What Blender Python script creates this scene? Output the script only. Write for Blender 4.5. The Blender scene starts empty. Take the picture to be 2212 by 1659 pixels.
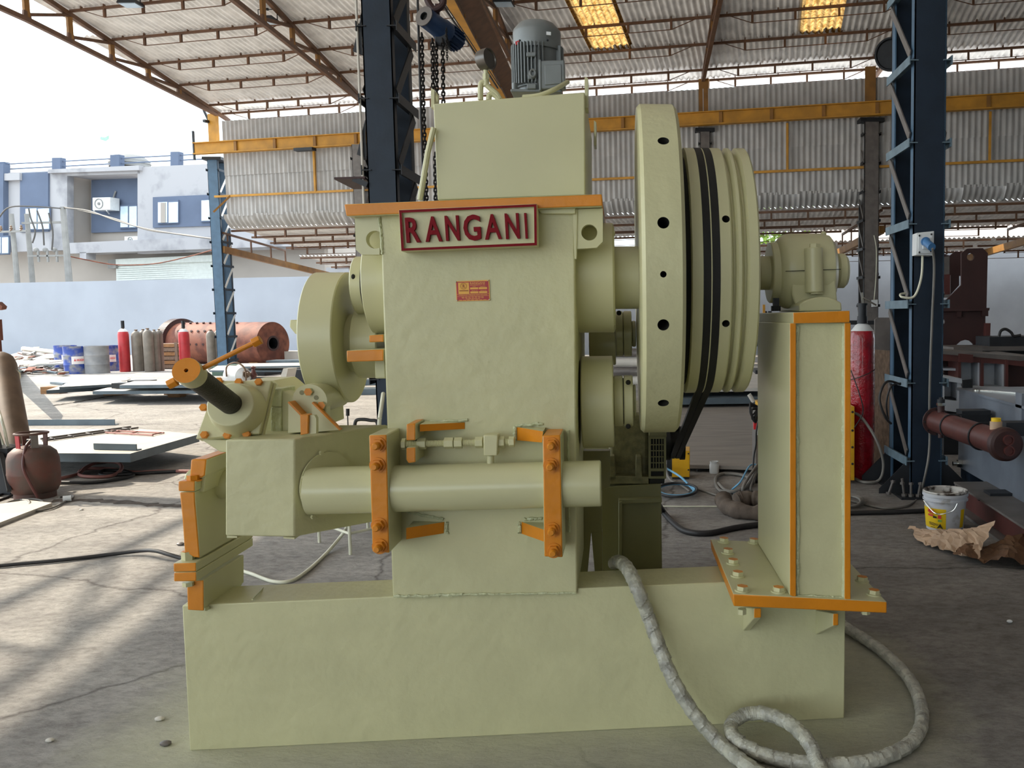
import bpy, bmesh, math, random
from mathutils import Vector, Matrix
random.seed(7)
V = Vector
SC = bpy.context.scene
COL = SC.collection

# ------------------------------------------------------------------ camera
FPX, PX, PY, IW, IH = 1900.0, 1500.0, 829.5, 2212.0, 1659.0
CAMZ = 1.55
PH, RO = math.radians(4.5), 0.010
FW = V((0, math.cos(PH), -math.sin(PH)))
U0 = V((0, math.sin(PH), math.cos(PH)))
R0 = V((1, 0, 0))
RI = R0 * math.cos(RO) - U0 * math.sin(RO)
UI = R0 * math.sin(RO) + U0 * math.cos(RO)
CP = V((0, 0, CAMZ))
cam = bpy.data.cameras.new('camera')
camo = bpy.data.objects.new('camera', cam)
COL.objects.link(camo)
cam.sensor_fit = 'HORIZONTAL'
cam.sensor_width = 36.0
cam.lens = FPX / IW * 36.0
cam.shift_x = -(PX - IW / 2) / IW
cam.clip_end = 500
mm = Matrix((RI, UI, -FW)).transposed().to_4x4()
mm.translation = CP
camo.matrix_world = mm
SC.camera = camo

# ------------------------------------------------------------------ world, sun, exposure
w = bpy.data.worlds.new('World'); SC.world = w; w.use_nodes = True
nt = w.node_tree; nt.nodes.clear()
wo = nt.nodes.new('ShaderNodeOutputWorld'); bg = nt.nodes.new('ShaderNodeBackground')
tc = nt.nodes.new('ShaderNodeTexCoord'); sx = nt.nodes.new('ShaderNodeSeparateXYZ')
cr = nt.nodes.new('ShaderNodeValToRGB')
cr.color_ramp.elements[0].position = 0.0; cr.color_ramp.elements[0].color = (0.80, 0.93, 1.0, 1)
cr.color_ramp.elements[1].position = 0.7; cr.color_ramp.elements[1].color = (0.86, 0.93, 1.0, 1)
nt.links.new(tc.outputs['Generated'], sx.inputs[0]); nt.links.new(sx.outputs['Z'], cr.inputs[0])
nt.links.new(cr.outputs[0], bg.inputs['Color']); nt.links.new(bg.outputs[0], wo.inputs['Surface'])
bg.inputs['Strength'].default_value = 1.5
sd = bpy.data.lights.new('sun', 'SUN'); so = bpy.data.objects.new('sun', sd); COL.objects.link(so)
sd.energy = 3.6; sd.angle = math.radians(0.55); sd.color = (1.0, 0.90, 0.74)
so.location = (-20, 10, 20)
so.rotation_euler = V((1.28, -0.5, -1.0)).to_track_quat('-Z', 'Y').to_euler()
SC.view_settings.view_transform = 'Standard'; SC.view_settings.look = 'None'
SC.view_settings.gamma = 1.0; SC.view_settings.use_curve_mapping = False
SC.view_settings.exposure = 1.0

# ------------------------------------------------------------------ pixel helpers
def ray(px, py): return FW + RI * ((px - PX) / FPX) - UI * ((py - PY) / FPX)
def W(px, py, Y): r = ray(px, py); return CP + r * (Y / r.y)
def G(px, py, z=0.0): r = ray(px, py); return CP + r * ((z - CAMZ) / r.z)
def OP(px, py, p, n): r = ray(px, py); return CP + r * ((p - CP).dot(n) / r.dot(n))
def proj(p):
    d = p - CP; z = d.dot(FW)
    return (PX + FPX * d.dot(RI) / z, PY - FPX * d.dot(UI) / z)
def pm(px, Y): return px * Y / FPX          # pixels -> metres at a depth

# machine frame
O_ = G(410, 1622); O2_ = G(1824, 1552)
EX = (O2_ - O_); EX.z = 0; EX.normalize(); EY = V((-EX.y, EX.x, 0))
def toL(p): q = p - O_; return V((q.dot(EX), q.dot(EY), p.z))
def fromL(q): return O_ + EX * q[0] + EY * q[1] + V((0, 0, q[2]))
def L(px, py, d): return toL(OP(px, py, O_ + EY * d, EY))
def LZ(px, py, z): return toL(G(px, py, z))
def Dm(px, d): return (fromL(L(px, 700, d)) - CP).dot(FW)   # depth of a machine point
def lr(n, px, d): return n * Dm(px, d) / FPX
# building frame
B0 = W(487, 690, 27.0); B0.z = 0
E1 = V((math.cos(math.radians(12.5)), -math.sin(math.radians(12.5)), 0))
ED = V((-0.05, 0.9987, 0)); NB = V((E1.y, -E1.x, 0)) * -1     # NB points away from the camera
if NB.y < 0: NB = -NB
ZV = V((0, 0, 1))
def BP(s, u, z): return B0 + E1 * s + ED * u + ZV * z
def WL(px, py, u=0.0): return OP(px, py, B0 + ED * u, NB)     # on a plane parallel to the back wall

# ------------------------------------------------------------------ materials
def s2l(c):
    c = c / 255.0
    return c / 12.92 if c <= 0.04045 else ((c + 0.055) / 1.055) ** 2.4
def rgb(r, g, b): return (s2l(r), s2l(g), s2l(b), 1)
MATS = {}
def mat(name, col, rough=0.5, metal=0.0, var=0.12, vs=6.0, bump=0.0, bs=40.0, col2=None, spec=0.5, stretch=None, thr=(0.35, 0.65), trans=0.0, coat=0.0):
    m = bpy.data.materials.new(name); m.use_nodes = True; MATS[name] = m
    n = m.node_tree.nodes; l = m.node_tree.links; p = n['Principled BSDF']
    p.inputs['Roughness'].default_value = rough; p.inputs['Metallic'].default_value = metal
    p.inputs['Specular IOR Level'].default_value = spec
    p.inputs['Coat Weight'].default_value = coat
    p.inputs['Transmission Weight'].default_value = trans
    c = rgb(*col)
    t = n.new('ShaderNodeTexCoord'); src = t.outputs['Object']
    if stretch:
        mp = n.new('ShaderNodeMapping'); mp.inputs['Scale'].default_value = stretch
        l.new(src, mp.inputs[0]); src = mp.outputs[0]
    nz = n.new('ShaderNodeTexNoise'); nz.inputs['Scale'].default_value = vs; nz.inputs['Detail'].default_value = 6
    l.new(src, nz.inputs['Vector'])
    r = n.new('ShaderNodeValToRGB'); l.new(nz.outputs['Fac'], r.inputs[0])
    e = r.color_ramp.elements
    e[0].position, e[1].position = thr
    if col2: e[0].color = c; e[1].color = rgb(*col2)
    else:
        e[0].color = tuple(x * (1 - var) for x in c[:3]) + (1,); e[1].color = tuple(min(1, x * (1 + var)) for x in c[:3]) + (1,)
    l.new(r.outputs[0], p.inputs['Base Color'])
    if bump:
        nb = n.new('ShaderNodeTexNoise'); nb.inputs['Scale'].default_value = bs; nb.inputs['Detail'].default_value = 4
        l.new(src, nb.inputs['Vector'])
        b = n.new('ShaderNodeBump'); b.inputs['Strength'].default_value = bump; b.inputs['Distance'].default_value = 0.01
        l.new(nb.outputs['Fac'], b.inputs['Height']); l.new(b.outputs[0], p.inputs['Normal'])
    return m
cream = mat('cream_paint', (202, 198, 156), 0.34, var=0.035, vs=3, bump=0.10, bs=9)
creamr = mat('cream_paint_rough', (201, 197, 155), 0.42, var=0.04, vs=5, bump=0.35, bs=22)
orange = mat('orange_paint', (212, 131, 20), 0.38, var=0.06, vs=8, bump=0.2, bs=25)
weld = mat('weld_paint', (196, 198, 160), 0.4, var=0.08, vs=20, bump=0.9, bs=60)
crimson = mat('crimson_paint', (122, 4, 20), 0.6, spec=0.2, var=0.05, bump=0.2, bs=60)
goldm = mat('gold_print', (232, 172, 66), 0.4, var=0.05)
redplate = mat('red_plate', (172, 14, 24), 0.35, var=0.05)
darkprint = mat('brown_print', (150, 80, 20), 0.5, var=0.05)
chrome = mat('bright_steel', (210, 208, 200), 0.2, 1.0, var=0.04)
blacks = mat('knurled_black', (46, 44, 40), 0.55, 0.3, var=0.25, vs=60, bump=0.6, bs=160)
belt = mat('belt_rubber', (26, 25, 23), 0.7, var=0.15, vs=8)
darkhole = mat('dark_bore', (30, 28, 22), 0.8, var=0.1)
olive = mat('olive_stand', (132, 128, 88), 0.4, var=0.08, vs=4, bump=0.1, bs=12)
olivescuff = mat('olive_scuffed', (132, 127, 92), 0.5, var=0.25, vs=26, bump=0.4, bs=40)
motorg = mat('motor_grey', (122, 126, 126), 0.38, 0.25, var=0.06, vs=10)
blueC = mat('blue_column', (28, 40, 54), 0.5, spec=0.3, var=0.16, vs=4, bump=0.08)
blueF = mat('blue_column_faded', (70, 98, 122), 0.5, var=0.12, vs=5)
blueL = mat('blue_angle', (100, 120, 132), 0.5, var=0.15, vs=10)
greyst = mat('grey_steel', (112, 106, 102), 0.5, 0.3, var=0.15, vs=6)
darkst = mat('dark_steel', (40, 42, 46), 0.5, 0.3, var=0.2, vs=5)
brown = mat('brown_truss', (96, 64, 40), 0.6, var=0.2, vs=5)
ochre = mat('ochre_beam', (186, 132, 34), 0.55, var=0.16, vs=3)
ochred = mat('ochre_dark', (134, 92, 34), 0.6, var=0.2, vs=3)
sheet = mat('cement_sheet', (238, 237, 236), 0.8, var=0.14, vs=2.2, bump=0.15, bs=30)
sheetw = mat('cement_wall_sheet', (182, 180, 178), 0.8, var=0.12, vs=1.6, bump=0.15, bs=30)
white = mat('white_plaster', (152, 158, 168), 0.85, var=0.05, vs=0.6, bump=0.1, bs=8)
house = mat('house_plaster', (132, 133, 138), 0.9, col2=(166, 166, 170), thr=(0.3, 0.46), vs=0.7, bump=0.1, bs=5)
houseb = mat('house_beige', (160, 153, 146), 0.9, var=0.05, vs=0.5)
houseblue = mat('house_blue', (92, 104, 126), 0.9, var=0.07, vs=0.8)
glass = mat('window_glass', (196, 216, 232), 0.06, var=0.05, spec=1.0)
shut = mat('shutter_metal', (206, 212, 208), 0.5, 0.1, var=0.05)
concpole = mat('concrete_pole', (138, 138, 136), 0.85, var=0.1, vs=3)
redcyl = mat('red_cylinder', (180, 48, 54), 0.4, var=0.12, vs=5)
redwrap = mat('red_wrapped', (150, 14, 30), 0.22, var=0.3, vs=9, bump=0.9, bs=30, coat=0.5)
greycyl = mat('grey_cylinder', (122, 114, 104), 0.55, var=0.15, vs=6)
browncyl = mat('brown_cylinder', (112, 90, 72), 0.55, var=0.2, vs=6)
whitep = mat('white_paint', (216, 218, 218), 0.45, var=0.05)
bluedrum = mat('blue_drum', (44, 70, 150), 0.5, var=0.12, col2=(140, 140, 140), vs=4, thr=(0.5, 0.66))
greydrum = mat('dusty_drum', (128, 130, 134), 0.7, col2=(150, 150, 150), vs=4)
labelw = mat('paper_label', (226, 222, 220), 0.8, var=0.03)
labelr = mat('label_red', (206, 50, 50), 0.7, var=0.03)
rust = mat('rusty_steel', (132, 78, 58), 0.7, var=0.2, vs=3, col2=(96, 52, 40), thr=(0.4, 0.62))
maroon = mat('maroon_primer', (58, 32, 30), 0.55, var=0.14, vs=3)
maroonr = mat('maroon_gloss', (88, 48, 44), 0.4, var=0.2, vs=5)
lpg = mat('lpg_rust', (104, 62, 52), 0.6, var=0.25, vs=6, col2=(84, 68, 60), bump=0.2, bs=30)
timber = mat('timber', (152, 112, 74), 0.8, var=0.25, vs=4, stretch=(2, 12, 12))
cabled = mat('dark_grey_cable', (74, 72, 70), 0.6, var=0.1)
gtimber = mat('grey_timber', (128, 108, 92), 0.8, var=0.25, vs=4, stretch=(12, 12, 2))
darkj = mat('joint_debris', (84, 74, 66), 0.9, var=0.4, vs=14, bump=0.6, bs=40)
pale = mat('pale_steel', (206, 200, 190), 0.6, 0.0, var=0.08, vs=3)
bluest = mat('blue_grey_steel', (92, 104, 112), 0.45, 0.4, var=0.14, vs=4)
hosew = mat('wrapped_hose', (196, 194, 178), 0.36, var=0.2, vs=18, bump=1.0, bs=26, col2=(150, 148, 138))
cablek = mat('black_cable', (38, 36, 36), 0.55, var=0.15)
cableg = mat('grey_cable', (122, 118, 112), 0.55, var=0.15)
cabler = mat('pink_hose', (164, 112, 104), 0.6, var=0.15)
cableb = mat('blue_hose', (110, 170, 206), 0.5, var=0.1)
cablew = mat('pale_cable', (214, 212, 190), 0.5, var=0.06)
yellow = mat('yellow_case', (214, 160, 20), 0.4, var=0.1)
redh = mat('red_plastic', (206, 40, 44), 0.4, var=0.05)
bluep = mat('blue_plastic', (70, 120, 170), 0.4, var=0.06)
hoistb = mat('hoist_blue', (38, 62, 98), 0.4, 0.2, var=0.15)
chain = mat('chain_steel', (36, 32, 30), 0.45, 0.6, var=0.2)
paper = mat('kraft_paper', (190, 162, 136), 0.8, var=0.12, vs=6)
cloth = mat('brown_cloth', (92, 80, 70), 0.9, var=0.25, vs=10, bump=0.6, bs=24)
bucketw = mat('bucket_white', (206, 208, 214), 0.4, var=0.06, vs=9, col2=(150, 142, 130), thr=(0.6, 0.75))
bucketl = mat('bucket_lid', (200, 196, 190), 0.5, col2=(60, 46, 36), vs=16, thr=(0.45, 0.6))
yel = mat('label_yellow', (240, 200, 20), 0.5, var=0.03)
slate = mat('slate_tank', (124, 130, 140), 0.36, 0.25, var=0.2, vs=2.5)
concw = mat('grey_wall', (150, 152, 156), 0.9, var=0.1, vs=0.8, bump=0.2, bs=10)
castw = mat('cast_white', (186, 190, 196), 0.5, var=0.1, vs=4)
leaf = mat('leaf_green', (120, 150, 60), 0.8, var=0.3, vs=3)
plateg = mat('floor_plate', (140, 132, 124), 0.6, 0.1, var=0.14, vs=1.6, stretch=(1, 4, 1), bump=0.1)
# translucent skylight sheet
sk = bpy.data.materials.new('skylight_sheet'); sk.use_nodes = True; MATS['skylight_sheet'] = sk
n = sk.node_tree.nodes; l = sk.node_tree.links; n.clear()
oo = n.new('ShaderNodeOutputMaterial'); tl = n.new('ShaderNodeBsdfTranslucent'); df = n.new('ShaderNodeBsdfDiffuse'); mx = n.new('ShaderNodeMixShader')
tn = n.new('ShaderNodeTexNoise'); tn.inputs['Scale'].default_value = 9; tn.inputs['Detail'].default_value = 8; rr = n.new('ShaderNodeValToRGB')
tcs = n.new('ShaderNodeTexCoord'); l.new(tcs.outputs['Object'], tn.inputs['Vector'])
rr.color_ramp.elements[0].position = 0.35; rr.color_ramp.elements[0].color = rgb(128, 92, 44)
rr.color_ramp.elements[1].position = 0.65; rr.color_ramp.elements[1].color = rgb(196, 158, 100)
l.new(tn.outputs['Fac'], rr.inputs[0]); l.new(rr.outputs[0], tl.inputs[0]); l.new(rr.outputs[0], df.inputs[0])
mx.inputs[0].default_value = 0.25
l.new(tl.outputs[0], mx.inputs[1]); l.new(df.outputs[0], mx.inputs[2]); l.new(mx.outputs[0], oo.inputs[0])

# floor: worn concrete with paint overspray round the machine
fm = bpy.data.materials.new('concrete_floor'); fm.use_nodes = True
n = fm.node_tree.nodes; l = fm.node_tree.links; p = n['Principled BSDF']; p.inputs['Roughness'].default_value = 0.82; p.inputs['Specular IOR Level'].default_value = 0.3
ge = n.new('ShaderNodeNewGeometry')
def nz(scale, det, rough=0.55, src=None):
    q = n.new('ShaderNodeTexNoise'); q.inputs['Scale'].default_value = scale; q.inputs['Detail'].default_value = det; q.inputs['Roughness'].default_value = rough
    l.new(src or ge.outputs['Position'], q.inputs['Vector']); return q
mpf = n.new('ShaderNodeMapping'); mpf.inputs['Scale'].default_value = (0.85, 1.35, 1); mpf.inputs['Rotation'].default_value = (0, 0, 0.35); l.new(ge.outputs['Position'], mpf.inputs[0])
n1 = nz(1.5, 10, 0.66, mpf.outputs[0]); n2 = nz(15, 12, 0.75, mpf.outputs[0]); n3 = nz(0.5, 5)
ra = n.new('ShaderNodeValToRGB'); l.new(n1.outputs['Fac'], ra.inputs[0])
ra.color_ramp.elements[0].position = 0.36; ra.color_ramp.elements[0].color = rgb(172, 167, 162)
ra.color_ramp.elements[1].position = 0.66; ra.color_ramp.elements[1].color = rgb(206, 201, 194)
rb = n.new('ShaderNodeValToRGB'); l.new(n2.outputs['Fac'], rb.inputs[0])
rb.color_ramp.elements[0].position = 0.36; rb.color_ramp.elements[0].color = (0.50, 0.48, 0.47, 1)
rb.color_ramp.elements[1].position = 0.58; rb.color_ramp.elements[1].color = (1, 1, 1, 1)
mu = n.new('ShaderNodeMix'); mu.data_type = 'RGBA'; mu.blend_type = 'MULTIPLY'; mu.inputs[0].default_value = 0.75
l.new(ra.outputs[0], mu.inputs[6]); l.new(rb.outputs[0], mu.inputs[7])
# cracks
vd = n.new('ShaderNodeTexVoronoi'); vd.feature = 'DISTANCE_TO_EDGE'; vd.inputs['Scale'].default_value = 0.42
nd = nz(2.2, 6, 0.6); mxd = n.new('ShaderNodeMix'); mxd.data_type = 'RGBA'; mxd.inputs[0].default_value = 0.22; l.new(ge.outputs['Position'], mxd.inputs[6]); l.new(nd.outputs['Color'], mxd.inputs[7]); l.new(mxd.outputs[2], vd.inputs['Vector'])
vr = n.new('ShaderNodeValToRGB'); vr.color_ramp.elements[0].position = 0.0; vr.color_ramp.elements[0].color = (0.35, 0.33, 0.32, 1); vr.color_ramp.elements[1].position = 0.006; vr.color_ramp.elements[1].color = (1, 1, 1, 1); l.new(vd.outputs['Distance'], vr.inputs[0])
mu2 = n.new('ShaderNodeMix'); mu2.data_type = 'RGBA'; mu2.blend_type = 'MULTIPLY'; mu2.inputs[0].default_value = 0.8; l.new(mu.outputs[2], mu2.inputs[6]); l.new(vr.outputs[0], mu2.inputs[7]); mu = mu2
# floor colour multiplied darker towards the right, broken up by noise
sp = n.new('ShaderNodeSeparateXYZ'); l.new(ge.outputs['Position'], sp.inputs[0])
mr = n.new('ShaderNodeMapRange'); mr.inputs['From Min'].default_value = -1.5; mr.inputs['From Max'].default_value = 1.6; l.new(sp.outputs['X'], mr.inputs['Value'])
ad = n.new('ShaderNodeMath'); ad.operation = 'MULTIPLY_ADD'; ad.inputs[1].default_value = 1.0; l.new(mr.outputs[0], ad.inputs[0])
nn = n.new('ShaderNodeMath'); nn.operation = 'MULTIPLY_ADD'; nn.inputs[1].default_value = 1.0; nn.inputs[2].default_value = -0.5; l.new(n3.outputs['Fac'], nn.inputs[0]); l.new(nn.outputs[0], ad.inputs[2]); ad.use_clamp = True
mo = n.new('ShaderNodeMix'); mo.data_type = 'RGBA'; mo.blend_type = 'MULTIPLY'; l.new(ad.outputs[0], mo.inputs[0])
l.new(mu.outputs[2], mo.inputs[6]); mo.inputs[7].default_value = (0.60, 0.58, 0.57, 1)
# overspray
mpl = n.new('ShaderNodeMapping'); mpl.vector_type = 'TEXTURE'
mpl.inputs['Location'].default_value = fromL((1.22, 0.3, 0)); mpl.inputs['Rotation'].default_value = (0, 0, math.atan2(EX.y, EX.x))
l.new(ge.outputs['Position'], mpl.inputs[0])
ab = n.new('ShaderNodeVectorMath'); ab.operation = 'ABSOLUTE'; l.new(mpl.outputs[0], ab.inputs[0])
su = n.new('ShaderNodeVectorMath'); su.operation = 'SUBTRACT'; su.inputs[1].default_value = (1.22, 0.32, 0.5); l.new(ab.outputs[0], su.inputs[0])
mx0 = n.new('ShaderNodeVectorMath'); mx0.operation = 'MAXIMUM'; l.new(su.outputs[0], mx0.inputs[0])
le = n.new('ShaderNodeVectorMath'); le.operation = 'LENGTH'; l.new(mx0.outputs[0], le.inputs[0])
n5 = nz(4, 8, 0.7)
da = n.new('ShaderNodeMath'); da.operation = 'MULTIPLY_ADD'; da.inputs[1].default_value = 0.55; l.new(n5.outputs['Fac'], da.inputs[0]); l.new(le.outputs['Value'], da.inputs[2])
md = n.new('ShaderNodeMapRange'); md.inputs['From Min'].default_value = 0.28; md.inputs['From Max'].default_value = 0.78; md.inputs['To Min'].default_value = 0.9; md.inputs['To Max'].default_value = 0.0
l.new(da.outputs[0], md.inputs['Value'])
mz = n.new('ShaderNodeMix'); mz.data_type = 'RGBA'; l.new(md.outputs[0], mz.inputs[0]); l.new(mo.outputs[2], mz.inputs[6]); mz.inputs[7].default_value = rgb(222, 220, 188)
l.new(mz.outputs[2], p.inputs['Base Color'])
bp_ = n.new('ShaderNodeBump'); bp_.inputs['Strength'].default_value = 0.9; bp_.inputs['Distance'].default_value = 0.035
n6 = nz(11, 12, 0.75, mpf.outputs[0]); l.new(n6.outputs['Fac'], bp_.inputs['Height']); l.new(bp_.outputs[0], p.inputs['Normal'])

# ------------------------------------------------------------------ mesh builder
MW = {}
class MB:
    def __init__(s): s.v = []; s.f = []; s.m = []
    def tubef(s, pts, rf, n=16):
        o = MB(); o.tube(pts, 1.0, n); k = len(pts)
        for i in range(k):
            for j in range(n): o.v[i * n + j] = V(pts[i]) + (o.v[i * n + j] - V(pts[i])) * rf(i, j / n)
        return s.add(o.v, [tuple(f) for f in o.f])
    def add(s, vs, fs, mi=0):
        o = len(s.v); s.v += [V(x) for x in vs]
        for i, f in enumerate(fs):
            s.f.append([o + k for k in f]); s.m.append(mi[i] if isinstance(mi, (list, tuple)) else mi)
        return s
    def hexa(s, p, mi=0):
        return s.add(p, [(0, 1, 2, 3), (4, 5, 6, 7), (0, 1, 5, 4), (1, 2, 6, 5), (2, 3, 7, 6), (3, 0, 4, 7)], mi)
    def box(s, a, b, mi=0):
        x, y, z = a; X, Y, Z = b
        return s.hexa([(x, y, Z), (X, y, Z), (X, y, z), (x, y, z), (x, Y, Z), (X, Y, Z), (X, Y, z), (x, Y, z)], mi)
    def prism(s, poly, vec, mi=0, mf=None, ms=None):
        k = len(poly); vec = V(vec); poly = [V(q) for q in poly]
        fs = [tuple(range(k)), tuple(range(k, 2 * k))] + [(i, (i + 1) % k, k + (i + 1) % k, k + i) for i in range(k)]
        sides = ms if isinstance(ms, (list, tuple)) else [mi if ms is None else ms] * k
        return s.add(poly + [q + vec for q in poly], fs, [mi if mf is None else mf, mi] + list(sides))
    def _ring(s, c, a, r, n, ph=0.0):
        a = V(a).normalized(); t = V((0, 0, 1)) if abs(a.z) < 0.9 else V((1, 0, 0))
        u = a.cross(t).normalized(); w_ = a.cross(u)
        return [V(c) + (u * math.cos(2 * math.pi * (i + ph) / n) + w_ * math.sin(2 * math.pi * (i + ph) / n)) * r for i in range(n)]
    def lathe(s, prof, p0, ax, n=32, mi=0, ph=0.0):
        p0 = V(p0); ax = V(ax).normalized(); rings = []; vs = []; fs = []; ms = []
        for q in prof:
            t, r = q[0], q[1]
            if r < 1e-6: rings.append([len(vs)]); vs.append(p0 + ax * t)
            else:
                rings.append(list(range(len(vs), len(vs) + n))); vs += s._ring(p0 + ax * t, ax, r, n, ph)
        for j in range(len(prof) - 1):
            A, B = rings[j], rings[j + 1]; m_ = prof[j][2] if len(prof[j]) > 2 else mi
            for i in range(n):
                k = (i + 1) % n
                if len(A) == 1 and len(B) == 1: continue
                if len(A) == 1: fs.append((A[0], B[k], B[i]))
                elif len(B) == 1: fs.append((A[i], A[k], B[0]))
                else: fs.append((A[i], A[k], B[k], B[i]))
                ms.append(m_)
        return s.add(vs, fs, ms)
    def cyl(s, p0, p1, r, r1=None, n=24, mi=0, mc=None, ph=0.0):
        p0, p1 = V(p0), V(p1); h = (p1 - p0).length; r1 = r if r1 is None else r1; mc = mi if mc is None else mc
        return s.lathe([(0, 0, mc), (0, r, mi), (h, r1, mc), (h, 0)], p0, p1 - p0, n, mi, ph)
    def hexn(s, c, ax, r, h, mi=0, mc=None):
        c = V(c); ax = V(ax).normalized(); return s.cyl(c, c + ax * h, r, n=6, mi=mi, mc=mc)
    def tube(s, pts, r, n=8, mi=0, closed=False):
        pts = [V(q) for q in pts]; k = len(pts); vs = []; fs = []
        rr_ = r if isinstance(r, (list, tuple)) else [r] * k
        up = None
        for i in range(k):
            a = pts[(i + 1) % k] if (closed or i < k - 1) else pts[i]
            b = pts[i - 1] if (closed or i > 0) else pts[i]
            t = (a - b).normalized()
            if up is None:
                up = V((0, 0, 1)) if abs(t.z) < 0.9 else V((1, 0, 0))
            u = t.cross(up)
            if u.length < 1e-5: u = t.cross(V((1, 0.2, 0)))
            u.normalize(); up = u.cross(t).normalized()
            vs += [pts[i] + (u * math.cos(2 * math.pi * j / n) + up * math.sin(2 * math.pi * j / n)) * rr_[i] for j in range(n)]
        for i in range(k if closed else k - 1):
            q = (i + 1) % k
            for j in range(n): fs.append((i * n + j, i * n + (j + 1) % n, q * n + (j + 1) % n, q * n + j))
        if not closed: fs += [tuple(range(n)), tuple(range((k - 1) * n, k * n))]
        return s.add(vs, fs, mi)
    def bar(s, p0, p1, w_, h, mi=0, up=(0, 0, 1)):
        p0, p1 = V(p0), V(p1); t = (p1 - p0).normalized(); up = V(up)
        if abs(t.dot(up)) > 0.98: up = V((0, 1, 0))
        u = t.cross(up).normalized() * (w_ / 2); q = u.cross(t).normalized() * (h / 2)
        return s.hexa([p0 - u + q, p0 + u + q, p0 + u - q, p0 - u - q, p1 - u + q, p1 + u + q, p1 + u - q, p1 - u - q], mi)
    def ball(s, c, r, n=16, k=8, mi=0, sc=(1, 1, 1)):
        o = MB(); o.lathe([(-r * math.cos(math.pi * i / k), r * math.sin(math.pi * i / k)) for i in range(k + 1)], (0, 0, 0), (0, 0, 1), n, mi)
        return s.add([V(c) + V((q.x * sc[0], q.y * sc[1], q.z * sc[2])) for q in o.v], [tuple(f) for f in o.f], mi)
    def mesh(s, mats, inv=None, smooth=35):
        me = bpy.data.meshes.new('m')
        me.from_pydata([tuple(inv @ q) if inv else tuple(q) for q in s.v], [], s.f)
        for m_ in (mats if isinstance(mats, (list, tuple)) else [mats]): me.materials.append(m_)
        me.polygons.foreach_set('material_index', s.m)
        b = bmesh.new(); b.from_mesh(me); bmesh.ops.recalc_face_normals(b, faces=b.faces); b.to_mesh(me); b.free()
        if smooth:
            me.shade_smooth(); me.set_sharp_from_angle(angle=math.radians(smooth))
        me.update(); return me
    def build(s, name, mats, parent=None, local=False, smooth=35, bevel=0, label=None, stuff=False):
        inv = None
        if parent is not None and not local: inv = MW[parent.as_pointer()].inverted()
        o = bpy.data.objects.new(name, s.mesh(mats, inv, smooth)); COL.objects.link(o)
        o.data.name = name
        if parent is not None: o.parent = parent; MW[o.as_pointer()] = MW[parent.as_pointer()]
        else: MW[o.as_pointer()] = Matrix()
        if bevel:
            bm_ = o.modifiers.new('bevel', 'BEVEL'); bm_.width = bevel; bm_.segments = 2; bm_.limit_method = 'ANGLE'; bm_.angle_limit = math.radians(40)
        if label: o['label'] = label
        if stuff: o['kind'] = 'stuff'
        return o
    def solo(s, name, mats, label, cat, group=None, smooth=35, bevel=0):
        xs = [q.x for q in s.v]; ys = [q.y for q in s.v]; zs = [q.z for q in s.v]
        c = V(((min(xs) + max(xs)) / 2, (min(ys) + max(ys)) / 2, min(zs)))
        M = Matrix.Translation(c)
        o = bpy.data.objects.new(name, s.mesh(mats, M.inverted(), smooth)); COL.objects.link(o); o.location = c; o.data.name = name
        MW[o.as_pointer()] = M; o['label'] = label; o['category'] = cat
        if group: o['group'] = group
        if bevel:
            bm_ = o.modifiers.new('bevel', 'BEVEL'); bm_.width = bevel; bm_.segments = 2; bm_.limit_method = 'ANGLE'; bm_.angle_limit = math.radians(40)
        return o
def thing(name, label, cat, loc=(0, 0, 0), rotz=0.0, group=None):
    o = bpy.data.objects.new(name, None); COL.objects.link(o); o.empty_display_size = 0.1
    o.location = loc; o.rotation_euler = (0, 0, rotz)
    MW[o.as_pointer()] = Matrix.Translation(V(loc)) @ Matrix.Rotation(rotz, 4, 'Z')
    o['label'] = label; o['category'] = cat
    if group: o['group'] = group
    return o
def structure(name, loc=(0, 0, 0)):
    o = bpy.data.objects.new(name, None); COL.objects.link(o); o.location = loc; o['kind'] = 'structure'
    MW[o.as_pointer()] = Matrix.Translation(V(loc)); return o
def inst(src, parent, M, name=None):
    """a copy of a mesh piece under parent, M = matrix in world space"""
    o = src.copy() if isinstance(src, bpy.types.Object) else bpy.data.objects.new(name, src)
    COL.objects.link(o); o.parent = parent; o.matrix_local = MW[parent.as_pointer()].inverted() @ M
    return o
def dup(root, loc, rotz=None, label=None):
    r = root.copy(); COL.objects.link(r); r.location = loc
    if rotz is not None: r.rotation_euler = (0, 0, rotz)
    if label: r['label'] = label
    for ch in list(root.children):
        c = ch.copy(); COL.objects.link(c); c.parent = r
        for g in ch.children:
            d = g.copy(); COL.objects.link(d); d.parent = c
    return r
def cut(o, cutter):
    """subtract a cutter builder (same space) from a mesh object"""
    c = bpy.data.objects.new('cutter', cutter.mesh(list(o.data.materials) or [cream], None, 0)); COL.objects.link(c)
    c.matrix_world = MW[o.as_pointer()] if o.parent else Matrix()
    md_ = o.modifiers.new('cut', 'BOOLEAN'); md_.object = c; md_.solver = 'EXACT'; md_.operation = 'DIFFERENCE'
    bpy.context.view_layer.update()
    dg = bpy.context.evaluated_depsgraph_get()
    me = bpy.data.meshes.new_from_object(o.evaluated_get(dg))
    o.modifiers.remove(md_); old = o.data; o.data = me; me.name = old.name
    me.shade_smooth(); me.set_sharp_from_angle(angle=math.radians(35))
    bpy.data.objects.remove(c)
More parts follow.
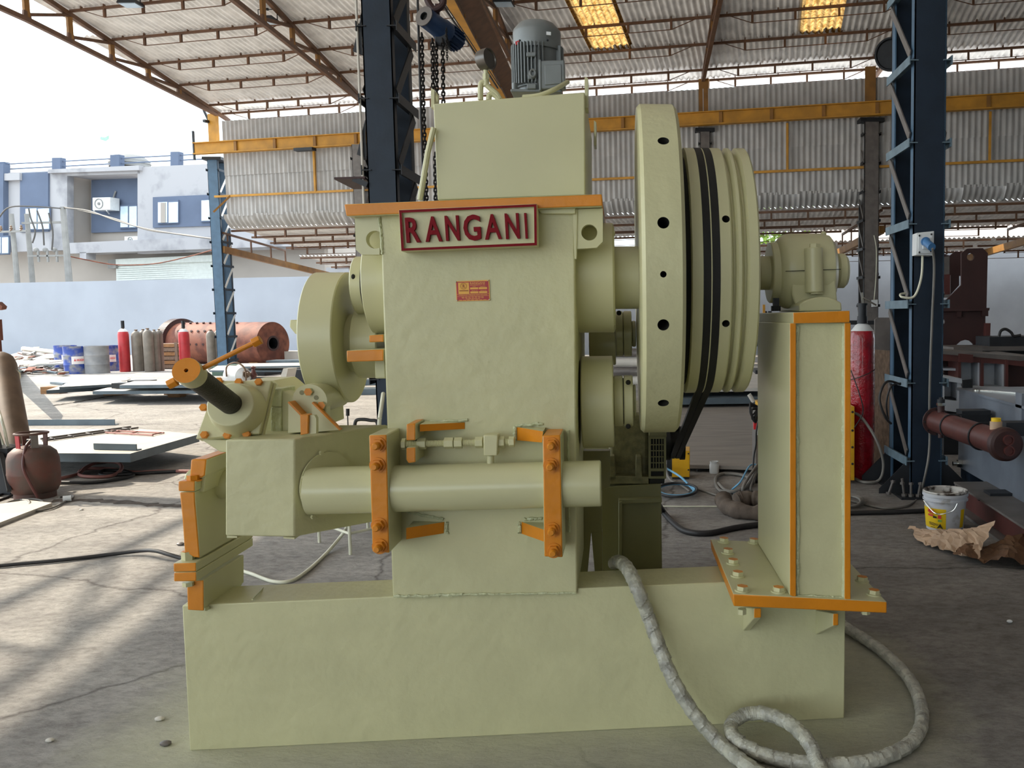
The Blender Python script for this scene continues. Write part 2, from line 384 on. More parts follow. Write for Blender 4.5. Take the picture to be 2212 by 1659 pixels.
def spl(pts, k=6, closed=False):
    pts = [V(q) for q in pts]; m_ = len(pts); out = []
    rng = range(m_ if closed else m_ - 1)
    for i in rng:
        g = (lambda j: pts[j % m_]) if closed else (lambda j: pts[max(0, min(m_ - 1, j))])
        p0, p1, p2, p3 = g(i - 1), g(i), g(i + 1), g(i + 2)
        for a in range(k):
            t = a / k
            out.append(0.5 * ((2 * p1) + (p2 - p0) * t + (2 * p0 - 5 * p1 + 4 * p2 - p3) * t * t + (3 * p1 - p0 - 3 * p2 + p3) * t ** 3))
    if not closed: out.append(pts[-1])
    return out
def text_mb(txt, p0, ux, uz, wid, hei, dep, bold=0.0):
    """lettering fitted to wid x hei, standing proud by dep along ux x uz"""
    cu = bpy.data.curves.new('t', 'FONT'); cu.body = txt; cu.extrude = 0.5; cu.offset = bold; cu.resolution_u = 3
    to = bpy.data.objects.new('t', cu); COL.objects.link(to); bpy.context.view_layer.update()
    me = bpy.data.meshes.new_from_object(to.evaluated_get(bpy.context.evaluated_depsgraph_get()))
    bpy.data.objects.remove(to); bpy.data.curves.remove(cu)
    x0 = min(q.co.x for q in me.vertices); x1 = max(q.co.x for q in me.vertices)
    y0 = min(q.co.y for q in me.vertices); y1 = max(q.co.y for q in me.vertices)
    ux, uz = V(ux).normalized(), V(uz).normalized(); out = ux.cross(uz); mb = MB()
    vs = [V(p0) + ux * ((q.co.x - x0) / (x1 - x0) * wid) + uz * ((q.co.y - y0) / (y1 - y0) * hei) + out * ((q.co.z + 0.5) * dep) for q in me.vertices]
    mb.add(vs, [tuple(f.vertices) for f in me.polygons]); bpy.data.meshes.remove(me)
    return mb
# ================================================================== THE SHED
fl = MB(); fl.add([(-130, -40, 0), (90, -40, 0), (90, 150, 0), (-130, 150, 0)], [(0, 1, 2, 3)])
floor = fl.build('floor', fm); floor['kind'] = 'structure'

TS = [0.0, 5.0, 10.05, 15.0, 19.65, 24.5, 29.5]
def roofz(t):
    if t < 0: return 7.91 + 0.0985 * t
    q = t % 16.0
    return 7.91 + 0.0985 * min(q, 16 - q)
PITCH = 0.146
def corr_mesh(name, length, m, waves=7, amp=0.026, rows=1, k=6, curve=None):
    nx = waves * k + k // 2; vs = []; fs = []
    for j in range(rows + 1):
        for i in range(nx + 1):
            x = i * PITCH / k; c = amp * math.cos(2 * math.pi * i / k)
            if curve: y, z, ny, nz_ = curve(j / rows); vs.append((x, y + ny * c, z + nz_ * c))
            else: vs.append((x, length * j / rows, c))
    for j in range(rows):
        for i in range(nx):
            a = j * (nx + 1) + i; fs.append((a, a + 1, a + nx + 2, a + nx + 1))
    me = bpy.data.meshes.new(name); me.from_pydata(vs, [], fs); me.materials.append(m); me.shade_smooth(); return me
ceil = structure('ceiling')
SW = 7 * PITCH
roof_me = corr_mesh('roof_sheet', 3.12, sheet); sky_me = corr_mesh('skylight_sheet', 3.12, sk)
def frame(x, y, loc):
    x = V(x).normalized(); y = V(y).normalized(); z = x.cross(y).normalized(); 
    M = Matrix((x, y, z)).transposed().to_4x4(); M.translation = loc; return M
def inpoly(p, poly):
    c = False; j = len(poly) - 1
    for i in range(len(poly)):
        if (poly[i][1] > p[1]) != (poly[j][1] > p[1]) and p[0] < (poly[j][0] - poly[i][0]) * (p[1] - poly[i][1]) / (poly[j][1] - poly[i][1]) + poly[i][0]: c = not c
        j = i
    return c
SKY = [[(1215, 0), (1318, 0), (1330, 125), (1228, 128)], [(1745, -40), (1885, -60), (1812, 90), (1712, 88)]]
up_dir = (-ED + ZV * 0.0985)
for r_, t0 in enumerate((-1.0, 2.0, 5.05)):
    for i in range(31):
        s0 = -0.25 + i * SW
        p0 = BP(s0, -t0, roofz(t0) + 0.012 + 0.004 * (i % 2)); M = frame(E1, up_dir + ZV * 0.006, p0)
        mid = proj(M @ V((SW / 2, 1.55, 0)))
        me = roof_me
        if any(inpoly(mid, q) for q in SKY): me = sky_me
        inst(me, ceil, M, 'skylight_sheet' if me is sky_me else 'roof_sheet')
far = MB()
def slab(s0, s1, t0, t1, th=0.03, dz=0.0):
    a, b = roofz(t0 + 1e-4 if t0 % 16 == 0 else t0) + dz, roofz(t1) + dz
    far.hexa([BP(s0, -t0, a + th), BP(s1, -t0, a + th), BP(s1, -t0, a), BP(s0, -t0, a), BP(s0, -t1, b + th), BP(s1, -t1, b + th), BP(s1, -t1, b), BP(s0, -t1, b)])
slab(0.1, 52, 8.1, 16); slab(0.1, 52, 16, 24); slab(0.1, 52, 24, 32); slab(0.1, 52, 32, 40); slab(0.1, 52, 40, 46)  # unseen roof, stretched far back and right to block light
slab(31.4, 52, -1, 8.1)
far.build('roof_sheets_beyond_ridge', sheet, ceil)
for bay in range(6):
    for t in (-0.42, 0.35, 2.0, 3.5, 5.05, 6.6, 8.1):
        a, b = TS[bay] + 0.04, TS[bay + 1] - 0.04; z = roofz(t) - 0.06; q = MB(); P = lambda s, dz: BP(s, -t, z + dz)
        q.bar(P(a, 0), P(b, 0), 0.055, 0.055)
        n_ = 4; ss = [a + (b - a) * (k + 0.9) / (n_ + 0.8) for k in range(n_)]
        for s in ss: q.bar(P(s, 0), P(s, -0.21), 0.05, 0.05, up=E1)
        pts = [P(a + 0.35, -0.02)] + [P(s, -0.21) for s in (ss[0], ss[-1])] + [P(b - 0.35, -0.02)]
        for k in range(3): q.bar(pts[k], pts[k + 1], 0.016, 0.016)
        for k in range(8):
            s = a + (b - a) * (k + 0.5) / 8; q.bar(P(s, 0.0), P(s, 0.075), 0.02, 0.07)
        q.build('purlin', brown, ceil)

def truss(s, lab, half=False):
    o = thing('roof_truss', lab, 'truss', BP(s, 0, 7.6), group=None)
    def bz(t): q = min(t, 16 - t); return 7.72 + 0.018 * q
    MB().bar(BP(s, 0.9, roofz(-0.9) - 0.12), BP(s, -8, roofz(8) - 0.12), 0.09, 0.10).build('top_chord', brown, o)
    MB().bar(BP(s, 0.1, bz(0)), BP(s, -8, bz(8)), 0.09, 0.10).build('bottom_chord', brown, o)
    MB().bar(BP(s, -8, roofz(8) - 0.12), BP(s, -16, roofz(16) - 0.12), 0.09, 0.10).build('top_chord', brown, o)
    MB().bar(BP(s, -8, bz(8)), BP(s, -16, bz(16)), 0.09, 0.10).build('bottom_chord', brown, o)
    ts = [0.35, 2.0, 3.5, 5.05, 6.6, 8.0, 9.4, 11, 12.5, 14, 15.6]
    for i, t in enumerate(ts):
        m_ = MB().bar(BP(s, -t, roofz(t) - 0.1), BP(s, -t, bz(t)), 0.12, 0.06, up=E1)
        m_.build('post', ochred, o)
        g_ = MB().prism([BP(s - 0.02, -t + a, bz(t) + b) for a, b in ((-0.13, 0.0), (0.13, 0.0), (0.10, 0.17), (-0.10, 0.17))], E1 * 0.05); g_.build('gusset_plate', brown, o)
        if i: MB().bar(BP(s, -ts[i - 1], roofz(ts[i - 1]) - 0.14), BP(s, -t, bz(t) + 0.1), 0.06, 0.07).build('web_bar', brown, o)
    return o
for s, lb in zip(TS[:6], ('brown steel roof truss closing the open gable end against the sky',
                          'brown steel roof truss behind the left blue column, second from the gable',
                          'brown steel roof truss passing above the grey motor',
                          'brown steel roof truss coming down on the wall column behind the grooved pulley',
                          'brown steel roof truss coming down beside the blue column with the round dish',
                          'brown steel roof truss at the far end beyond the right blue column')):
    truss(s, lb)
# far-bay gable truss that throws the striped shade on the floor
g2 = MB()
g2.bar(BP(0, -16, 7.8), BP(0, -24, 8.6), 0.07, 0.07); g2.bar(BP(0, -16, 7.45), BP(0, -24, 7.55), 0.07, 0.07)
for t in (17.5, 19, 20.5, 22, 23.5):
    g2.bar(BP(0, -t, roofz(t) - 0.1), BP(0, -t, 7.6), 0.06, 0.06, up=E1); g2.bar(BP(0, -t, 7.5), BP(0, -t - 1.5, roofz(t + 1.5) - 0.1), 0.05, 0.05)
ow = g2.solo('roof_truss', brown, 'brown steel roof truss of the nearer bay above the open gable side', 'truss')

# ---------------------------------------------------------------- lattice columns
def angle_bar(mb, p0, p1, w_, side, th=0.008, mi=0, up=ZV):
    mb.bar(p0, p1, w_, th, mi, up=up)
    t = (V(p1) - V(p0)).normalized(); mb.bar(V(p0) + V(side) * w_ * 0.5, V(p1) + V(side) * w_ * 0.5, th, w_, mi, up=up)
def lattice_column(px0, px1, D, z1, depth, lab, step=0.66, mats=(blueC, blueF, blueL, greyst), diag_w=0.055, cap=True, z0=0.0, dirn=1):
    pa, pb = W(px0, 690, D), W(px1, 690, D); pa.z = pb.z = 0
    wd = (pb - pa).length; ex = (pb - pa).normalized(); ed = V(ED); loc = (pa + pb) / 2
    o = thing('steel_column', lab, 'column', loc)
    def Q(x, y, z): return pa + ex * x + ed * y + ZV * z
    def chord(y0, fl, nm, m_):
        q = MB(); th = 0.012; q.hexa([Q(0, y0, z1), Q(wd, y0, z1), Q(wd, y0, z0), Q(0, y0, z0), Q(0, y0 + th, z1), Q(wd, y0 + th, z1), Q(wd, y0 + th, z0), Q(0, y0 + th, z0)])
        for x in (0, wd - th):
            q.hexa([Q(x, y0, z1), Q(x + th, y0, z1), Q(x + th, y0, z0), Q(x, y0, z0), Q(x, y0 + fl, z1), Q(x + th, y0 + fl, z1), Q(x + th, y0 + fl, z0), Q(x, y0 + fl, z0)], 1)
        q.build(nm, [m_, mats[1]], o, smooth=0)
    chord(0, 0.085, 'front_channel', mats[0]); chord(depth, -0.085, 'rear_channel', mats[0])
    z = z0 + 0.30; k = 0
    while z < z1 - 0.2:
        for x, sd in ((-0.006, -1), (wd + 0.006, 1)):
            q = MB(); angle_bar(q, Q(x, -0.02, z), Q(x, depth + 0.02, z), diag_w, ex * sd); q.build('batten', mats[2], o, smooth=0)
            if z + step < z1:
                q = MB(); q.bar(Q(x + sd * 0.012, 0.06, z + 0.06), Q(x + sd * 0.012, depth - 0.02, z + step - 0.05), 0.010, diag_w * 1.05, up=ex.cross(ZV)); q.build('diagonal', mats[3], o, smooth=0)
        z += step; k += 1
    return o, Q, wd
# wall row
wallcols = [(465, 487, 27.0, 'far blue lattice column at the open corner beside the yard'),
            (1516, 1537, 23.6, 'wall lattice column behind the top of the grooved pulley'),
            (1866, 1897, 22.6, 'dark lattice column between the pedestal and the right blue column')]
for i, (a, b, D, lab) in enumerate(wallcols):
    m_ = (blueF, blueC, blueC, whitep) if i == 0 else (greyst, darkst, darkst, greyst)  # corner column: sunlight on its lattice is put in as white diagonals
    o, Q, wd = lattice_column(a, b, D, 6.45, 0.62, lab, step=0.72, mats=m_, diag_w=0.07)
    MB().bar(Q(wd / 2, 0.2, 6.8), Q(wd / 2, 0.2, 7.75), 0.14, 0.27, up=E1).build('crane_post', ochre if i == 0 else ochred, o)
    if i == 2:
        q = MB(); q.prism([W(x, y, 22.5) for x, y in ((1884, 648), (1896, 647), (1896, 662), (1884, 663))], (0, .12, 0)); q.build('switch_box', whitep, o, smooth=0)
        q = MB(); q.tube(spl([W(1888, 508, 22.5), W(1893, 540, 22.5), W(1892, 600, 22.5), W(1888, 648, 22.5)]), .012, 6); q.build('drop_wire', cablew, o)
    MB().bar(Q(wd / 2, -0.05, 6.40), Q(wd / 2, 0.7, 6.40), wd + 0.25, 0.09).build('cap_bracket', darkst, o)
for s, lb in ((5.0, 'hidden wall column behind the left blue column'), (10.05, 'wall lattice column behind the tall tank')):
    p = proj(BP(s, -0.6, 3)); D = BP(s, -0.6, 0).y
    lattice_column(p[0] - 11, p[0] + 11, D, 6.45, 0.62, lb, step=0.72, mats=(greyst, darkst, darkst, greyst), diag_w=0.07)
# near row
ncol, NQ, nwd = lattice_column(1970, 2038, 7.36, 6.38, 0.66, 'tall dark blue lattice column carrying the white socket box', mats=(blueC, blueF, blueL, greyst), diag_w=0.07)
q = MB(); q.hexa([NQ(-0.12, -0.16, 0.02), NQ(nwd + 0.12, -0.16, 0.02), NQ(nwd + 0.12, -0.16, 0), NQ(-0.12, -0.16, 0), NQ(-0.12, 0.84, 0.02), NQ(nwd + 0.12, 0.84, 0.02), NQ(nwd + 0.12, 0.84, 0), NQ(-0.12, 0.84, 0)])
q.build('base_plate', darkst, ncol, smooth=0)
for a in (0.02, 0.62):
    for x, sd in ((0, -1), (nwd, 1)):
        MB().prism([NQ(x, a, 0.02), NQ(x + sd * 0.26, a, 0.02), NQ(x + sd * 0.26, a, 0.06), NQ(x, a, 0.32)], ED * 0.012).build('base_gusset', darkst, ncol, smooth=0)
for i, (x, y) in enumerate(((-0.08, -0.10), (-0.03, -0.12), (0.03, -0.12), (-0.19, -0.02))):
    q = MB(); c = NQ(x, y, 0.02); q.cyl(c, c + V((0.02 * (i - 1), 0, 0.12 + 0.03 * (i == 0))), 0.011, n=10); q.hexn(c + V((0.0, 0, 0.0)), ZV, 0.024, 0.02); q.hexn(c + V((0.018 * (i - 1), 0, 0.1)), ZV, 0.02, 0.018); q.build('anchor_bolt', greyst, ncol)
nc2, NQ2, nwd2 = lattice_column(806, 868, 8.43, 6.38, 0.66, 'tall dark blue lattice column rising left of the cream tank', mats=(blueC, darkst, darkst, darkst), diag_w=0.09)
q = MB(); q.tube([NQ2(-0.05, 0.02, 6.3), NQ2(-0.05, 0.02, 5.4), NQ2(-0.045, 0.0, 2.6)], 0.012); q.build('conduit', pale, nc2)
for z in (4.2, 3.25, 5.05):
    q = MB(); q.prism([NQ2(-0.01, 0.02, z + 0.16), NQ2(-0.01, 0.02, z - 0.2), NQ2(-0.10, 0.02, z - 0.16)], ED * 0.01); q.build('bracket', darkst, nc2, smooth=0)
q = MB(); q.prism([NQ2(-0.02, -0.02, 2.86), NQ2(-0.30, -0.05, 2.85), NQ2(-0.22, 0.25, 2.80), NQ2(0.0, 0.25, 2.80)], ZV * 0.02); q.build('shelf_plate', maroon, nc2, smooth=0)
q = MB(); q.bar(NQ2(0.0, 0.0, 2.80), NQ2(-0.13, 0.0, 2.86), 0.05, 0.05); q.build('bracket', darkst, nc2, smooth=0)
# round dish on the wall truss beside the right column
p = W(1925, 118, 16.0); q = MB(); q.lathe([(0, 0.0), (0, 0.29), (0.06, 0.29), (0.06, 0.26), (0.02, 0.24), (0.02, 0)], p, V((-0.25, -1, -0.12)), 32); q.bar(p + V((0, 0.05, 0)), p + V((0.1, 0.1, 0.9)), 0.04, 0.04)
q.solo('ceiling_lamp', darkst, 'round dark dish lamp hanging behind the right blue column', 'lamp')
# crane runway along the wall
cg = thing('crane_girder', 'ochre crane runway beam running along the corrugated wall', 'beam', BP(0, -0.45, 6.47))
q = MB(); P = lambda s, y, z: BP(s, y - 0.42, z)
def ibeam(q, s0, s1, PP, z0, z1, fw, mi=0):
    for z in (z0, z1 - 0.025): q.hexa([PP(s0, -fw, z + 0.025), PP(s1, -fw, z + 0.025), PP(s1, -fw, z), PP(s0, -fw, z), PP(s0, fw, z + 0.025), PP(s1, fw, z + 0.025), PP(s1, fw, z), PP(s0, fw, z)], mi)
    q.hexa([PP(s0, -0.01, z1), PP(s1, -0.01, z1), PP(s1, -0.01, z0), PP(s0, -0.01, z0), PP(s0, 0.01, z1), PP(s1, 0.01, z1), PP(s1, 0.01, z0), PP(s0, 0.01, z0)], mi)
ibeam(q, -0.55, 32, P, 6.46, 6.80, 0.10); q.build('beam', ochre, cg, smooth=0)
s = 0.9
while s < 31:
    q = MB(); q.bar(P(s, -0.05, 6.49), P(s, -0.05, 6.77), 0.02, 0.09, up=E1); q.build('stiffener', ochred, cg, smooth=0); s += 1.32
q = MB(); q.bar(P(2.9, -0.02, 6.42), P(3.5, -0.02, 6.42), 0.2, 0.08); q.build('joint_plate', darkst, cg)
q = MB(); q.bar(BP(-0.55, -0.42, 6.3), BP(-0.55, -0.42, 7.15), 0.05, 0.05, up=E1); q.build('end_stop', darkst, cg)
# near runway (out of the picture's top, it shades the floor)
cg2 = MB(); P2 = lambda s, y, z: BP(s, y - 16.2, z); ibeam(cg2, -0.5, 33.5, P2, 6.4, 6.95, 0.14)
cg2.solo('crane_girder', ochre, 'ochre crane runway beam carried by the two near blue columns', 'beam')
# bridge crane girder
bg_ = thing('bridge_crane', 'yellow edged bridge crane girder running from the wall over the machine', 'crane', W(1100, 205, 21.3))
a0, a1 = W(1098, 214, 22.6), W(955, -40, 14.3); a0.z = a1.z = 6.82; wv = E1 * 0.20
MB().hexa([a0 - wv * 0.7 + ZV * .02, a0 + wv * 0.2 + ZV * .02, a0 + wv * 0.2, a0 - wv * 0.7, a1 - wv * 0.7 + ZV * .02, a1 + wv * 0.2 + ZV * .02, a1 + wv * 0.2, a1 - wv * 0.7]).build('bottom_flange', ochre, bg_, smooth=0)
a0 = a0 + wv * 0.2; a1 = a1 + wv * 0.2
MB().hexa([a0 + ZV * .5, a0 + wv * .05 + ZV * .5, a0 + wv * .05, a0, a1 + ZV * .5, a1 + wv * .05 + ZV * .5, a1 + wv * .05, a1]).build('web_plate', brown, bg_, smooth=0)
MB().hexa([a0 + wv * 1.6 + ZV * .30, a0 + wv * 1.6 + ZV * .28, a0 + ZV * .05, a0 + ZV * .07, a1 + wv * 1.6 + ZV * .30, a1 + wv * 1.6 + ZV * .28, a1 + ZV * .05, a1 + ZV * .07]).build('walkway', brown, bg_, smooth=0)
for k in range(7):
    c = a0 + (a1 - a0) * (k + 0.5) / 7; q = MB(); q.bar(c + wv * .08 + ZV * .03, c + wv * .08 + (a1 - a0).normalized() * .5 + ZV * .47, .03, .03); q.build('stiffener', ochred, bg_, smooth=0)
q = MB(); q.tube([W(935, -20, 13.0), W(1010, 90, 15.5), W(1075, 190, 18.5)], 0.018); q.tube([W(941, -20, 13.0), W(1016, 90, 15.5), W(1081, 190, 18.5)], 0.010); q.build('festoon_cable', cablek, bg_)

# ---------------------------------------------------------------- back wall of the shed
wb = structure('wall_back')
ws_up = corr_mesh('wall_sheet_upper', 1.62, sheetw); ws_lo = corr_mesh('wall_sheet_lower', 1.42, sheetw); ws_md = corr_mesh('wall_sheet_middle', 1.7, sheetw)
def flare(t):
    th = t * 1.15; r = 0.42
    return (-r * math.sin(th), 0.0 + r * (1 - math.cos(th)), math.sin(th) * 0.0, 1.0) if False else (0.0, 0, 0, 1)
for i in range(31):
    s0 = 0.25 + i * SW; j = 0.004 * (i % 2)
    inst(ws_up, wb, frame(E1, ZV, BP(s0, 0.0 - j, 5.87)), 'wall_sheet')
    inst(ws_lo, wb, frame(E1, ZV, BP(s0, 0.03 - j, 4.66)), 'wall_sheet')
we = structure('added_wall_right')  # unseen wall added to cut the light from the right
for k in range(23):
    t0 = -2.0 * k; q = MB(); q.hexa([BP(34, t0, 9), BP(34.06, t0, 9), BP(34.06, t0, 0), BP(34, t0, 0), BP(34, t0 - 1.98, 9), BP(34.06, t0 - 1.98, 9), BP(34.06, t0 - 1.98, 0), BP(34, t0 - 1.98, 0)]); q.build('wall_panel', sheetw, we, smooth=0)
wf = structure('added_wall_front')  # unseen wall added behind the camera, left part open to let light in
for k in range(6, 17):
    s0 = 2.0 * k; q = MB(); q.hexa([BP(s0, -45.9, 9), BP(s0 + 1.98, -45.9, 9), BP(s0 + 1.98, -45.9, 0), BP(s0, -45.9, 0), BP(s0, -45.96, 9), BP(s0 + 1.98, -45.96, 9), BP(s0 + 1.98, -45.96, 0), BP(s0, -45.96, 0)]); q.build('wall_panel', sheetw, wf, smooth=0)
# flared skirt sheets
def skirt_curve(t):
    z = 0.36 * (1 - t); y = 0.0 + 0.34 * t * t
    dy, dz = 0.68 * t, -0.36; l_ = math.hypot(dy, dz)
    return (y, z, -dz / l_ * -1, dy / l_ * -1)
sk_me = corr_mesh('skirt_sheet', 1, sheetw, rows=6, curve=skirt_curve)
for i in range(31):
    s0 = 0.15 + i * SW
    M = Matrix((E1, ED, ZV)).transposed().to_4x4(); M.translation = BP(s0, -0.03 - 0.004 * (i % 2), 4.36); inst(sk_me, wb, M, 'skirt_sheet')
for z in (5.25,):
    q = MB(); q.bar(BP(-0.1, -0.09, z), BP(32, -0.09, z), 0.06, 0.06); q.build('girt', ochred if z != 5.25 else ochre, wb, smooth=0)
for s in (3.35, 8.3, 17.2, 22.2):
    q = MB(); q.bar(BP(s, -0.1, 5.25), BP(s, -0.1, 6.46), 0.06, 0.06, up=E1); q.build('sag_post', ochre, wb, smooth=0)
q = MB(); q.bar(BP(0.0, -0.4, 4.75), BP(0.45, -0.1, 5.25), 0.05, 0.05); q.build('corner_brace', ochred, wb, smooth=0)

# ---------------------------------------------------------------- lean-to behind the wall
cn = structure('canopy_roof')
cs1 = corr_mesh('canopy_sheet', 2.3, sheet, k=5); cs2 = corr_mesh('canopy_sheet_long', 3.6, sheet, k=5)
for i in range(31):
    s0 = 0.1 + i * SW
    inst(cs1, cn, frame(E1, ED - ZV * 0.05, BP(s0, 0.3, 4.36)), 'canopy_sheet')
    inst(cs1, cn, frame(E1, ED - ZV * 0.05, BP(s0, 2.5, 4.25)), 'canopy_sheet')
    inst(cs2, cn, frame(E1, ED - ZV * 0.05, BP(s0, 5.7, 3.86)), 'canopy_sheet')
for bay in range(6):
    for u, z in ((0.5, 4.27), (1.9, 4.20), (3.3, 4.13), (4.6, 4.06), (5.85, 3.78), (7.4, 3.70), (9.0, 3.62)):
        a, b = TS[bay] + 0.1, TS[bay + 1] - 0.05; q = MB(); P = lambda s, dz: BP(s, u, z + dz)
        q.bar(P(a, 0), P(b, 0), 0.05, 0.06)
        for k in range(4):
            s = a + (b - a) * (k + 0.8) / 4.6; q.bar(P(s, 0), P(s, -0.24), 0.05, 0.05, up=E1)
        q.bar(P(a + 0.8, -0.24), P(b - 0.8, -0.24), 0.018, 0.018); q.build('purlin', brown, cn, smooth=0)
for s in TS:
    q = MB(); q.bar(BP(s, 0.05, 3.68), BP(s, 9.2, 3.30), 0.12, 0.20); q.build('rafter', ochred, cn, smooth=0)
    q = MB(); q.bar(BP(s, 0.1, 4.18), BP(s, 4.7, 3.98), 0.06, 0.06)
    for u in (0.4, 2.0, 3.5, 4.7): q.bar(BP(s, u, 3.6 - 0.04 * u), BP(s, u, 4.2 - 0.045 * u), 0.04, 0.04, up=E1)
    q.build('rafter_tie', brown, cn, smooth=0)

# ---------------------------------------------------------------- floodlights under the roof
def flood(px, py, D, lab, w_=0.42):
    c = W(px, py, D); o = thing('floodlight', lab, 'lamp', c)
    q = MB(); q.hexa([c + V((-w_ / 2, 0, .03)), c + V((w_ / 2, 0, .03)), c + V((w_ / 2 - .05, 0, .12)), c + V((-w_ / 2 + .05, 0, .12)), c + V((-w_ / 2, .34, .03)), c + V((w_ / 2, .34, .03)), c + V((w_ / 2 - .05, .34, .12)), c + V((-w_ / 2 + .05, .34, .12))]); q.build('housing', darkst, o, smooth=0)
    q = MB(); q.box(c + V((-w_ / 2 + .03, .03, .015)), c + V((w_ / 2 - .03, .31, .03))); q.build('glass', glass, o, smooth=0)
    q = MB(); q.tube([c + V((-w_ / 2, .17, .06)), c + V((-w_ / 2, .17, .30)), c + V((w_ / 2, .17, .30)), c + V((w_ / 2, .17, .06))], 0.012); q.bar(c + V((0, .17, .28)), c + V((0, .17, .33)), .04, .04, up=E1); q.build('bracket', darkst, o, smooth=0)
flood(571, 45, 20.0, 'black floodlight hanging under the second roof truss')
flood(1085, 6, 19.0, 'black floodlight cut by the top edge above the motor')
flood(272, 8, 19.5, 'dark floodlight at the top edge under the gable roof sheets')
# small camera on the gable end
q = MB(); p = W(440, 238, 27.2); q.bar(p, p + V((0.15, 0, -0.35)), 0.07, 0.05); q.bar(p + V((0.15, 0, -.35)), p + V((.1, -.2, -.36)), .09, .08); q.bar(p, p + V((0.25, 0, 0.12)), .04, .04)
q.solo('gable_bracket', darkst, 'small dark bracket hanging below the gable truss end', 'bracket')

# ================================================================== OUTSIDE
# boundary walls
CW0 = W(300, 700, 40.0); CW0.z = 0
def CWP(px, py, o=0.0): return OP(px, py, CW0 + NB * o, NB)
wl = MB(); a = CWP(-260, 612); b = CWP(705, 600); a.z = b.z = 3.36
wl.prism([a, b, V((b.x, b.y, -0.02)), V((a.x, a.y, -0.02))], NB * 0.25); o = wl.build('wall_left', white); o['kind'] = 'structure'
wl = MB(); a = b; a2 = V((a.x, a.y, 3.72)); b2 = CWP(2900, 560); b2.z = 3.72
wl.prism([a2, b2, V((b2.x, b2.y, -0.02)), V((a2.x, a2.y, -0.02))], NB * 0.25); o = wl.build('wall_right', concw); o['kind'] = 'structure'

# house beyond the wall
H0 = W(250, 690, 48.0); H0.z = 0
def HP(px, py, o=0.0): return OP(px, py, H0 + NB * o, NB)
hs = thing('house', 'pale two storey house with blue panels beyond the boundary wall', 'building', HP(250, 690))
def hrect(x0, y0, x1, y1, o, th, m_, name, sl=-0.045, z0=None, parent=None, label=None):
    q = MB(); pts = [HP(x0, y0, o), HP(x1, y0 + sl * (x1 - x0), o), HP(x1, y1 + sl * (x1 - x0) * 0.75, o), HP(x0, y1, o)]
    if z0 is not None: pts[2].z = pts[3].z = z0
    q.prism(pts, NB * th); return q.build(name, m_, parent or hs, smooth=0, label=label)
hrect(-90, 378, 145, 548, 0.0, 0.4, house, 'wall_panel')
hrect(145, 366, 302, 380, 0.0, 2.2, house, 'roof_band')
hrect(103, 366, 300, 374, -0.25, 0.3, house, 'cornice')
hrect(5, 375, 42, 390, -0.25, 0.3, house, 'cornice')
hrect(138, 372, 312, 530, 1.6, 0.3, houseb, 'recess_wall')
hrect(143, 372, 147, 530, 0.2, 1.6, houseb, 'recess_side')
hrect(297, 361, 700, 548, 0.0, 0.4, house, 'wall_panel')
hrect(145, 525, 700, 548, -0.35, 2.2, house, 'floor_band')
hrect(172, 545, 186, 560, -0.35, 0.6, house, 'beam_end')
hrect(-90, 547, 700, 640, 1.0, 0.3, houseb, 'ground_floor_wall', z0=0)
hrect(43, 374, 104, 502, -0.10, 0.12, houseblue, 'blue_panel')
hrect(-20, 355, 7, 550, -0.3, 0.4, houseblue, 'blue_panel')
hrect(197, 389, 312, 503, 1.45, 0.12, houseblue, 'blue_panel')
hrect(330, 426, 500, 492, -0.10, 0.12, houseblue, 'blue_panel')
def hwin(x0, y0, x1, y1, o):
    f = hrect(x0, y0, x1, y1, o, 0.12, houseblue, 'window')
    w3 = (x1 - x0) / 2
    for k in range(2):
        hrect(x0 + k * w3 + 2, y0 + 3, x0 + (k + 1) * w3 - 1, y1 - 3, o - 0.03, 0.04, glass, 'pane', parent=f)
hwin(53, 448, 106, 498, -0.2); hwin(339, 434, 385, 484, -0.2); hwin(433, 430, 482, 480, -0.2); hwin(258, 443, 296, 494, 1.35); hwin(-14, 510, 18, 550, -0.45)
hrect(347, 438, 357, 481, -0.26, 0.05, houseb, 'curtain')
for i in range(4):
    x0 = (-6, 112, 238, 368)[i]; x1 = (8, 130, 257, 385)[i]; y0 = (350, 341, 334.5, 328)[i]
    hrect(x0, y0, x1, y0 + 32, 0.05, 0.35, houseblue, 'parapet_post')
for dy in (0, 11):
    q = MB(); q.tube([HP(5, 355 + dy, .2), HP(470, 331 + dy, .2)], 0.035, 6); q.build('rail', houseblue, hs)
sh = hrect(250, 562, 472, 640, 0.8, 0.1, shut, 'roller_shutter', z0=0)
for k in range(10): hrect(251, 573 + 4.4 * k, 471, 575.5 + 4.4 * k, 0.74, 0.06, shut, 'slat', parent=sh)
hrect(233, 561, 250, 580, 0.6, 0.4, concpole, 'shutter_box'); hrect(467, 553, 482, 575, 0.6, 0.4, concpole, 'shutter_box')
hrect(248, 560, 470, 572, 0.6, 0.4, shut, 'shutter_roll')
q = MB(); q.lathe([(0, 1.0), (.35, .98), (.62, .7), (.7, .3), (.72, 0)], HP(281, 362, 1.4), ZV, 24); q.lathe([(0, .95), (.1, 1.03), (.2, .95)], HP(281, 358, 1.4), ZV, 24)
q.solo('water_tank', concpole, 'ribbed silver water tank on the house roof', 'tank')
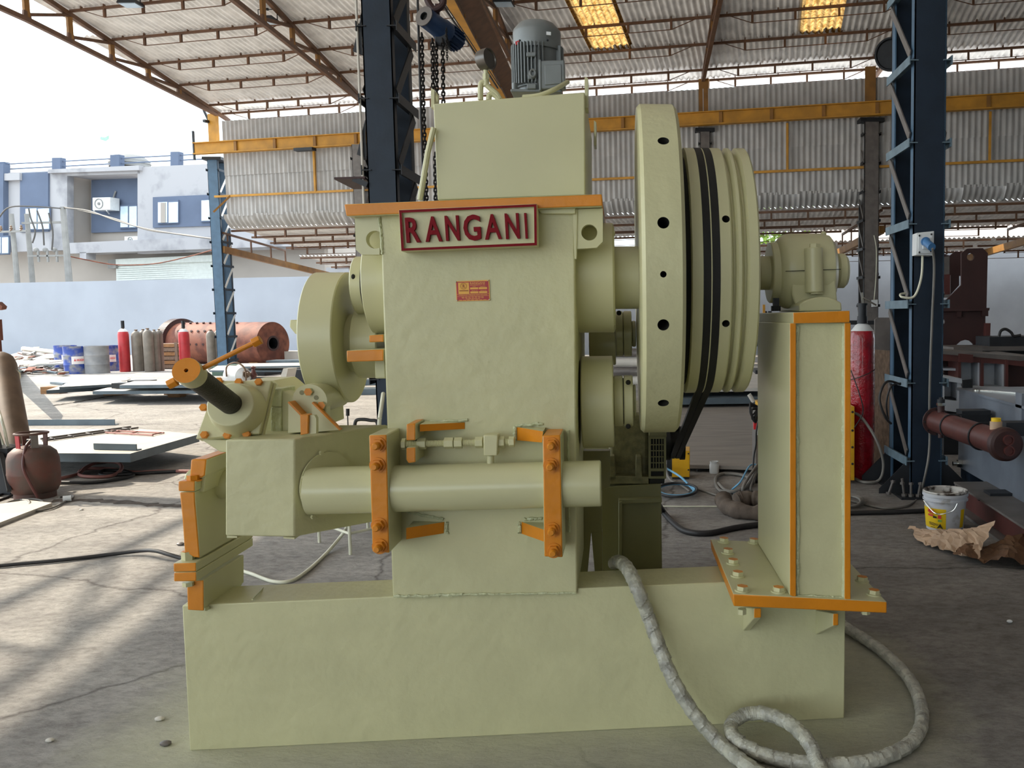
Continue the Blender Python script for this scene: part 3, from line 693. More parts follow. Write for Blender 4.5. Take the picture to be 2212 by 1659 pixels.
def acunit(x0, y0, x1, y1, o, lab):
    a = HP(x0, y0, o); b = HP(x1, y1, o); r_ = thing('air_conditioner', lab, 'air conditioner', V((a.x, a.y, b.z)))
    q = MB(); q.prism([a, HP(x1, y0 - 1, o), b, HP(x0, y1 + 1, o)], NB * 0.6); q.build('case', whitep, r_, smooth=0)
    c = (a * 0.64 + b * 0.36); c.z = (a.z + b.z) / 2; h = (a.z - b.z)
    q = MB(); q.lathe([(0.0, h * .40), (-.03, h * .40), (-.03, h * .34), (0.01, h * .33), (0.01, 0)], c, NB, 24); q.lathe([(-.03, 0), (-.03, h * .12), (0.01, h * .12)], c, NB, 16); q.build('fan_grille', concpole, r_)
    q = MB(); q.bar(HP(x0 + 3, y1 + 2, o), HP(x0 + 10, y1 + 9, o + .5), .05, .05); q.bar(HP(x1 - 8, y1 + 2, o), HP(x1 - 2, y1 + 9, o + .5), .05, .05); q.build('bracket', whitep, r_, smooth=0)
    q = MB(); q.tube(spl([HP(x1 - 2, y0 + 16, o + .3), HP(x1 + 6, y0 + 2, o + .6), HP(x1 + 12, y0 - 14, o + .7)]), .045, 6); q.build('pipe', concpole, r_)
acunit(200, 427, 238, 453, 0.7, 'white air conditioner hung on the blue recess of the house')
acunit(269, 511, 303, 524, 0.3, 'small air conditioner standing on the house balcony ledge')
q = MB(); q.tube([V((W(239, 372, 60).x, 60, 0)), W(239, 372, 60), W(236, 292, 60)], .03, 6); q.solo('flag_pole', pale, 'thin pole with a small flag far above the house', 'pole')
q = MB(); q.prism([W(217, 295, 60), W(226, 297, 60), W(235.5, 292, 60), W(235.5, 300, 60), W(228, 305, 60), W(216, 301, 60)], V((0, .02, 0))); q.solo('flag', mat('flag_green', (150, 215, 170), .8), 'tiny green flag flying above the house', 'flag')
# poles and cables
def pole(x0, x1, y0, Dp, lab, arms=()):
    a = W(x1 - (x1 - x0) / 2, y0, Dp); b = W((x0 + x1) / 2 + 8, 640, Dp); b.z = 0; b.x = a.x + 0.12; r_ = thing('utility_pole', lab, 'pole', b)
    wd_ = pm(x1 - x0, Dp) / 2; q = MB(); q.cyl(b, a, wd_ * 1.1, wd_ * .8, n=8); q.build('shaft', concpole, r_)
    for y in arms:
        c = W((x0 + x1) / 2, y, Dp - .3); q = MB(); q.bar(c - E1 * 0.9, c + E1 * 0.9, .07, .09); q.build('cross_arm', concpole, r_)
        for k in (-.6, 0, .6):
            q = MB(); q.lathe([(0, .03), (.05, .08), (.1, .04), (.15, .08), (.2, .04), (.26, .05), (.3, 0)], c + E1 * k, ZV, 10); q.build('insulator', browncyl, r_)
    return r_
pole(19, 30, 462, 43, 'utility pole nearest the left edge beyond the boundary wall', (500,)); pole(52, 63, 462, 43.6, 'utility pole in front of the blue panelled window, middle of the three'); pole(129, 143, 447, 43, 'tallest utility pole right of the other two, with the twisted cable')
sf = thing('switch_frame', 'switch gear cross arms bolted between two utility poles', 'frame', W(95, 560, 43.2))
q = MB(); q.bar(W(48, 482, 43.2), W(142, 480, 43.2), .1, .1); q.build('cross_arm', concpole, sf); q = MB(); q.bar(W(60, 553, 43.2), W(140, 552, 43.2), .08, .08); q.build('cross_arm', concpole, sf)
for x in (82, 102, 122): q = MB(); q.bar(W(x, 540, 43.2), W(x + 2, 566, 43.2), .08, .08); q.ball(W(x - 4, 540, 43.2), .12, 8, 6); q.build('fuse_holder', concpole, sf)
q = MB()
for pts in ([(62, 450), (66, 470), (76, 500), (70, 525)], [(80, 455), (92, 490), (95, 530)], [(105, 460), (114, 500), (112, 540)], [(-2, 470), (20, 448), (70, 446), (130, 450)]):
    q.tube(spl([W(x, y, 42.8) for x, y in pts]), .035, 6)
q.solo('jumper_wires', cabled, 'loose jumper wires looping between the utility poles', 'cable')
q = MB(); q.tube(spl([W(136, 449, 43), W(190, 455, 42), W(250, 476, 40), W(320, 495, 38), W(400, 508, 36), W(478, 518, 34)]), .035, 6); q.tube(spl([W(136, 447, 43), W(190, 458, 42), W(250, 473, 40), W(320, 497, 38), W(400, 507, 36), W(478, 519, 34)]), .03, 6)
q.solo('overhead_cable', cabled, 'thick twisted overhead cable sagging across the house front', 'cable')
q = MB(); q.tube(spl([W(143, 552, 43), W(180, 560, 44), W(250, 572, 45), (W(330, 570, 45)), W(400, 556, 45), W(466, 538, 45)]), .03, 6); q.solo('thin_wire', rust, 'thin brown wire sagging across the roller shutter', 'cable')
# neighbouring buildings and a tree seen under the canopies
q = MB(); a = OP(500, 530, H0 + NB * 3, NB); b = OP(705, 520, H0 + NB * 3, NB); q.prism([a, b, V((b.x, b.y, 0)), V((a.x, a.y, 0))], NB * 4); q.solo('neighbour_house', houseb, 'plain pale neighbour building behind the canopy on the yard side', 'building')
q = MB(); a = OP(1745, 492, H0 + NB * 8, NB); b = OP(2700, 470, H0 + NB * 8, NB); q.prism([a, b, V((b.x, b.y, 0)), V((a.x, a.y, 0))], NB * 4); q.solo('neighbour_house', mat('pale_pink_house', (240, 222, 210), .9), 'pale pink building seen in the bright strip under the right canopy', 'building')
tr = thing('tree', 'sunlit green tree seen in the bright strip above the bearing', 'tree', W(1650, 690, 46) * 1)
c0 = W(1655, 500, 46); b0 = V((c0.x, c0.y, 0)); MW[tr.as_pointer()] = Matrix.Translation(b0); tr.location = b0
q = MB(); q.tube([b0, b0 + V((.1, 0, 2)), c0 - V((0, 0, .5))], [.25, .18, .1]); q.build('trunk', browncyl, tr)
q = MB(); rnd = random.Random(3)
for k in range(420):
    d_ = V((rnd.gauss(0, 1), rnd.gauss(0, .6), rnd.gauss(0, .55))); c = c0 + d_ * 1.3; a = V((rnd.uniform(-1, 1), rnd.uniform(-1, 1), rnd.uniform(-1, 1))).normalized() * .22; bb = a.cross(V((rnd.random(), rnd.random(), rnd.random() + .1))).normalized() * .12
    q.add([c - a, c + bb, c + a, c - bb], [(0, 1, 2, 3)])
o = q.build('foliage', leaf, tr, smooth=0, stuff=True)
# ================================================================== THE RING ROLLING MACHINE
mch = thing('ring_rolling_machine', 'large cream painted ring rolling machine with orange edges standing in the middle', 'machine', O_, math.atan2(EX.y, EX.x))
def mb_(mb, name, mats, parent=None, **k): return mb.build(name, mats, parent or mch, local=True, **k)
def LP(pts, d): return [L(x, y, d) for x, y in pts]
def pp(pts, d0, d1, mi=0, mf=None, ms=None, mb=None):
    mb = mb or MB(); return mb.prism(LP(pts, d0), (0, d1 - d0, 0), mi, mf, ms)
def part(name, pts, d0, d1, mats=None, mf=None, ms=None, bevel=0.004, parent=None):
    return mb_(pp(pts, d0, d1, 0, mf, ms), name, mats or [cream, orange], parent, bevel=bevel)
XA, YA, ZA = V((1, 0, 0)), V((0, 1, 0)), V((0, 0, 1))
AX = 0.28                                   # depth of the main shaft axis
def hexbolt(c, ax, r, h, mats=(cream, orange), mc=1, washer=0, stud=0, parent=None, name='bolt', ring=None):
    q = MB(); c = V(c); ax = V(ax).normalized()
    if washer: q.cyl(c, c + ax * 0.005, r * 1.28, n=20); c = c + ax * 0.005
    q.hexn(c, ax, r, h, 0, mc)
    if ring: q.cyl(c + ax * h, c + ax * (h + 0.002), r * 0.78, n=16, mi=mc)
    if stud: q.cyl(c + ax * h, c + ax * (h + stud * .75), r * 0.62, n=16); q.cyl(c + ax * (h + stud * .75), c + ax * (h + stud), r * 0.62, r * 0.42, n=16)
    return mb_(q, name, list(mats), parent)

# --- base beam
bb = MB(); pts = LP([(393, 1308), (1827, 1246), (1824, 1552), (410, 1622)], 0.0)
zt = (pts[0].z + pts[1].z) / 2; pts[2].z = pts[3].z = 0.0
bb.prism(pts, (0, 0.215, 0)); base = mb_(bb, 'base_beam', creamr, bevel=0.004)
q = MB(); q.tube([L(545, 1295, 0.01), L(563, 1276, .12), L(570, 1268, 0.2)], 0.003, 6); mb_(q, 'weld_or_glint', weld)  # pale line on the base top, modelled in place of a highlight
q = MB(); q.box((0.86, 0.216, 0.0), (1.95, 0.95, 0.30)); mb_(q, 'rear_sub_frame', olive, bevel=0.004)
# --- upright body
body = mb_(pp([(821, 462), (1241, 448), (1247, 1282), (848, 1289)], -0.012, 0.85), 'upright_body', creamr, bevel=0.006)
q = MB(); rnd = random.Random(5)
def weldline(p0, p1, r=0.007, n=18):
    w_ = MB(); p0, p1 = V(p0), V(p1); pts = [p0 + (p1 - p0) * (i / n) + V((rnd.uniform(-1, 1), rnd.uniform(-1, .3), rnd.uniform(-1, 1))) * r * .35 for i in range(n + 1)]
    w_.tube(pts, [r * rnd.uniform(.7, 1.25) for _ in pts], 6); return mb_(w_, 'weld_or_glint', weld)
weldline(L(850, 1289, -.014), L(1000, 1284, -.016), .006); weldline(L(1000, 1284, -.016), L(1245, 1281, -.014), .004)
weldline(L(826, 550, -.012), L(820, 470, -.012), .006)
# --- top plate, lugs
part('top_plate', [(743, 441), (1300, 419), (1301, 445), (748, 467)], -0.06, 0.85, [cream, orange], mf=1, ms=[0, 1, 0, 1])
lug = mb_(pp([(766, 470), (821, 466), (820, 550), (781, 550), (769, 540)], -0.012, 0.03), 'lifting_lug', cream)
c = L(795, 513, -.1); k_ = MB(); k_.cyl(c, c + YA * 0.4, lr(19, 795, 0), n=32); cut(lug, k_)
lug = mb_(pp([(1243, 452), (1302, 450), (1302, 522), (1289, 535), (1243, 538)], -0.012, 0.03), 'lifting_lug', cream)
c = L(1271, 497, -.1); k_ = MB(); k_.cyl(c, c + YA * 0.4, lr(17, 1271, 0), n=32); cut(lug, k_)
part('gusset', [(765, 468), (826, 466), (826, 483), (800, 478)], -0.008, 0.02); part('gusset', [(1160, 452), (1243, 449), (1243, 462), (1170, 462)], -0.03, 0.0, bevel=0.003)
part('stiffener', [(1236, 452), (1248, 451), (1246, 560), (1241, 560)], -0.018, 0.0, bevel=0.003)
# --- tank with its motor
tank = part('hydraulic_tank', [(936, 224), (1263, 199), (1264, 422), (945, 432)], 0.02, 0.85, [cream])
for (x0, x1, y0, y1, d) in ((931, 938, 190, 232, 0.10), (1263, 1270, 165, 233, 0.06), (1283, 1288, 260, 314, 0.74)):
    lg = part('tank_lug', [(x0, y0), (x1, y0 + 4), (x1, y1), (x0, y1)], d, d + 0.09, [cream], bevel=0)
    if y0 < 250:
        a = L(x0 - 20, y0 + 20, d + .045); k_ = MB(); k_.cyl(a, a + XA * 0.2, 0.016, n=20); cut(lg, k_)
MD = 0.40; mz_ = L(1163, 209, MD); sc_ = Dm(1163, MD) / FPX
mot = mb_(MB().lathe([(0, 0), (0, .030 * 1), (0, 40 * sc_), (14 * sc_, 40 * sc_), (14 * sc_, 45 * sc_), (100 * sc_, 45 * sc_), (100 * sc_, 0)], mz_, ZA, 40), 'motor_body', motorg)
for k in range(44):
    a = 2 * math.pi * k / 44
    if math.cos(a - math.radians(-50)) > 0.93: continue
    dv = V((math.cos(a), math.sin(a), 0)); q = MB(); q.bar(mz_ + dv * 48 * sc_ + ZA * 17 * sc_, mz_ + dv * 48 * sc_ + ZA * 100 * sc_, 14 * sc_, 2.0 * sc_, up=dv.cross(ZA)); mb_(q, 'cooling_fin', motorg, mot, smooth=0)
q = MB(); q.lathe([(92 * sc_, 49 * sc_), (128 * sc_, 50 * sc_), (134 * sc_, 49 * sc_), (148 * sc_, 37 * sc_), (151 * sc_, 30 * sc_), (152 * sc_, 0)], mz_, ZA, 48); mb_(q, 'fan_cowl', motorg, mot)
for a in (-130, -60, 10): 
    dv = V((math.cos(math.radians(a)), math.sin(math.radians(a)), 0)); q = MB(); q.ball(mz_ + dv * 50 * sc_ + ZA * 104 * sc_, 2.2 * sc_, 8, 6); mb_(q, 'cowl_screw', darkst, mot)
def onmot(px, py, dd): return L(px, py, MD - dd * sc_)
q = MB(); q.prism(LP([(1166, 131), (1219, 129), (1221, 189), (1167, 193)], MD - 64 * sc_), (0, 30 * sc_, 0)); tb = mb_(q, 'terminal_box', motorg, mot, bevel=0.004)
q = MB(); q.prism(LP([(1163, 128), (1169, 128), (1170, 195), (1164, 196)], MD - 66 * sc_), (0, 30 * sc_, 0)); mb_(q, 'box_flange', motorg, mot, bevel=0.003)
q = MB(); q.prism(LP([(1176, 140), (1213, 138), (1214, 181), (1177, 184)], MD - 66 * sc_), (0, 4 * sc_, 0)); mb_(q, 'box_lid', motorg, mot, bevel=0.003)
for pts in ([(1137, 112), (1158, 112), (1158, 122), (1137, 122)], [(1139, 160), (1158, 152), (1160, 168), (1140, 172)], [(1138, 180), (1158, 180), (1158, 192), (1138, 192)]):
    q = MB(); q.prism(LP(pts, MD - 56 * sc_), (0, 20 * sc_, 0)); mb_(q, 'foot_pad', motorg, mot, bevel=0.003)
q = MB(); c = onmot(1151, 158, 60); q.tube([c + V((math.cos(a) * 5.5 * sc_, 0, math.sin(a) * 7 * sc_)) for a in [i * math.pi / 8 for i in range(16)]], 2.4 * sc_, 8, closed=True); mb_(q, 'eye_bolt', motorg, mot)
q = MB(); q.prism(LP([(1180, 68), (1190, 69), (1190, 76), (1180, 75)], MD - 50.5 * sc_), (0, 2 * sc_, 0)); mb_(q, 'sticker', whitep, mot, smooth=0)
q = MB(); q.prism(LP([(1113, 90), (1121, 87), (1122, 95), (1114, 97)], MD - 38 * sc_), (0, 4 * sc_, 0)); mb_(q, 'sticker', redh, mot, smooth=0)
q = MB(); q.box(mz_ + V((-52 * sc_, -52 * sc_, -3 * sc_)), mz_ + V((52 * sc_, 52 * sc_, 3 * sc_))); mb_(q, 'motor_flange', motorg, mot, bevel=0.003)
for a, b in ((-1, -1), (1, -1), (0, -1)):
    q = MB(); c = mz_ + V((44 * a * sc_, 44 * b * sc_, 0)); q.cyl(c, c + ZA * 16 * sc_, 6 * sc_, n=14); mb_(q, 'motor_foot', motorg, mot)
# gauge and pipework on the tank
GD = 0.12; c = L(1048, 129, GD); ax = V((0.82, -0.45, 0.06)).normalized(); g_ = MB(); r_ = lr(22, 1048, GD)
g_.lathe([(-.02, 0), (-.02, r_ * .9), (0.0, r_), (.022, r_), (.022, r_ * .9), (.018, r_ * .86), (.018, 0)], c, ax, 32); ga = mb_(g_, 'pressure_gauge', mat('gauge_steel', (104, 100, 96), .3, .8, var=.08))
q = MB(); q.cyl(L(1049, 150, GD), L(1050, 160, GD), .008, n=10); q.hexn(L(1050, 172, GD), ZA, .013, .02); q.cyl(L(1050, 186, GD), L(1050, 170, GD), .011, n=12); mb_(q, 'gauge_fitting', cream, ga)
for pts in ([(1050, 184), (1047, 178), (1040, 180), (1038, 192), (1038, 216)], [(1048, 180), (1058, 190), (1072, 202), (1080, 214)], [(1056, 216), (1057, 206), (1063, 203), (1072, 208), (1078, 216)]):
    q = MB(); q.tube(spl(LP(pts, GD)), .010, 10); mb_(q, 'oil_pipe', cream)
q = MB(); q.tube(spl([L(1130, 210, .2), L(1165, 206, .18), L(1200, 192, .2), L(1226, 177, .3)]), .009, 10); mb_(q, 'conduit', cream)
q = MB(); q.tube([L(937, 276, .0), L(924, 330, .0), L(914, 390, .0), L(907, 432, .0)], .010, 8); mb_(q, 'drain_pipe', cream)
# --- name board
bd = [(861, 453), (1160, 440), (1161, 531), (866, 543)]
sb = part('sign_board', bd, -0.085, -0.012, [creamr], bevel=0.003)
P0 = L(866, 543, -0.085); ux = (L(1161, 531, -.085) - P0).normalized(); uz = (L(861, 453, -.085) - P0); uz = (uz - ux * uz.dot(ux)).normalized()
def inset(a): 
    cx = sum(p[0] for p in bd) / 4; cy = sum(p[1] for p in bd) / 4
    return [(x + (a if x < cx else -a), y + (a if y < cy else -a)) for x, y in bd]
o4 = LP(inset(1), -.0975); i4 = LP(inset(6.5), -.0975)
for k in range(4):
    q = MB(); q.prism([o4[k], o4[(k + 1) % 4], i4[(k + 1) % 4], i4[k]], (0, .0145, 0), 1, mf=0, ms=1); mb_(q, 'sign_border', [crimson, cream], sb, smooth=0)
for ch, x0, x1, yb, yt in (('R', 880, 911, 525, 471), ('A', 921, 957, 523, 469), ('N', 965, 995, 521, 467), ('G', 1004, 1041, 521, 465), ('A', 1049, 1085, 518, 464), ('N', 1094, 1124, 517, 462), ('I', 1136, 1141, 516, 461)):
    p0 = L(x0, yb, -.085); wd = (L(x1, yb, -.085) - p0).length; he = (L(x0, yt, -.085) - p0).length
    t_ = text_mb(ch, p0, ux, uz, wd, he, 0.013, bold=0.02); mb_(t_, 'letter', crimson, sb, smooth=0)
# --- maker's plate
npl = part('maker_plate', [(984.5, 607.5), (1057, 604.5), (1058.5, 649), (986, 651)], -.0155, -.012, [goldm], bevel=0)
P0 = L(986, 651, -.0155); ux = (L(1058.5, 649, -.0155) - P0); PW = ux.length; ux.normalize(); uz = L(984.5, 607.5, -.0155) - P0; PHt = uz.length; uz = (uz - ux * uz.dot(ux)).normalized()
def npr(x0, y0, x1, y1, m_, name, lev=1):
    t = 0.0004 * lev; q = MB(); b0 = P0 - YA * (t - .0004); f = lambda x, y: b0 + ux * PW * x + uz * PHt * y
    q.prism([f(x0, y0), f(x1, y0), f(x1, y1), f(x0, y1)], (0, -.0004, 0)); return mb_(q, name, m_, npl, smooth=0)
npr(.022, .03, .978, .965, redplate, 'red_field'); npr(.075, .355, .395, .92, goldm, 'gold_panel', 2)
for bx in ((.425, .575, .665, .67), (.685, .575, .93, .67), (.425, .375, .665, .47), (.685, .375, .93, .47)): npr(*bx, goldm, 'gold_field', 2)
npr(.10, .495, .37, .54, darkprint, 'print_band', 3)
def nptext(txt, x0, y0, x1, y1, m_, lev=2, bold=0.01):
    b0 = P0 + ux * PW * x0 + uz * PHt * y0 - YA * .0004 * (lev - 1); mb_(text_mb(txt, b0, ux, uz, PW * (x1 - x0), PHt * (y1 - y0), .0004, bold), 'lettering', m_, npl, smooth=0)
nptext('RANGANI', .43, .83, .87, .935, goldm); nptext('ENGINEERING PVT. LTD.', .43, .765, .88, .81, goldm)
nptext('DATE', .50, .69, .59, .725, goldm); nptext('CAPACITY', .725, .69, .89, .725, goldm); nptext('MODEL NO.', .47, .49, .65, .525, goldm); nptext('SERIAL NO.', .73, .49, .91, .525, goldm)
nptext('HYDRAULIC FORGING RING ROLLING', .085, .265, .925, .32, goldm); npr(.02, .335, .98, .345, goldm, 'rule', 2); npr(.02, .235, .98, .245, goldm, 'rule', 2)
for i, (a, b) in enumerate(((.16, .84), (.17, .84), (.29, .71), (.08, .92))):
    for k in range(7):
        xx = a + (b - a) * k / 7; npr(xx, .185 - .048 * i, xx + (b - a) / 7 * .75, .205 - .048 * i, darkprint if False else goldm, 'small_print', 2)
nptext('R', .205, .66, .285, .83, darkprint, 3, .03)
for r1 in (.125, .1):
    c = P0 + ux * PW * .235 + uz * PHt * .745 - YA * .0009; q = MB(); q.tube([c + ux * math.cos(a) * PW * r1 * .78 + uz * math.sin(a) * PW * r1 * .78 for a in [2 * math.pi * i / 28 for i in range(28)]], .0004, 4, closed=True); mb_(q, 'logo_ring', darkprint, npl)
for x, y in ((.015, .965), (.97, .985), (.02, .045), (.985, .05)):
    q = MB(); q.ball(P0 + ux * PW * x + uz * PHt * y - YA * .001, .0026, 10, 6); mb_(q, 'rivet', chrome, npl)

# --- big flywheel
c = L(1435, 588, AX); D_ = Dm(1435, AX); R = D_ * math.sin(math.atan(350 / FPX))
def xat(px, rr, d=AX, py=590): return L(px, py, d - rr).x
def axle(px0, px1, py, rpx, d=AX, pxc=None, m_=cream, name='housing', bev=0.004, mats=None, parent=None, prof=None):
    pc = (px0 + px1) / 2 if pxc is None else pxc
    R_ = Dm(pc, d) * math.sin(math.atan(rpx / FPX)); cz = L(pc, py, d).z
    x0, x1 = xat(px0, R_, d, py), xat(px1, R_, d, py); q = MB()
    q.lathe(prof(x1 - x0, R_) if prof else [(0, 0), (0, R_ - bev), (bev, R_), (x1 - x0 - bev, R_), (x1 - x0, R_ - bev), (x1 - x0, 0)], (x0, d, cz), XA, 64)
    o = mb_(q, name, mats or m_, parent); return o, x0, x1, R_, cz
fly, fx0, fx1, FR, FZ = axle(1387.5, 1483, 587.5, 350, name='flywheel', mats=[creamr, darkhole], bev=0.012)
k_ = MB(); xm = xat(1433, FR)
for py in (304, 481, 592.5, 702, 871):
    rr_ = 0.0105 if py == 592.5 else 0.0195
    ph = math.asin(max(-1, min(1, 0)))
    r_ = ray(1433, py); p0 = CP; # meet the rim cylinder
    a = toL(p0); b = toL(p0 + r_) - a; 
    A_ = b.y ** 2 + b.z ** 2; B_ = 2 * ((a.y - AX) * b.y + (a.z - FZ) * b.z); C_ = (a.y - AX) ** 2 + (a.z - FZ) ** 2 - FR * FR
    t_ = (-B_ - math.sqrt(B_ * B_ - 4 * A_ * C_)) / (2 * A_); h = a + b * t_; nrm = V((0, h.y - AX, h.z - FZ)).normalized()
    k_.cyl(h + nrm * .02, h - nrm * .22, rr_, n=24, mi=1)
cut(fly, k_)
# --- grooved pulley
c2 = L(1590, 588, AX); PR = Dm(1590, AX) * math.sin(math.atan(260 / FPX)); PZ = L(1590, 588, AX).z
def xr(px): return L(px, 588, AX - PR).x
x0 = xr(1481)
prof = [(xr(px) - x0, PR * f) for px, f in ((1483, .0), (1483, .86), (1495, .86), (1495, .985), (1497, 1), (1520, 1), (1520, .965), (1537, .965), (1537, 1), (1539.5, 1), (1539.5, .965), (1557, .965), (1557, 1), (1580, 1), (1583, .992), (1587, .935), (1591, .935), (1595, .99), (1597, 1.0), (1603, 1.0), (1606, .99), (1611, .935), (1615, .935), (1619, .99), (1621, 1), (1640, 1), (1644, .985), (1644, .80), (1641, .78), (1641, .2), (1641, 0))]
pul = mb_(MB().lathe(prof, (x0, AX, PZ), XA, 96), 'grooved_pulley', [cream, darkhole])
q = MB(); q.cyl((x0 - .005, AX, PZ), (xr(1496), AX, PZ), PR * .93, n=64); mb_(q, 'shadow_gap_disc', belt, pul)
k_ = MB()
for py in (473, 699):
    r_ = ray(1568, py); a = toL(CP); b = toL(CP + r_) - a
    A_ = b.y ** 2 + b.z ** 2; B_ = 2 * ((a.y - AX) * b.y + (a.z - PZ) * b.z); C_ = (a.y - AX) ** 2 + (a.z - PZ) ** 2 - PR * PR
    dd_ = B_ * B_ - 4 * A_ * C_
    if dd_ < 0: continue
    h = a + b * ((-B_ - math.sqrt(dd_)) / (2 * A_)); nrm = V((0, h.y - AX, h.z - PZ)).normalized(); k_.cyl(h + nrm * .02, h - nrm * .2, .0135, n=20, mi=1)
cut(pul, k_)
# small driving pulley and belts
D2 = 2.0; sz = L(1466, 957, D2).z; SR = .085
def hull(pts):
    pts = sorted(pts); 
    def half(ps):
        o = []
        for p in ps:
            while len(o) > 1 and (o[-1][0] - o[-2][0]) * (p[1] - o[-2][1]) - (o[-1][1] - o[-2][1]) * (p[0] - o[-2][0]) <= 0: o.pop()
            o.append(p)
        return o
    a = half(pts); b = half(pts[::-1]); return a[:-1] + b[:-1]
def beltloop(px0, px1):
    xa, xb = xr(px0), xr(px1); r1 = PR * .985
    pts = [(AX + r1 * math.cos(t), PZ + r1 * math.sin(t)) for t in [2 * math.pi * i / 72 for i in range(72)]] + [(D2 + SR * math.cos(t), sz + SR * math.sin(t)) for t in [2 * math.pi * i / 24 for i in range(24)]]
    h = hull(pts); k = len(h); cx = sum(p[0] for p in h) / k; cz = sum(p[1] for p in h) / k; vs = []; fs = []
    for i, (y, z) in enumerate(h):
        a, b = h[i - 1], h[(i + 1) % k]; t = V((b[0] - a[0], b[1] - a[1])).normalized(); nx, nz_ = t.y, -t.x
        vs += [(xa, y + nx * .008, z + nz_ * .008), (xb, y + nx * .008, z + nz_ * .008), (xb, y - nx * .008, z - nz_ * .008), (xa, y - nx * .008, z - nz_ * .008)]
    for i in range(k):
        j = (i + 1) % k
        for e in range(4): fs.append((i * 4 + e, i * 4 + (e + 1) % 4, j * 4 + (e + 1) % 4, j * 4 + e))
    q = MB(); q.add(vs, fs); return mb_(q, 'drive_belt', belt)
beltloop(1520.5, 1536.5); beltloop(1540, 1556.5)
q = MB(); q.lathe([(-.03, 0), (-.03, .10), (.0, .10), (.0, .075), (xr(1556) - xr(1520), .075), (xr(1556) - xr(1520), .10), (xr(1556) - xr(1520) + .03, .10), (xr(1556) - xr(1520) + .03, 0)], (xr(1520), D2, sz), XA, 40); mb_(q, 'motor_pulley', belt)
q = MB(); q.cyl((xr(1520) - .35, D2, sz), (xr(1520), D2, sz), .035, n=20); q.cyl((xr(1520) - .75, D2, sz), (xr(1520) - .16, D2, sz), .15, n=32); mb_(q, 'main_motor', olive)

# --- bearing housings on the right of the body
axle(1240, 1326, 601, 117, name='bearing_housing'); axle(1322, 1328, 601, 112, name='housing_cover')
for a in range(0, 360, 45):
    pass
axle(1326, 1386, 600, 67, name='main_shaft'); axle(1381, 1388, 600, 82, name='shaft_collar')
for py in (504, 586, 698):
    hexbolt(L(1324, py, AX - .16 if py == 586 else AX - .10), XA, .009, .008, (cream, cream), 0)
RD = 0.32
axle(1254, 1325, 868, 100, d=RD, name='roll_housing'); axle(1325, 1346, 866, 55, d=RD, name='roll_collar'); axle(1346, 1348, 866, 50, d=RD, name='seam_ring', m_=belt); axle(1348, 1368, 866, 56, d=RD, name='roll_collar'); axle(1368, 1374, 866, 36, d=RD, name='roll_nut')
for x, y in ((1334, 878), (1357, 826), (1357, 921)):
    q = MB(); c = L(x, y, RD - .092); q.ball(c, .010, 12, 8, sc=(1, .5, 1)); mb_(q, 'spanner_hole', darkhole)
RB = 0.78
axle(1272, 1330, 745, 44, d=RB, name='roll_housing'); axle(1330, 1346, 721, 49, d=RB, name='roll_collar'); axle(1345.5, 1347.5, 721, 45, d=RB, name='seam_ring', m_=belt); axle(1347, 1365, 721, 49, d=RB, name='roll_collar'); axle(1365, 1374, 721, 28, d=RB, name='roll_nut')
for x, y in ((1337, 676), (1356, 736)):
    q = MB(); c = L(x, y, RB - .09); q.ball(c, .011, 12, 8, sc=(1, .5, 1)); mb_(q, 'spanner_hole', darkhole)
# --- motor stand behind the base
SD = 1.02
pts = LP([(1296, 1052), (1428, 1044), (1430, 1200), (1300, 1200)], SD); pts[2].z = pts[3].z = 0.0
mb_(MB().prism(pts, (0, 1.1, 0)), 'motor_stand', olive, bevel=0.005)
part('stand_rib', [(1336, 1085), (1344, 1083), (1343, 1300), (1336, 1300)], SD - .06, SD, [olive], bevel=0.003); part('stand_lip', [(1336, 1079), (1430, 1076), (1430, 1086), (1336, 1089)], SD - .05, SD, [olive], bevel=0.003)
part('motor_foot_plate', [(1302, 1028), (1402, 1030), (1402, 1046), (1302, 1045)], SD, SD + .6, [olivescuff]); part('gearbox', [(1314, 895), (1402, 890), (1402, 1033), (1316, 1034)], SD + .06, SD + .7, [olivescuff], bevel=0.02)
part('gearbox_rib', [(1315, 985), (1328, 985), (1331, 1040), (1312, 1040)], SD + .0, SD + .3, [olivescuff]); part('gearbox_rib', [(1374, 985), (1385, 985), (1388, 1040), (1372, 1040)], SD + .0, SD + .3, [olivescuff])
part('end_shield', [(1402, 920), (1440, 918), (1440, 945), (1402, 945)], SD, SD + .5, [olive])
gr = part('terminal_guard', [(1401, 943), (1439, 943), (1438, 1033), (1402, 1033)], SD + .02, SD + .3, [belt])
for a, b, c_, d_ in ((1401, 943, 1406, 1033), (1434, 943, 1439, 1033), (1401, 941, 1439, 948), (1401, 1012, 1439, 1018), (1402, 1029, 1439, 1034)): part('guard_frame', [(a, b), (c_, b), (c_, d_), (a, d_)], SD, SD + .02, [olive], bevel=0, parent=gr)
for i in range(4): part('guard_bar', [(1411 + 6 * i, 947), (1412.6 + 6 * i, 947), (1412.6 + 6 * i, 1013), (1411 + 6 * i, 1013)], SD + .004, SD + .016, [olive], bevel=0, parent=gr)
for i in range(4): part('guard_bar', [(1405, 960 + 13 * i), (1435, 960 + 13 * i), (1435, 961.8 + 13 * i), (1405, 961.8 + 13 * i)], SD + .002, SD + .012, [olive], bevel=0, parent=gr)
part('terminal_block', [(1404, 1034), (1436, 1034), (1435, 1045), (1404, 1045)], SD, SD + .2, [belt], bevel=0.002)
part('stand_web', [(1246, 974), (1318, 974), (1318, 1050), (1300, 1060), (1300, 1150), (1277, 1150), (1269, 1240), (1246, 1240)], .60, .66, [olive], bevel=.002)
part('stand_web', [(1277, 1149), (1301, 1149), (1301, 1240), (1285, 1240)], .60, .66, [olive], bevel=.002)

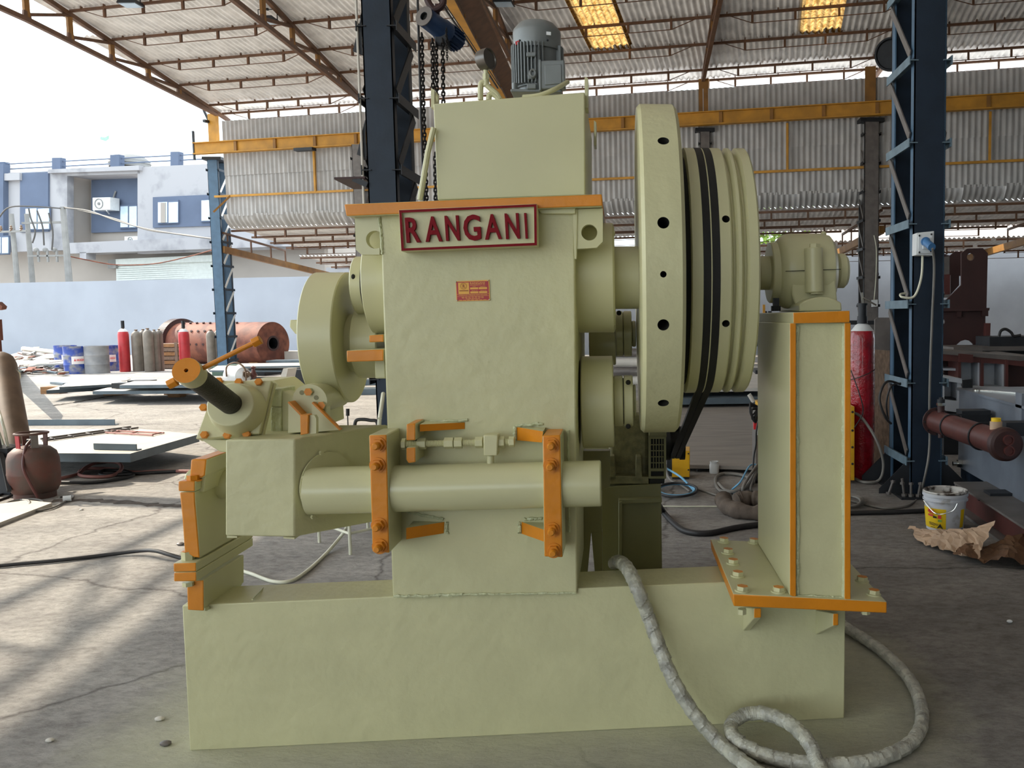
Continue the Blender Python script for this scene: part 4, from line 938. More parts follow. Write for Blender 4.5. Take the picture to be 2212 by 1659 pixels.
# --- right pedestal with plummer block
plate = part('pedestal_plate', [(1583, 1283), (1916, 1300), (1916, 1325), (1585, 1310)], -0.30, 0.44, [cream, orange], mf=1, ms=[0, 1, 0, 1])
pA, pB_, pC = L(1583, 1283, -.30), L(1916, 1300, -.30), L(1583, 1283, -.30) + YA; pn = (pB_ - pA).cross(pC - pA).normalized(); pn = pn if pn.z > 0 else -pn
def onplate(px, py):
    a = toL(CP); b = toL(CP + ray(px, py)) - a; return a + b * ((pA - a).dot(pn) / b.dot(pn))
for x, y in ((1603, 1277), (1681, 1279), (1593, 1245), (1583, 1218), (1572, 1195), (1563, 1171), (1628, 1173), (1887, 1285), (1862, 1256)):
    c = onplate(x, y); hexbolt(c, pn, .0205, .014, (cream, orange), 1, washer=1)
for x in (1603, 1870): hexbolt(L(x, 1312, -.26) - ZA * .005, -ZA, .016, .018, (cream, cream), 0)
part('pedestal_flange', [(1706, 698), (1720, 698), (1720, 1292), (1706, 1286)], -0.292, 0.40, [cream, orange], mf=1, bevel=0.003)
part('pedestal_flange', [(1824, 697), (1838, 697), (1838, 1298), (1824, 1296)], -0.292, 0.40, [cream, orange], mf=1, bevel=0.003)
part('pedestal_web', [(1719, 699), (1825, 698), (1825, 1296), (1719, 1290)], -0.272, -.25, [creamr], bevel=0)
weldline(L(1722, 705, -.274), L(1723, 1284, -.274), .006, 40); weldline(L(1822, 705, -.274), L(1822, 1288, -.274), .007, 40); weldline(L(1722, 1288, -.276), L(1822, 1292, -.276), .007)
part('cap_plate', [(1713, 675), (1836, 671), (1836, 697), (1714, 699)], -0.298, 0.42, [cream, orange], mf=1, bevel=0.003)
def gusset(px_b, px_f0, px_f1, yb, yf, yb2, yf2):
    A_, B_, C_, D__ = L(px_b, yb, .0), L(px_f0, yf, -.27), L(px_f0, yf2, -.27), L(px_b + 10, yb2, .0); D__.x = A_.x; C_.x = B_.x = A_.x
    th = L(px_f1, yf, -.27).x - L(px_f0, yf, -.27).x; q = MB(); q.prism([A_, B_, C_, D__], (th, 0, 0), 0, ms=[0, 1, 0, 0]); mb_(q, 'gusset', [cream, orange], bevel=0.003)
gusset(1605, 1655, 1671, 1312, 1313, 1362, 1334); gusset(1762, 1838, 1850, 1318, 1324, 1370, 1350)
# plummer block
blk, *_r = axle(1690, 1818, 586, 80, d=AX - .02, name='plummer_block', mats=[cream], prof=lambda w_, r_: [(0, 0), (0, r_ * .78), (.012, r_ * .9), (.035, r_ * .985), (.06, r_), (w_ - .05, r_), (w_ - .02, r_ * .95), (w_ - .004, r_ * .82), (w_, r_ * .6), (w_, 0)])
axle(1672, 1692, 589, 65, d=AX - .02, name='end_ring', parent=blk); axle(1643, 1676, 590, 36, d=AX - .02, name='shaft_end'); axle(1812, 1838, 585, 37, d=AX - .02, name='end_cap', bev=0.012, parent=blk)
bd_ = AX - .02 - .155
q = MB(); a, b = L(1757, 535, bd_), L(1759, 632, bd_); r_ = lr(21, 1757, bd_); q.cyl(b, a, r_ * .94, n=28); q.cyl(b - ZA * .0, b + ZA * .012, r_ * .6, n=20); mb_(q, 'bolt_boss', cream, blk, bevel=0.004)
hexbolt(L(1760, 535, bd_), ZA, .022, .014, (cream, cream), 0, parent=blk, name='cap_bolt'); hexbolt(L(1763, 635, bd_), ZA, .026, .018, (cream, cream), 0, parent=blk, name='cap_nut')
part('saddle', [(1710, 598), (1716, 594), (1798, 590), (1804, 594), (1808, 640), (1812, 672), (1728, 673), (1716, 652), (1711, 636)], bd_ + .02, .42, [cream], bevel=0.006, parent=blk)
part('foot', [(1727, 673), (1727, 657), (1736, 651), (1750, 645), (1768, 641), (1788, 642), (1806, 648), (1818, 654), (1819, 672)], bd_ - .07, .46, [cream], bevel=0.006, parent=blk)
q = MB(); q.bar(L(1697, 586, bd_ + .003), L(1816, 581.5, bd_ + .003), .006, .0022); mb_(q, 'split_line', darkhole, blk, smooth=0)
q = MB(); q.ball(L(1779, 506, AX - .02), .012, 12, 8); mb_(q, 'grease_nipple', cream, blk)
q = MB(); c = L(1676, 672, .15); q.bar(c - ZA * .0, c + ZA * .05, .02, .03); q.hexn(c, ZA, .02, .02); mb_(q, 'hold_down_bolt', darkst)

# --- left bearing boss, pressure ring
axle(778, 832, 612, 113, name='bearing_housing'); axle(753, 779, 617, 62, name='housing_nut'); axle(776, 780, 617, 64, name='seam_ring', m_=belt)
q = MB(); c = L(763, 598, AX - .105); q.ball(c, .0105, 12, 8, sc=(.7, .6, 1)); mb_(q, 'spanner_hole', darkhole)
RD2 = 0.34
ring, rx0, rx1, RR, rz = axle(640, 715, 730, 141, d=RD2, name='ring_blank', pxc=690)
axle(753, 812, 741, 76, d=RD2, name='mandrel_hub'); axle(700, 756, 741, 62, d=RD2, name='mandrel_neck')
q = MB(); q.prism(LP([(626, 691), (644, 691), (644, 723), (637, 721), (625, 706)], RD2 - .1), (0, .1, 0)); mb_(q, 'ring_key', cream, ring, bevel=0.004)
part('guide_shelf', [(748, 757.5), (829, 754), (829, 780), (749, 782.5)], 0.02, 0.40, [cream, orange], mf=1)
part('guide_shelf', [(797, 724), (829, 722), (829, 739), (797, 740)], 0.10, 0.40, [cream, orange], mf=1)
part('guide_block', [(809, 778), (832, 778), (833, 818), (810, 818)], 0.12, 0.40, [cream])

# --- cross shaft, clamps, arm
ps = MB(); a, b = L(668, 1051, -.09), L(1299, 1053, -.09); r_ = lr(51, 1000, -.09); a.z = b.z = (a.z + b.z) / 2
ps.lathe([(0, 0), (0, r_), ((b - a).x - .004, r_), ((b - a).x, r_ - .004), ((b - a).x, 0)], a, XA, 56); mb_(ps, 'cross_shaft', mat('cream_gloss', (202, 199, 158), .22, var=.03, vs=3))
clL = part('clamp_bar', [(796.5, 939.5), (835.7, 938.5), (841.5, 1195), (804, 1193)], -.185, -.012, [cream, orange], mf=1, bevel=0.005)
clR = part('clamp_bar', [(1171.8, 941), (1211, 940), (1215.8, 1204.5), (1175.3, 1203)], -.185, -.012, [cream, orange], mf=1, ms=[1, 0, 0, 0], bevel=0.005)
for cl, pts in ((clL, ((815.5, 960.5), (813.5, 1004.5), (817, 1134.5), (819, 1180))), (clR, ((1189.5, 961), (1188, 1005), (1190.5, 1144), (1194, 1189)))):
    for x, y in pts: hexbolt(L(x + 2, y, -.185), -YA, .0205, .016, (orange, orange), 0, washer=1, stud=.028, parent=cl, name='clamp_nut')
part('slotted_lug', [(877.5, 916.5), (897.8, 914.5), (897.6, 951.5), (877.3, 952)], -.145, -.012, [cream, orange], mf=1, ms=[1, 0, 0, 0]); part('slotted_lug', [(877.3, 967), (897.8, 966), (898, 999), (882, 1001), (877.3, 993)], -.145, -.012, [cream, orange], mf=1)
part('lug_core', [(879, 950), (896, 950), (896, 968), (879, 968)], -.05, -.012, [darkhole], bevel=0)
def wedge(pA_, pB2, dA, dB, name='gusset'):
    q = MB(); a1, a2 = L(*pA_[0], dA), L(*pA_[1], dA); b1, b2 = L(*pB2[0], dB), L(*pB2[1], dB); e = lambda v_: V((v_.x, -.008, v_.z))
    if dA < dB: q.add([a1, b1, b2, a2, e(a1), e(b1), e(b2), e(a2)], [(0, 1, 2, 3), (4, 5, 6, 7), (0, 1, 5, 4), (1, 2, 6, 5), (2, 3, 7, 6), (3, 0, 4, 7)], [1, 0, 0, 0, 0, 0])
    else: q.add([a1, b1, b2, a2, e(a1), e(b1), e(b2), e(a2)], [(0, 1, 2, 3), (4, 5, 6, 7), (0, 1, 5, 4), (1, 2, 6, 5), (2, 3, 7, 6), (3, 0, 4, 7)], [1, 0, 0, 0, 0, 0])
    mb_(q, name, [cream, orange], smooth=0)
wedge([(906.5, 917), (907, 932)], [(1004, 912.5), (1004, 926.5)], -.115, -.014); wedge([(1116.6, 922.5), (1117, 951)], [(1173, 932), (1171, 956)], -.014, -.125)
wedge([(877.5, 1140.5), (877.5, 1165)], [(959.7, 1127.5), (958.5, 1152)], -.115, -.014); wedge([(1126.8, 1127.5), (1127, 1153)], [(1175, 1144.5), (1175, 1170)], -.014, -.125)
for a, b in (((900, 912), (1010, 908)), ((1112, 922), (1112, 952)), ((1115, 920), (1172, 915)), ((1226, 930), (1230, 1150)), ((965, 1128), (965, 1152)), ((1122, 1128), (1122, 1152)), ((880, 1105), (958, 1122)), ((1130, 1122), (1172, 1120))): weldline(L(*a, -.014), L(*b, -.014), .006, 14)
# adjusting screw
sd_ = -.085; SZ = L(980, 957, sd_).z
def sx_(px): return L(px, 957, sd_).x
def rodp(px0, px1, r_, name, hexa=False, m_=cream, n=16):
    q = MB(); q.cyl((sx_(px0), sd_, SZ), (sx_(px1), sd_, SZ), r_, n=6 if hexa else n, ph=.5 if hexa else 0); return mb_(q, name, m_, bevel=.0015 if hexa else 0)
th_ = MB(); k = int((1110 - 870) / 2.4); th_.lathe([(sx_(870 + 2.4 * i / 1.0 + (1.2 if j else 0)) - sx_(870), .0118 if j else .0102) for i in range(k) for j in (0, 1)], (sx_(870), sd_, SZ), XA, 12); mb_(th_, 'adjusting_screw', creamr, smooth=0)
for a, b in ((868, 877), (901.5, 920.5), (960, 980), (982, 999), (1027, 1043.5), (1074, 1090)): rodp(a, b, .0205, 'lock_nut', True)
rodp(1099.5, 1111.5, .0195, 'screw_head', True)
part('shaft_block', [(1044, 940), (1075.6, 939.5), (1074, 985), (1044.5, 985)], sd_ - .03, sd_ + .03, [cream])
q = MB(); q.cyl(L(1059.5, 1004, sd_), L(1060, 984, sd_), .0125, n=20); mb_(q, 'block_stem', cream)
# arm block (skewed box) with its flange
f4 = LP([(487, 950), (636, 948), (636, 1160), (486.5, 1157)], -.15); b4 = [L(600, 919, .22), L(838, 917.5, .22), L(834, 1122, .22), L(598, 1118, .22)]
arm = mb_(MB().hexa(f4 + b4), 'arm_block', creamr, bevel=.005)
an = (b4[1] - f4[1]).normalized(); up_ = ZA; nr = an.cross(ZA).normalized(); nr = nr if nr.x > 0 else -nr
def onarm(px, py):
    a = toL(CP); b = toL(CP + ray(px, py)) - a; return a + b * ((f4[1] - a).dot(nr) / b.dot(nr))
fc = onarm(706, 1047); fr = (onarm(647, 1047) - fc).length
q = MB(); q.cyl(fc, fc + nr * .005, fr, n=56); fl_ = mb_(q, 'arm_flange', cream)
for x, y in ((690, 978), (653, 1032), (672, 1116)): hexbolt(onarm(x, y) + nr * .005, nr, .008, .008, (cream, cream), 0, parent=fl_)
part('shim', [(490, 1157), (512, 1158), (512, 1162), (490, 1162)], -.148, -.1, [creamr], bevel=0); part('shim', [(612, 1160), (636, 1161), (636, 1165), (612, 1163)], -.148, -.05, [creamr], bevel=0)
# --- left shaft stand
part('stand_post', [(403, 1256), (440, 1253), (440.5, 1320), (405, 1318)], -.035, .30, [cream, orange], mf=1); weldline(L(441, 1316, -.03), L(458, 1310, .02), .006, 5); weldline(L(458, 1306, .03), L(520, 1262, .28), .008, 12)
part('stand_flange', [(375, 1236.5), (424, 1235.5), (424.5, 1256), (375, 1256.5)], -.085, .39, [cream, orange], mf=1); part('stand_flange', [(374, 1216.5), (423.5, 1215), (424, 1235), (374.5, 1236)], -.085, .39, [cream, orange], mf=1)
hexbolt(L(407, 1212, -.04), ZA, .0215, .036, (cream, orange), 1, ring=1); hexbolt(L(407, 1257, -.04), -ZA, .0195, .014, (cream, cream), 0)
part('bearing_base', [(387, 1063), (421, 1062), (422, 1085), (426, 1130), (430, 1180), (432, 1206), (418, 1204), (398, 1192), (393, 1120)], -.055, .34, [cream, orange], mf=1, bevel=.005)
part('bearing_foot', [(421, 1180), (432, 1178), (436, 1216), (398, 1216)], -.02, .35, [cream], bevel=.003)
part('bearing_cap', [(384.5, 1040), (421, 1039.5), (421, 1062), (385, 1061.5)], -.065, .34, [cream, orange], mf=1, ms=[1, 0, 0, 0]); part('bearing_cap', [(411.5, 992.5), (447, 991.5), (443.5, 1028), (436, 1033), (409, 1034)], -.035, .36, [cream, orange], mf=1, ms=[1, 0, 0, 0, 0], bevel=.006)
part('cap_web', [(409, 1030), (446, 1015), (440, 1063), (420, 1063)], -.02, .34, [cream], bevel=.003)
hexbolt(L(418, 1039, -.035), ZA, .0205, .016, (orange, orange), 0, washer=1)
axle(395, 490, 1045, 33, d=.15, name='stub_shaft', pxc=440)
# --- screw-down head behind the arm
sn = V((.05, -.94, .34)).normalized(); su_ = V((0, .34, .94)).normalized(); sxv = su_.cross(sn).normalized(); sxv = sxv if sxv.x > 0 else -sxv
pc_ = L(560, 937, -.06)
def onsc(px, py, off=0.0):
    a = toL(CP); b = toL(CP + ray(px, py)) - a; return a + b * ((pc_ + sn * off - a).dot(sn) / b.dot(sn))
crn = [onsc(468, 822), onsc(587, 822), onsc(560, 937), onsc(422, 948)]
head = mb_(MB().prism(crn, -sn * .022), 'screw_plate', cream, bevel=.004)
c4 = sum(crn, V()) / 4
mb_(MB().prism([c4 + (p - c4) * 1.0 - sn * .024 + sxv * .004 for p in crn], -sn * .02), 'screw_plate', cream, bevel=.003)
for x, y in ((517, 826), (560, 826), (474, 824), (441, 881), (443, 940), (492, 941), (534, 939)): hexbolt(onsc(x, y), sn, .0135, .010, (orange, orange), 0, parent=head, ring=1)
p_b = onsc(515, 885); boss = MB(); boss.lathe([(0, .092), (.02, .090), (.066, .078), (.074, .074), (.074, 0)], p_b, sn, 48); bs_ = mb_(boss, 'screw_boss', cream, bevel=.002)
q = MB(); q.ball(onsc(500, 905, .05) + sn * .0, .010, 12, 8); mb_(q, 'grub_hole', darkhole, bs_)
# screw: from the boss towards the orange head
p_h = None
aL = toL(CP)
best = None
for i in range(400):
    t = .1 + i * .001; p = p_b + sn * t; xy = proj(fromL(p)); e = (xy[1] - 800) ** 2 + (xy[0] - 402) ** 2
    if best is None or e < best[0]: best = (e, t, xy)
hd = best[1]
tgt = toL(OP(402, 800, fromL(p_b + sn * hd), EX * sn.x + EY * sn.y + ZV * sn.z)); sv = (tgt - p_b).normalized()
r_ = .036
q = MB(); q.cyl(p_b, p_b + sv * (hd - .05), r_, n=32); mb_(q, 'knurled_screw', blacks)
kh = mb_(MB().lathe([(hd - .055, 0), (hd - .055, r_ * 1.12), (hd - .002, r_ * 1.12), (hd, r_ * 1.10, 1), (hd, .006, 1), (hd - .01, .005, 1), (hd - .01, 0)], p_b, sv, 48), 'screw_head', [cream, orange])
q = MB(); q.cyl(p_b + sv * (hd - .011), p_b + sv * (hd - .0095), .0056, n=12); mb_(q, 'centre_hole', darkhole, kh)
hc = p_b + sv * (hd - .03); aL2 = toL(CP + ray(556, 736)) - aL; 
e1_ = toL(OP(554, 738, fromL(hc + V((.1, .02, 0))), EY)); e0_ = toL(OP(372, 828, fromL(hc - V((.03, .005, 0))), EY)); tv = (e1_ - e0_).normalized()
q = MB(); q.cyl(e0_, e1_, .0075, n=16); tb_ = mb_(q, 'tommy_bar', orange)
for e, s_ in ((e0_, -1), (e1_, -1)):
    q = MB(); q.cyl(e + tv * (-.012), e + tv * .014, .0155, n=6); mb_(q, 'bar_knob', orange, tb_, bevel=.0015)
# housing behind the plate: stacked blocks, flange, gussets, lug
def armtop(px, py):
    a = toL(CP); b = toL(CP + ray(px, py)) - a; n_ = (b4[1] - f4[1]).cross(f4[0] - f4[1]).normalized(); return a + b * ((f4[1] - a).dot(n_) / b.dot(n_))
part('wedge_block', [(585, 839), (607.5, 839.5), (607.5, 879), (585, 879)], .06, .2, [weld], bevel=.003); part('wedge_block', [(585, 880), (607.5, 879.5), (607.5, 936), (585, 939)], .06, .2, [weld], bevel=.003)
part('screw_housing', [(520, 824), (590, 822), (600, 829), (622, 848), (634, 853), (700, 860), (704, 920), (640, 930), (560, 938), (500, 938)], .12, .34, [cream])
part('housing_side', [(608, 845), (622, 848), (634, 856), (700, 900), (708, 928), (608, 938)], .07, .14, [creamr])
hexc = L(669, 866, .02); hr = lr(36.5, 669, .02); q = MB(); q.lathe([(0, 0), (0, hr), (.055, hr), (.055, hr * .9), (.3, hr * .9), (.3, 0)], hexc, YA, 48); fg = mb_(q, 'end_flange', cream)
part('end_flange_foot', [(634, 866), (704, 866), (706, 928), (634, 934)], .022, .07, [cream])
for x, y in ((668, 846), (696, 875)): hexbolt(L(x, y, .02), -YA, .0145, .013, (cream, orange), 1, parent=fg)
for x, y in ((652.5, 848), (683.5, 859)):
    q = MB(); c = L(x, y, .021); q.cyl(c, c - YA * .002, .0085, n=16); mb_(q, 'bolt_hole', olive, fg)
part('gusset', [(622, 868), (626, 868), (652, 896), (652, 934), (622, 936)], -.03, .05, [cream, orange], ms=[1, 1, 0, 0, 0], bevel=.002); part('gusset', [(674, 870), (678, 869), (737, 928), (674, 934)], -.0, .016, [cream, orange], ms=[1, 1, 0, 0], bevel=0)
q = MB(); q.bar(L(676, 869, -.002), L(736, 928, -.002), .006, .016, up=(0, 1, 0)); mb_(q, 'gusset_edge', orange, smooth=0)
q = MB(); q.bar(L(624, 868, -.034), L(652, 897, -.034), .006, .012, up=(0, 1, 0)); mb_(q, 'gusset_edge', orange, smooth=0)
lgm = mb_(pp([(664, 897), (679, 897), (683, 904), (683, 936), (665, 938)], -.128, -.105), 'arm_lug', cream)
lc_ = L(673, 918, -.3); k_ = MB(); k_.cyl(lc_, lc_ + YA * .4, lr(8.2, 672, -.12), n=28); cut(lgm, k_)
part('lug_edge', [(648, 898), (651, 896), (666, 896), (665, 937), (649, 940)], -.14, -.10, [orange], bevel=.002, parent=lgm)
part('underbody', [(432, 949), (500, 950), (490, 978), (474, 976)], -.05, .1, [cream])
# ================================================================== HOIST AND CHAINS
HD = 8.0
ho = thing('chain_hoist', 'blue electric chain hoist hanging from a hook with loose black chains', 'hoist', W(945, 60, HD))
c0 = W(916, 35, HD - .12); c1 = W(990, 92, HD + .30); hv = (c1 - c0).normalized(); hl = (c1 - c0).length; hr_ = pm(21, HD)
q = MB(); q.lathe([(0, hr_ * .40), (0, hr_), (.06, hr_), (hl * .45, hr_ * 1.02), (hl * .5, hr_ * 1.15), (hl * .62, hr_ * 1.15), (hl * .62, 0)], c0, hv, 32); q.build('gear_drum', hoistb, ho)
q = MB(); q.lathe([(-.004, hr_ * .42), (-.004, hr_), (.01, hr_)], c0, hv, 32); q.lathe([(.03, 0), (.03, hr_ * .42), (-.004, hr_ * .42)], c0, hv, 24, 1); q.build('end_face', [greyst, belt], ho)
q = MB(); q.lathe([(hl * .62, 0), (hl * .62, hr_ * .95), (hl * .98, hr_ * .95), (hl, hr_ * .75), (hl, 0)], c0, hv, 32); mo_ = q.build('motor', hoistb, ho)
for k in range(18):
    a = 2 * math.pi * k / 18; t = hv.cross(ZV).normalized(); u = t.cross(hv); dv = t * math.cos(a) + u * math.sin(a); q = MB()
    q.bar(c0 + hv * hl * .66 + dv * hr_ * 1.0, c0 + hv * hl * .96 + dv * hr_ * 1.0, .006, .03, up=dv); q.build('fin', hoistb, mo_, smooth=0)
q = MB(); q.box(c0 + hv * hl * .5 + V((-.05, -.06, -.16)), c0 + hv * hl * .5 + V((.06, .06, .02))); q.build('chain_guide', darkst, ho, bevel=.01)
q = MB(); hk = W(938, 4, HD); q.tube(spl([hk + V((-.05, 0, .12)), hk + V((-.06, 0, .02)), hk + V((.0, 0, -.065)), hk + V((.075, 0, -.02)), hk + V((.08, 0, .06))]), [.022] * 6 + [.03] * 12 + [.028] * 6 + [.012], 10); q.build('hook', maroon, ho)
q = MB(); q.tube([W(932, 8, HD), W(938, 40, HD + .05)], .02); q.tube([W(944, 8, HD), W(946, 45, HD + .05)], .02); q.build('suspension', maroon, ho)
def chain_(pts, lab=None, link=.034, r=.0055, name='chain'):
    pts = [V(p) for p in pts]; q = MB(); L_ = 0; seg = []
    for a, b in zip(pts, pts[1:]): seg.append((a, b, (b - a).length))
    tot = sum(s[2] for s in seg); n_ = int(tot / (link * .78)); i = 0
    for k in range(n_):
        d = (k + .5) * tot / n_
        for a, b, l_ in seg:
            if d <= l_: break
            d -= l_
        t = (b - a).normalized(); c = a + t * d; u = V((1, 0, 0)) if k % 2 else V((0, 1, 0)); u = (u - t * u.dot(t)).normalized()
        hw, hh = link * .30, link * .34
        ring = []
        for j in range(10):
            an_ = 2 * math.pi * j / 10; ring.append(c + u * math.cos(an_) * hw + t * (math.sin(an_) * hw + (hh if math.sin(an_) > 0 else -hh) * .6))
        q.tube(ring, r, 5, closed=True)
    return q.build(name, chain, ho, stuff=True)
chain_([W(911, 72, HD), W(914, 200, HD), W(922, 440, HD)], link=.044, r=.0075)
chain_([W(934, 84, HD), W(936, 215, HD)], link=.044, r=.0075); chain_([W(942, 92, HD), W(944, 215, HD), W(947, 440, HD)], link=.044, r=.0075); chain_([W(956, 84, HD), W(958, 225, HD)], link=.044, r=.0075)
chain_([W(964, 60, HD - .1), W(966, 130, HD - .1)], link=.026, r=.004)
q = MB(); q.tube([W(902, -5, HD), W(905, 100, HD), W(911, 300, HD), W(916, 440, HD)], .011, 6); q.build('control_cable', cablek, ho)
chain_([W(940, 330, HD + .1), W(941, 440, HD + .1)], link=.044, r=.0075)

# ================================================================== HOSES IN FRONT
def hpath(fl): return [V(p) for p in fl]
hp = [fromL(L(1326, 1216, .42)) , fromL(L(1340, 1214, .2)), fromL(L(1358, 1232, .06)), fromL(L(1378, 1275, -.055)), W(1400, 1330, 3.16), W(1424, 1395, 3.12), W(1455, 1470, 3.08), W(1500, 1542, 3.06), W(1556, 1606, 3.02)]
hp += [G(1618, 1656, .03), G(1690, 1700, .03), G(1760, 1700, .03), G(1775, 1672, .03), G(1762, 1640, .05), G(1744, 1600, .09), G(1702, 1560, .09), G(1640, 1540, .085), G(1592, 1552, .07), G(1578, 1578, .05), G(1600, 1605, .04), G(1650, 1630, .028), G(1720, 1646, .028), G(1800, 1652, .028), G(1880, 1644, .028), G(1945, 1620, .028), G(1980, 1590, .028), G(1992, 1550, .028), G(1982, 1500, .028), G(1955, 1455, .028), G(1915, 1415, .028), G(1875, 1385, .03), G(1838, 1362, .03), G(1800, 1335, .03)]
pts = spl(hp, 26); rnd = random.Random(11); hb = MB()
ln = [0.0]
for i in range(1, len(pts)): ln.append(ln[-1] + (pts[i] - pts[i - 1]).length)
jit = [[rnd.uniform(-.05, .05) for j in range(16)] for i in range(len(pts))]
hb.tubef(pts, lambda i, a: .0235 * (1 + .16 * ((ln[i] * 16 + a) % 1.0) + jit[i][int(a * 16) % 16]), 16)
hb.solo('wrapped_hose', hosew, 'plastic wrapped thick hose hanging over the base and looping on the floor', 'hose', smooth=22)
def cable(pts, r, m_, name, lab, cat='cable', k=8, closed=False, group=None):
    q = MB(); q.tube(spl(pts, k, closed), r, 8, closed=closed); return q.solo(name, m_, lab, cat, group, smooth=60)

# ================================================================== RIGHT BACKGROUND
def cylinder(x, yb, dia_px, ytop, m_, name, lab, group=None, shoulder=whitep, D=None, sh=.14, cap=False):
    b = G(x, yb) if D is None else W(x, yb, D); b.z = 0
    Dp = (b - CP).dot(FW); r = pm(dia_px, Dp) / 2; top = W(x, ytop, b.y).z
    o = thing(name, lab, 'gas cylinder', b, 0, group); h = top - b.z
    q = MB(); q.lathe([(0, 0), (0, r * .92), (.03, r), (h - r * 1.5, r), (h - r * .9, r * .9, 1), (h - r * .45, r * .55, 1), (h - r * .3, r * .3, 1), (h - r * .3, 0)], b, ZV, 24); q.build('shell', [m_, shoulder], o)
    q = MB(); q.cyl(b + ZV * (h - r * .35), b + ZV * h, r * .22, n=12); q.cyl(b + V((-r * .35, 0, h - r * .08)), b + V((r * .3, 0, h - r * .08)), r * .12, n=8); q.build('valve', browncyl, o)
    return o, b, r, h
o, b, r, h = cylinder(1861, 1032, 54, 690, redwrap, 'gas_cylinder', 'tall red cylinder wrapped in clear film beside the dark column', sh=.1)
q = MB(); q.lathe([(h - r * .3, 0), (h - r * .3, r * .42), (h + .03, r * .4), (h + .03, r * .34), (h + .13, r * .34), (h + .13, r * .42), (h + .15, r * .42), (h + .15, 0)], b, ZV, 20); q.build('valve_cap', darkst, o)
q = MB(); q.bar(b + V((.0, -.02, h + .15)), b + V((-.01, -.02, h + .25)), .02, .02); q.tube([b + V((0, -.03, h + .2)), b + V((.12, -.05, h + .13))], .008); q.build('valve_key', chrome, o)
q = MB(); q.tube([b + V((math.cos(a) * r * 1.02, math.sin(a) * r * 1.02, .98 + .05 * math.cos(a))) for a in [2 * math.pi * i / 24 for i in range(24)]], .004, 5, closed=True); q.build('tie_wire', cablek, o)
# socket box on the near column
sb_ = thing('socket_box', 'white industrial socket box with a blue plug on the right blue column', 'socket', W(1998, 525, 7.3))
def pq(pts, Y, th, m_, name, par, bevel=0.004, mb=None): q = MB(); q.prism([W(x, y, Y) for x, y in pts], (0, th, 0)); return q.build(name, m_, par, bevel=bevel)
pq([(1980, 503), (2018, 499), (2017, 552), (1979, 551)], 7.20, .14, whitep, 'box', sb_); pq([(1984, 506), (2015, 503), (2014, 547), (1984, 548)], 7.185, .02, whitep, 'lid', sb_, .002); pq([(1993, 515), (2012, 513), (2012, 538), (1994, 538)], 7.17, .03, whitep, 'socket_plate', sb_, .002)
q = MB(); a, b_ = W(1999, 522, 7.17), W(2013, 534, 7.05); q.cyl(a, b_, .032, n=20); q.cyl(a + V((0, .01, 0)), a - V((0, .02, 0)), .036, n=20); q.build('plug', bluep, sb_)
for x, y in ((1986, 509), (2012, 506), (1986, 545), (2011, 543)):
    q = MB(); q.ball(W(x, y, 7.18), .008, 8, 6); q.build('screw', darkst, sb_)
cable([W(2014, 536, 7.05), W(2018, 580, 7.15), W(2013, 700, 7.2), W(2008, 850, 7.22), W(2008, 960, 7.22), W(2000, 1020, 7.15), G(1985, 1072, .015), G(1960, 1092, .012), G(1915, 1098, .012), G(1870, 1090, .012), G(1830, 1080, .012)], .010, cableg, 'plug_cable', 'grey cable from the blue plug down the blue column to the floor')
cable([W(1993, 552, 7.25), W(1990, 600, 7.2), W(1975, 640, 7.2), W(1950, 642, 7.2), W(1945, 636, 7.25), W(1955, 634, 7.3)], .010, cablew, 'conduit_tail', 'short pale cable curling from the socket box to the lattice')
cable([W(1945, 830, 7.3), W(1915, 825, 7.2), W(1900, 860, 7.15), W(1912, 900, 7.15), W(1925, 915, 7.2)], .010, cablek, 'hanging_lead', 'black lead looped over a low batten of the right blue column'); cable([W(1945, 828, 7.3), W(1925, 835, 7.1), W(1915, 870, 7.1), W(1918, 905, 7.15)], .008, cablek, 'hanging_lead', 'thin second lead looped beside the black one on the blue column')
# welding set behind the pedestal
wd = G(1740, 1046); Wy = wd.y
ws_ = thing('welding_set', 'yellow and grey wheeled welding set standing behind the pedestal', 'welder', wd)
def qbox(par, name, x0, y0, x1, y1, Y, th, m_, bevel=.004): return pq([(x0, y0), (x1, y0), (x1, y1), (x0, y1)], Y, th, m_, name, par, bevel)
qbox(ws_, 'case', 1648, 882, 1838, 1034, Wy + .0, .5, greyst); qbox(ws_, 'side_panel', 1640, 876, 1649, 1036, Wy - .02, .54, yellow); qbox(ws_, 'side_panel', 1837, 878, 1846, 1038, Wy - .02, .54, yellow)
qbox(ws_, 'front_panel', 1632, 886, 1641, 1030, Wy + .02, .45, greyst); qbox(ws_, 'handle', 1628, 905, 1637, 928, Wy - .03, .06, redh); qbox(ws_, 'white_clip', 1635, 905, 1638, 940, Wy - .035, .03, whitep, .001)
for y in (888, 896, 930, 966, 1000, 1032):
    q = MB(); q.ball(W(1644.5, y, Wy - .022), .011, 8, 6); q.build('screw', darkst, ws_)
for y in (890, 930, 966, 1002):
    q = MB(); q.ball(W(1841.5, y, Wy - .022), .011, 8, 6); q.build('screw', darkst, ws_)
for x, y in ((1640, 1040), (1636, 1052)):
    q = MB(); a = G(x, 1056); q.cyl(V((a.x, Wy + .1 + (.15 if y == 1040 else 0), .085)), V((a.x + .06, Wy + .1 + (.15 if y == 1040 else 0), .085)), .085, n=24); q.build('wheel', cablek, ws_)
q = MB(); q.tube([W(1618, 852, Wy), W(1628, 868, Wy)], .02, 10); q.build('torch_handle', pale, ws_)
q = MB(); rnd = random.Random(4)
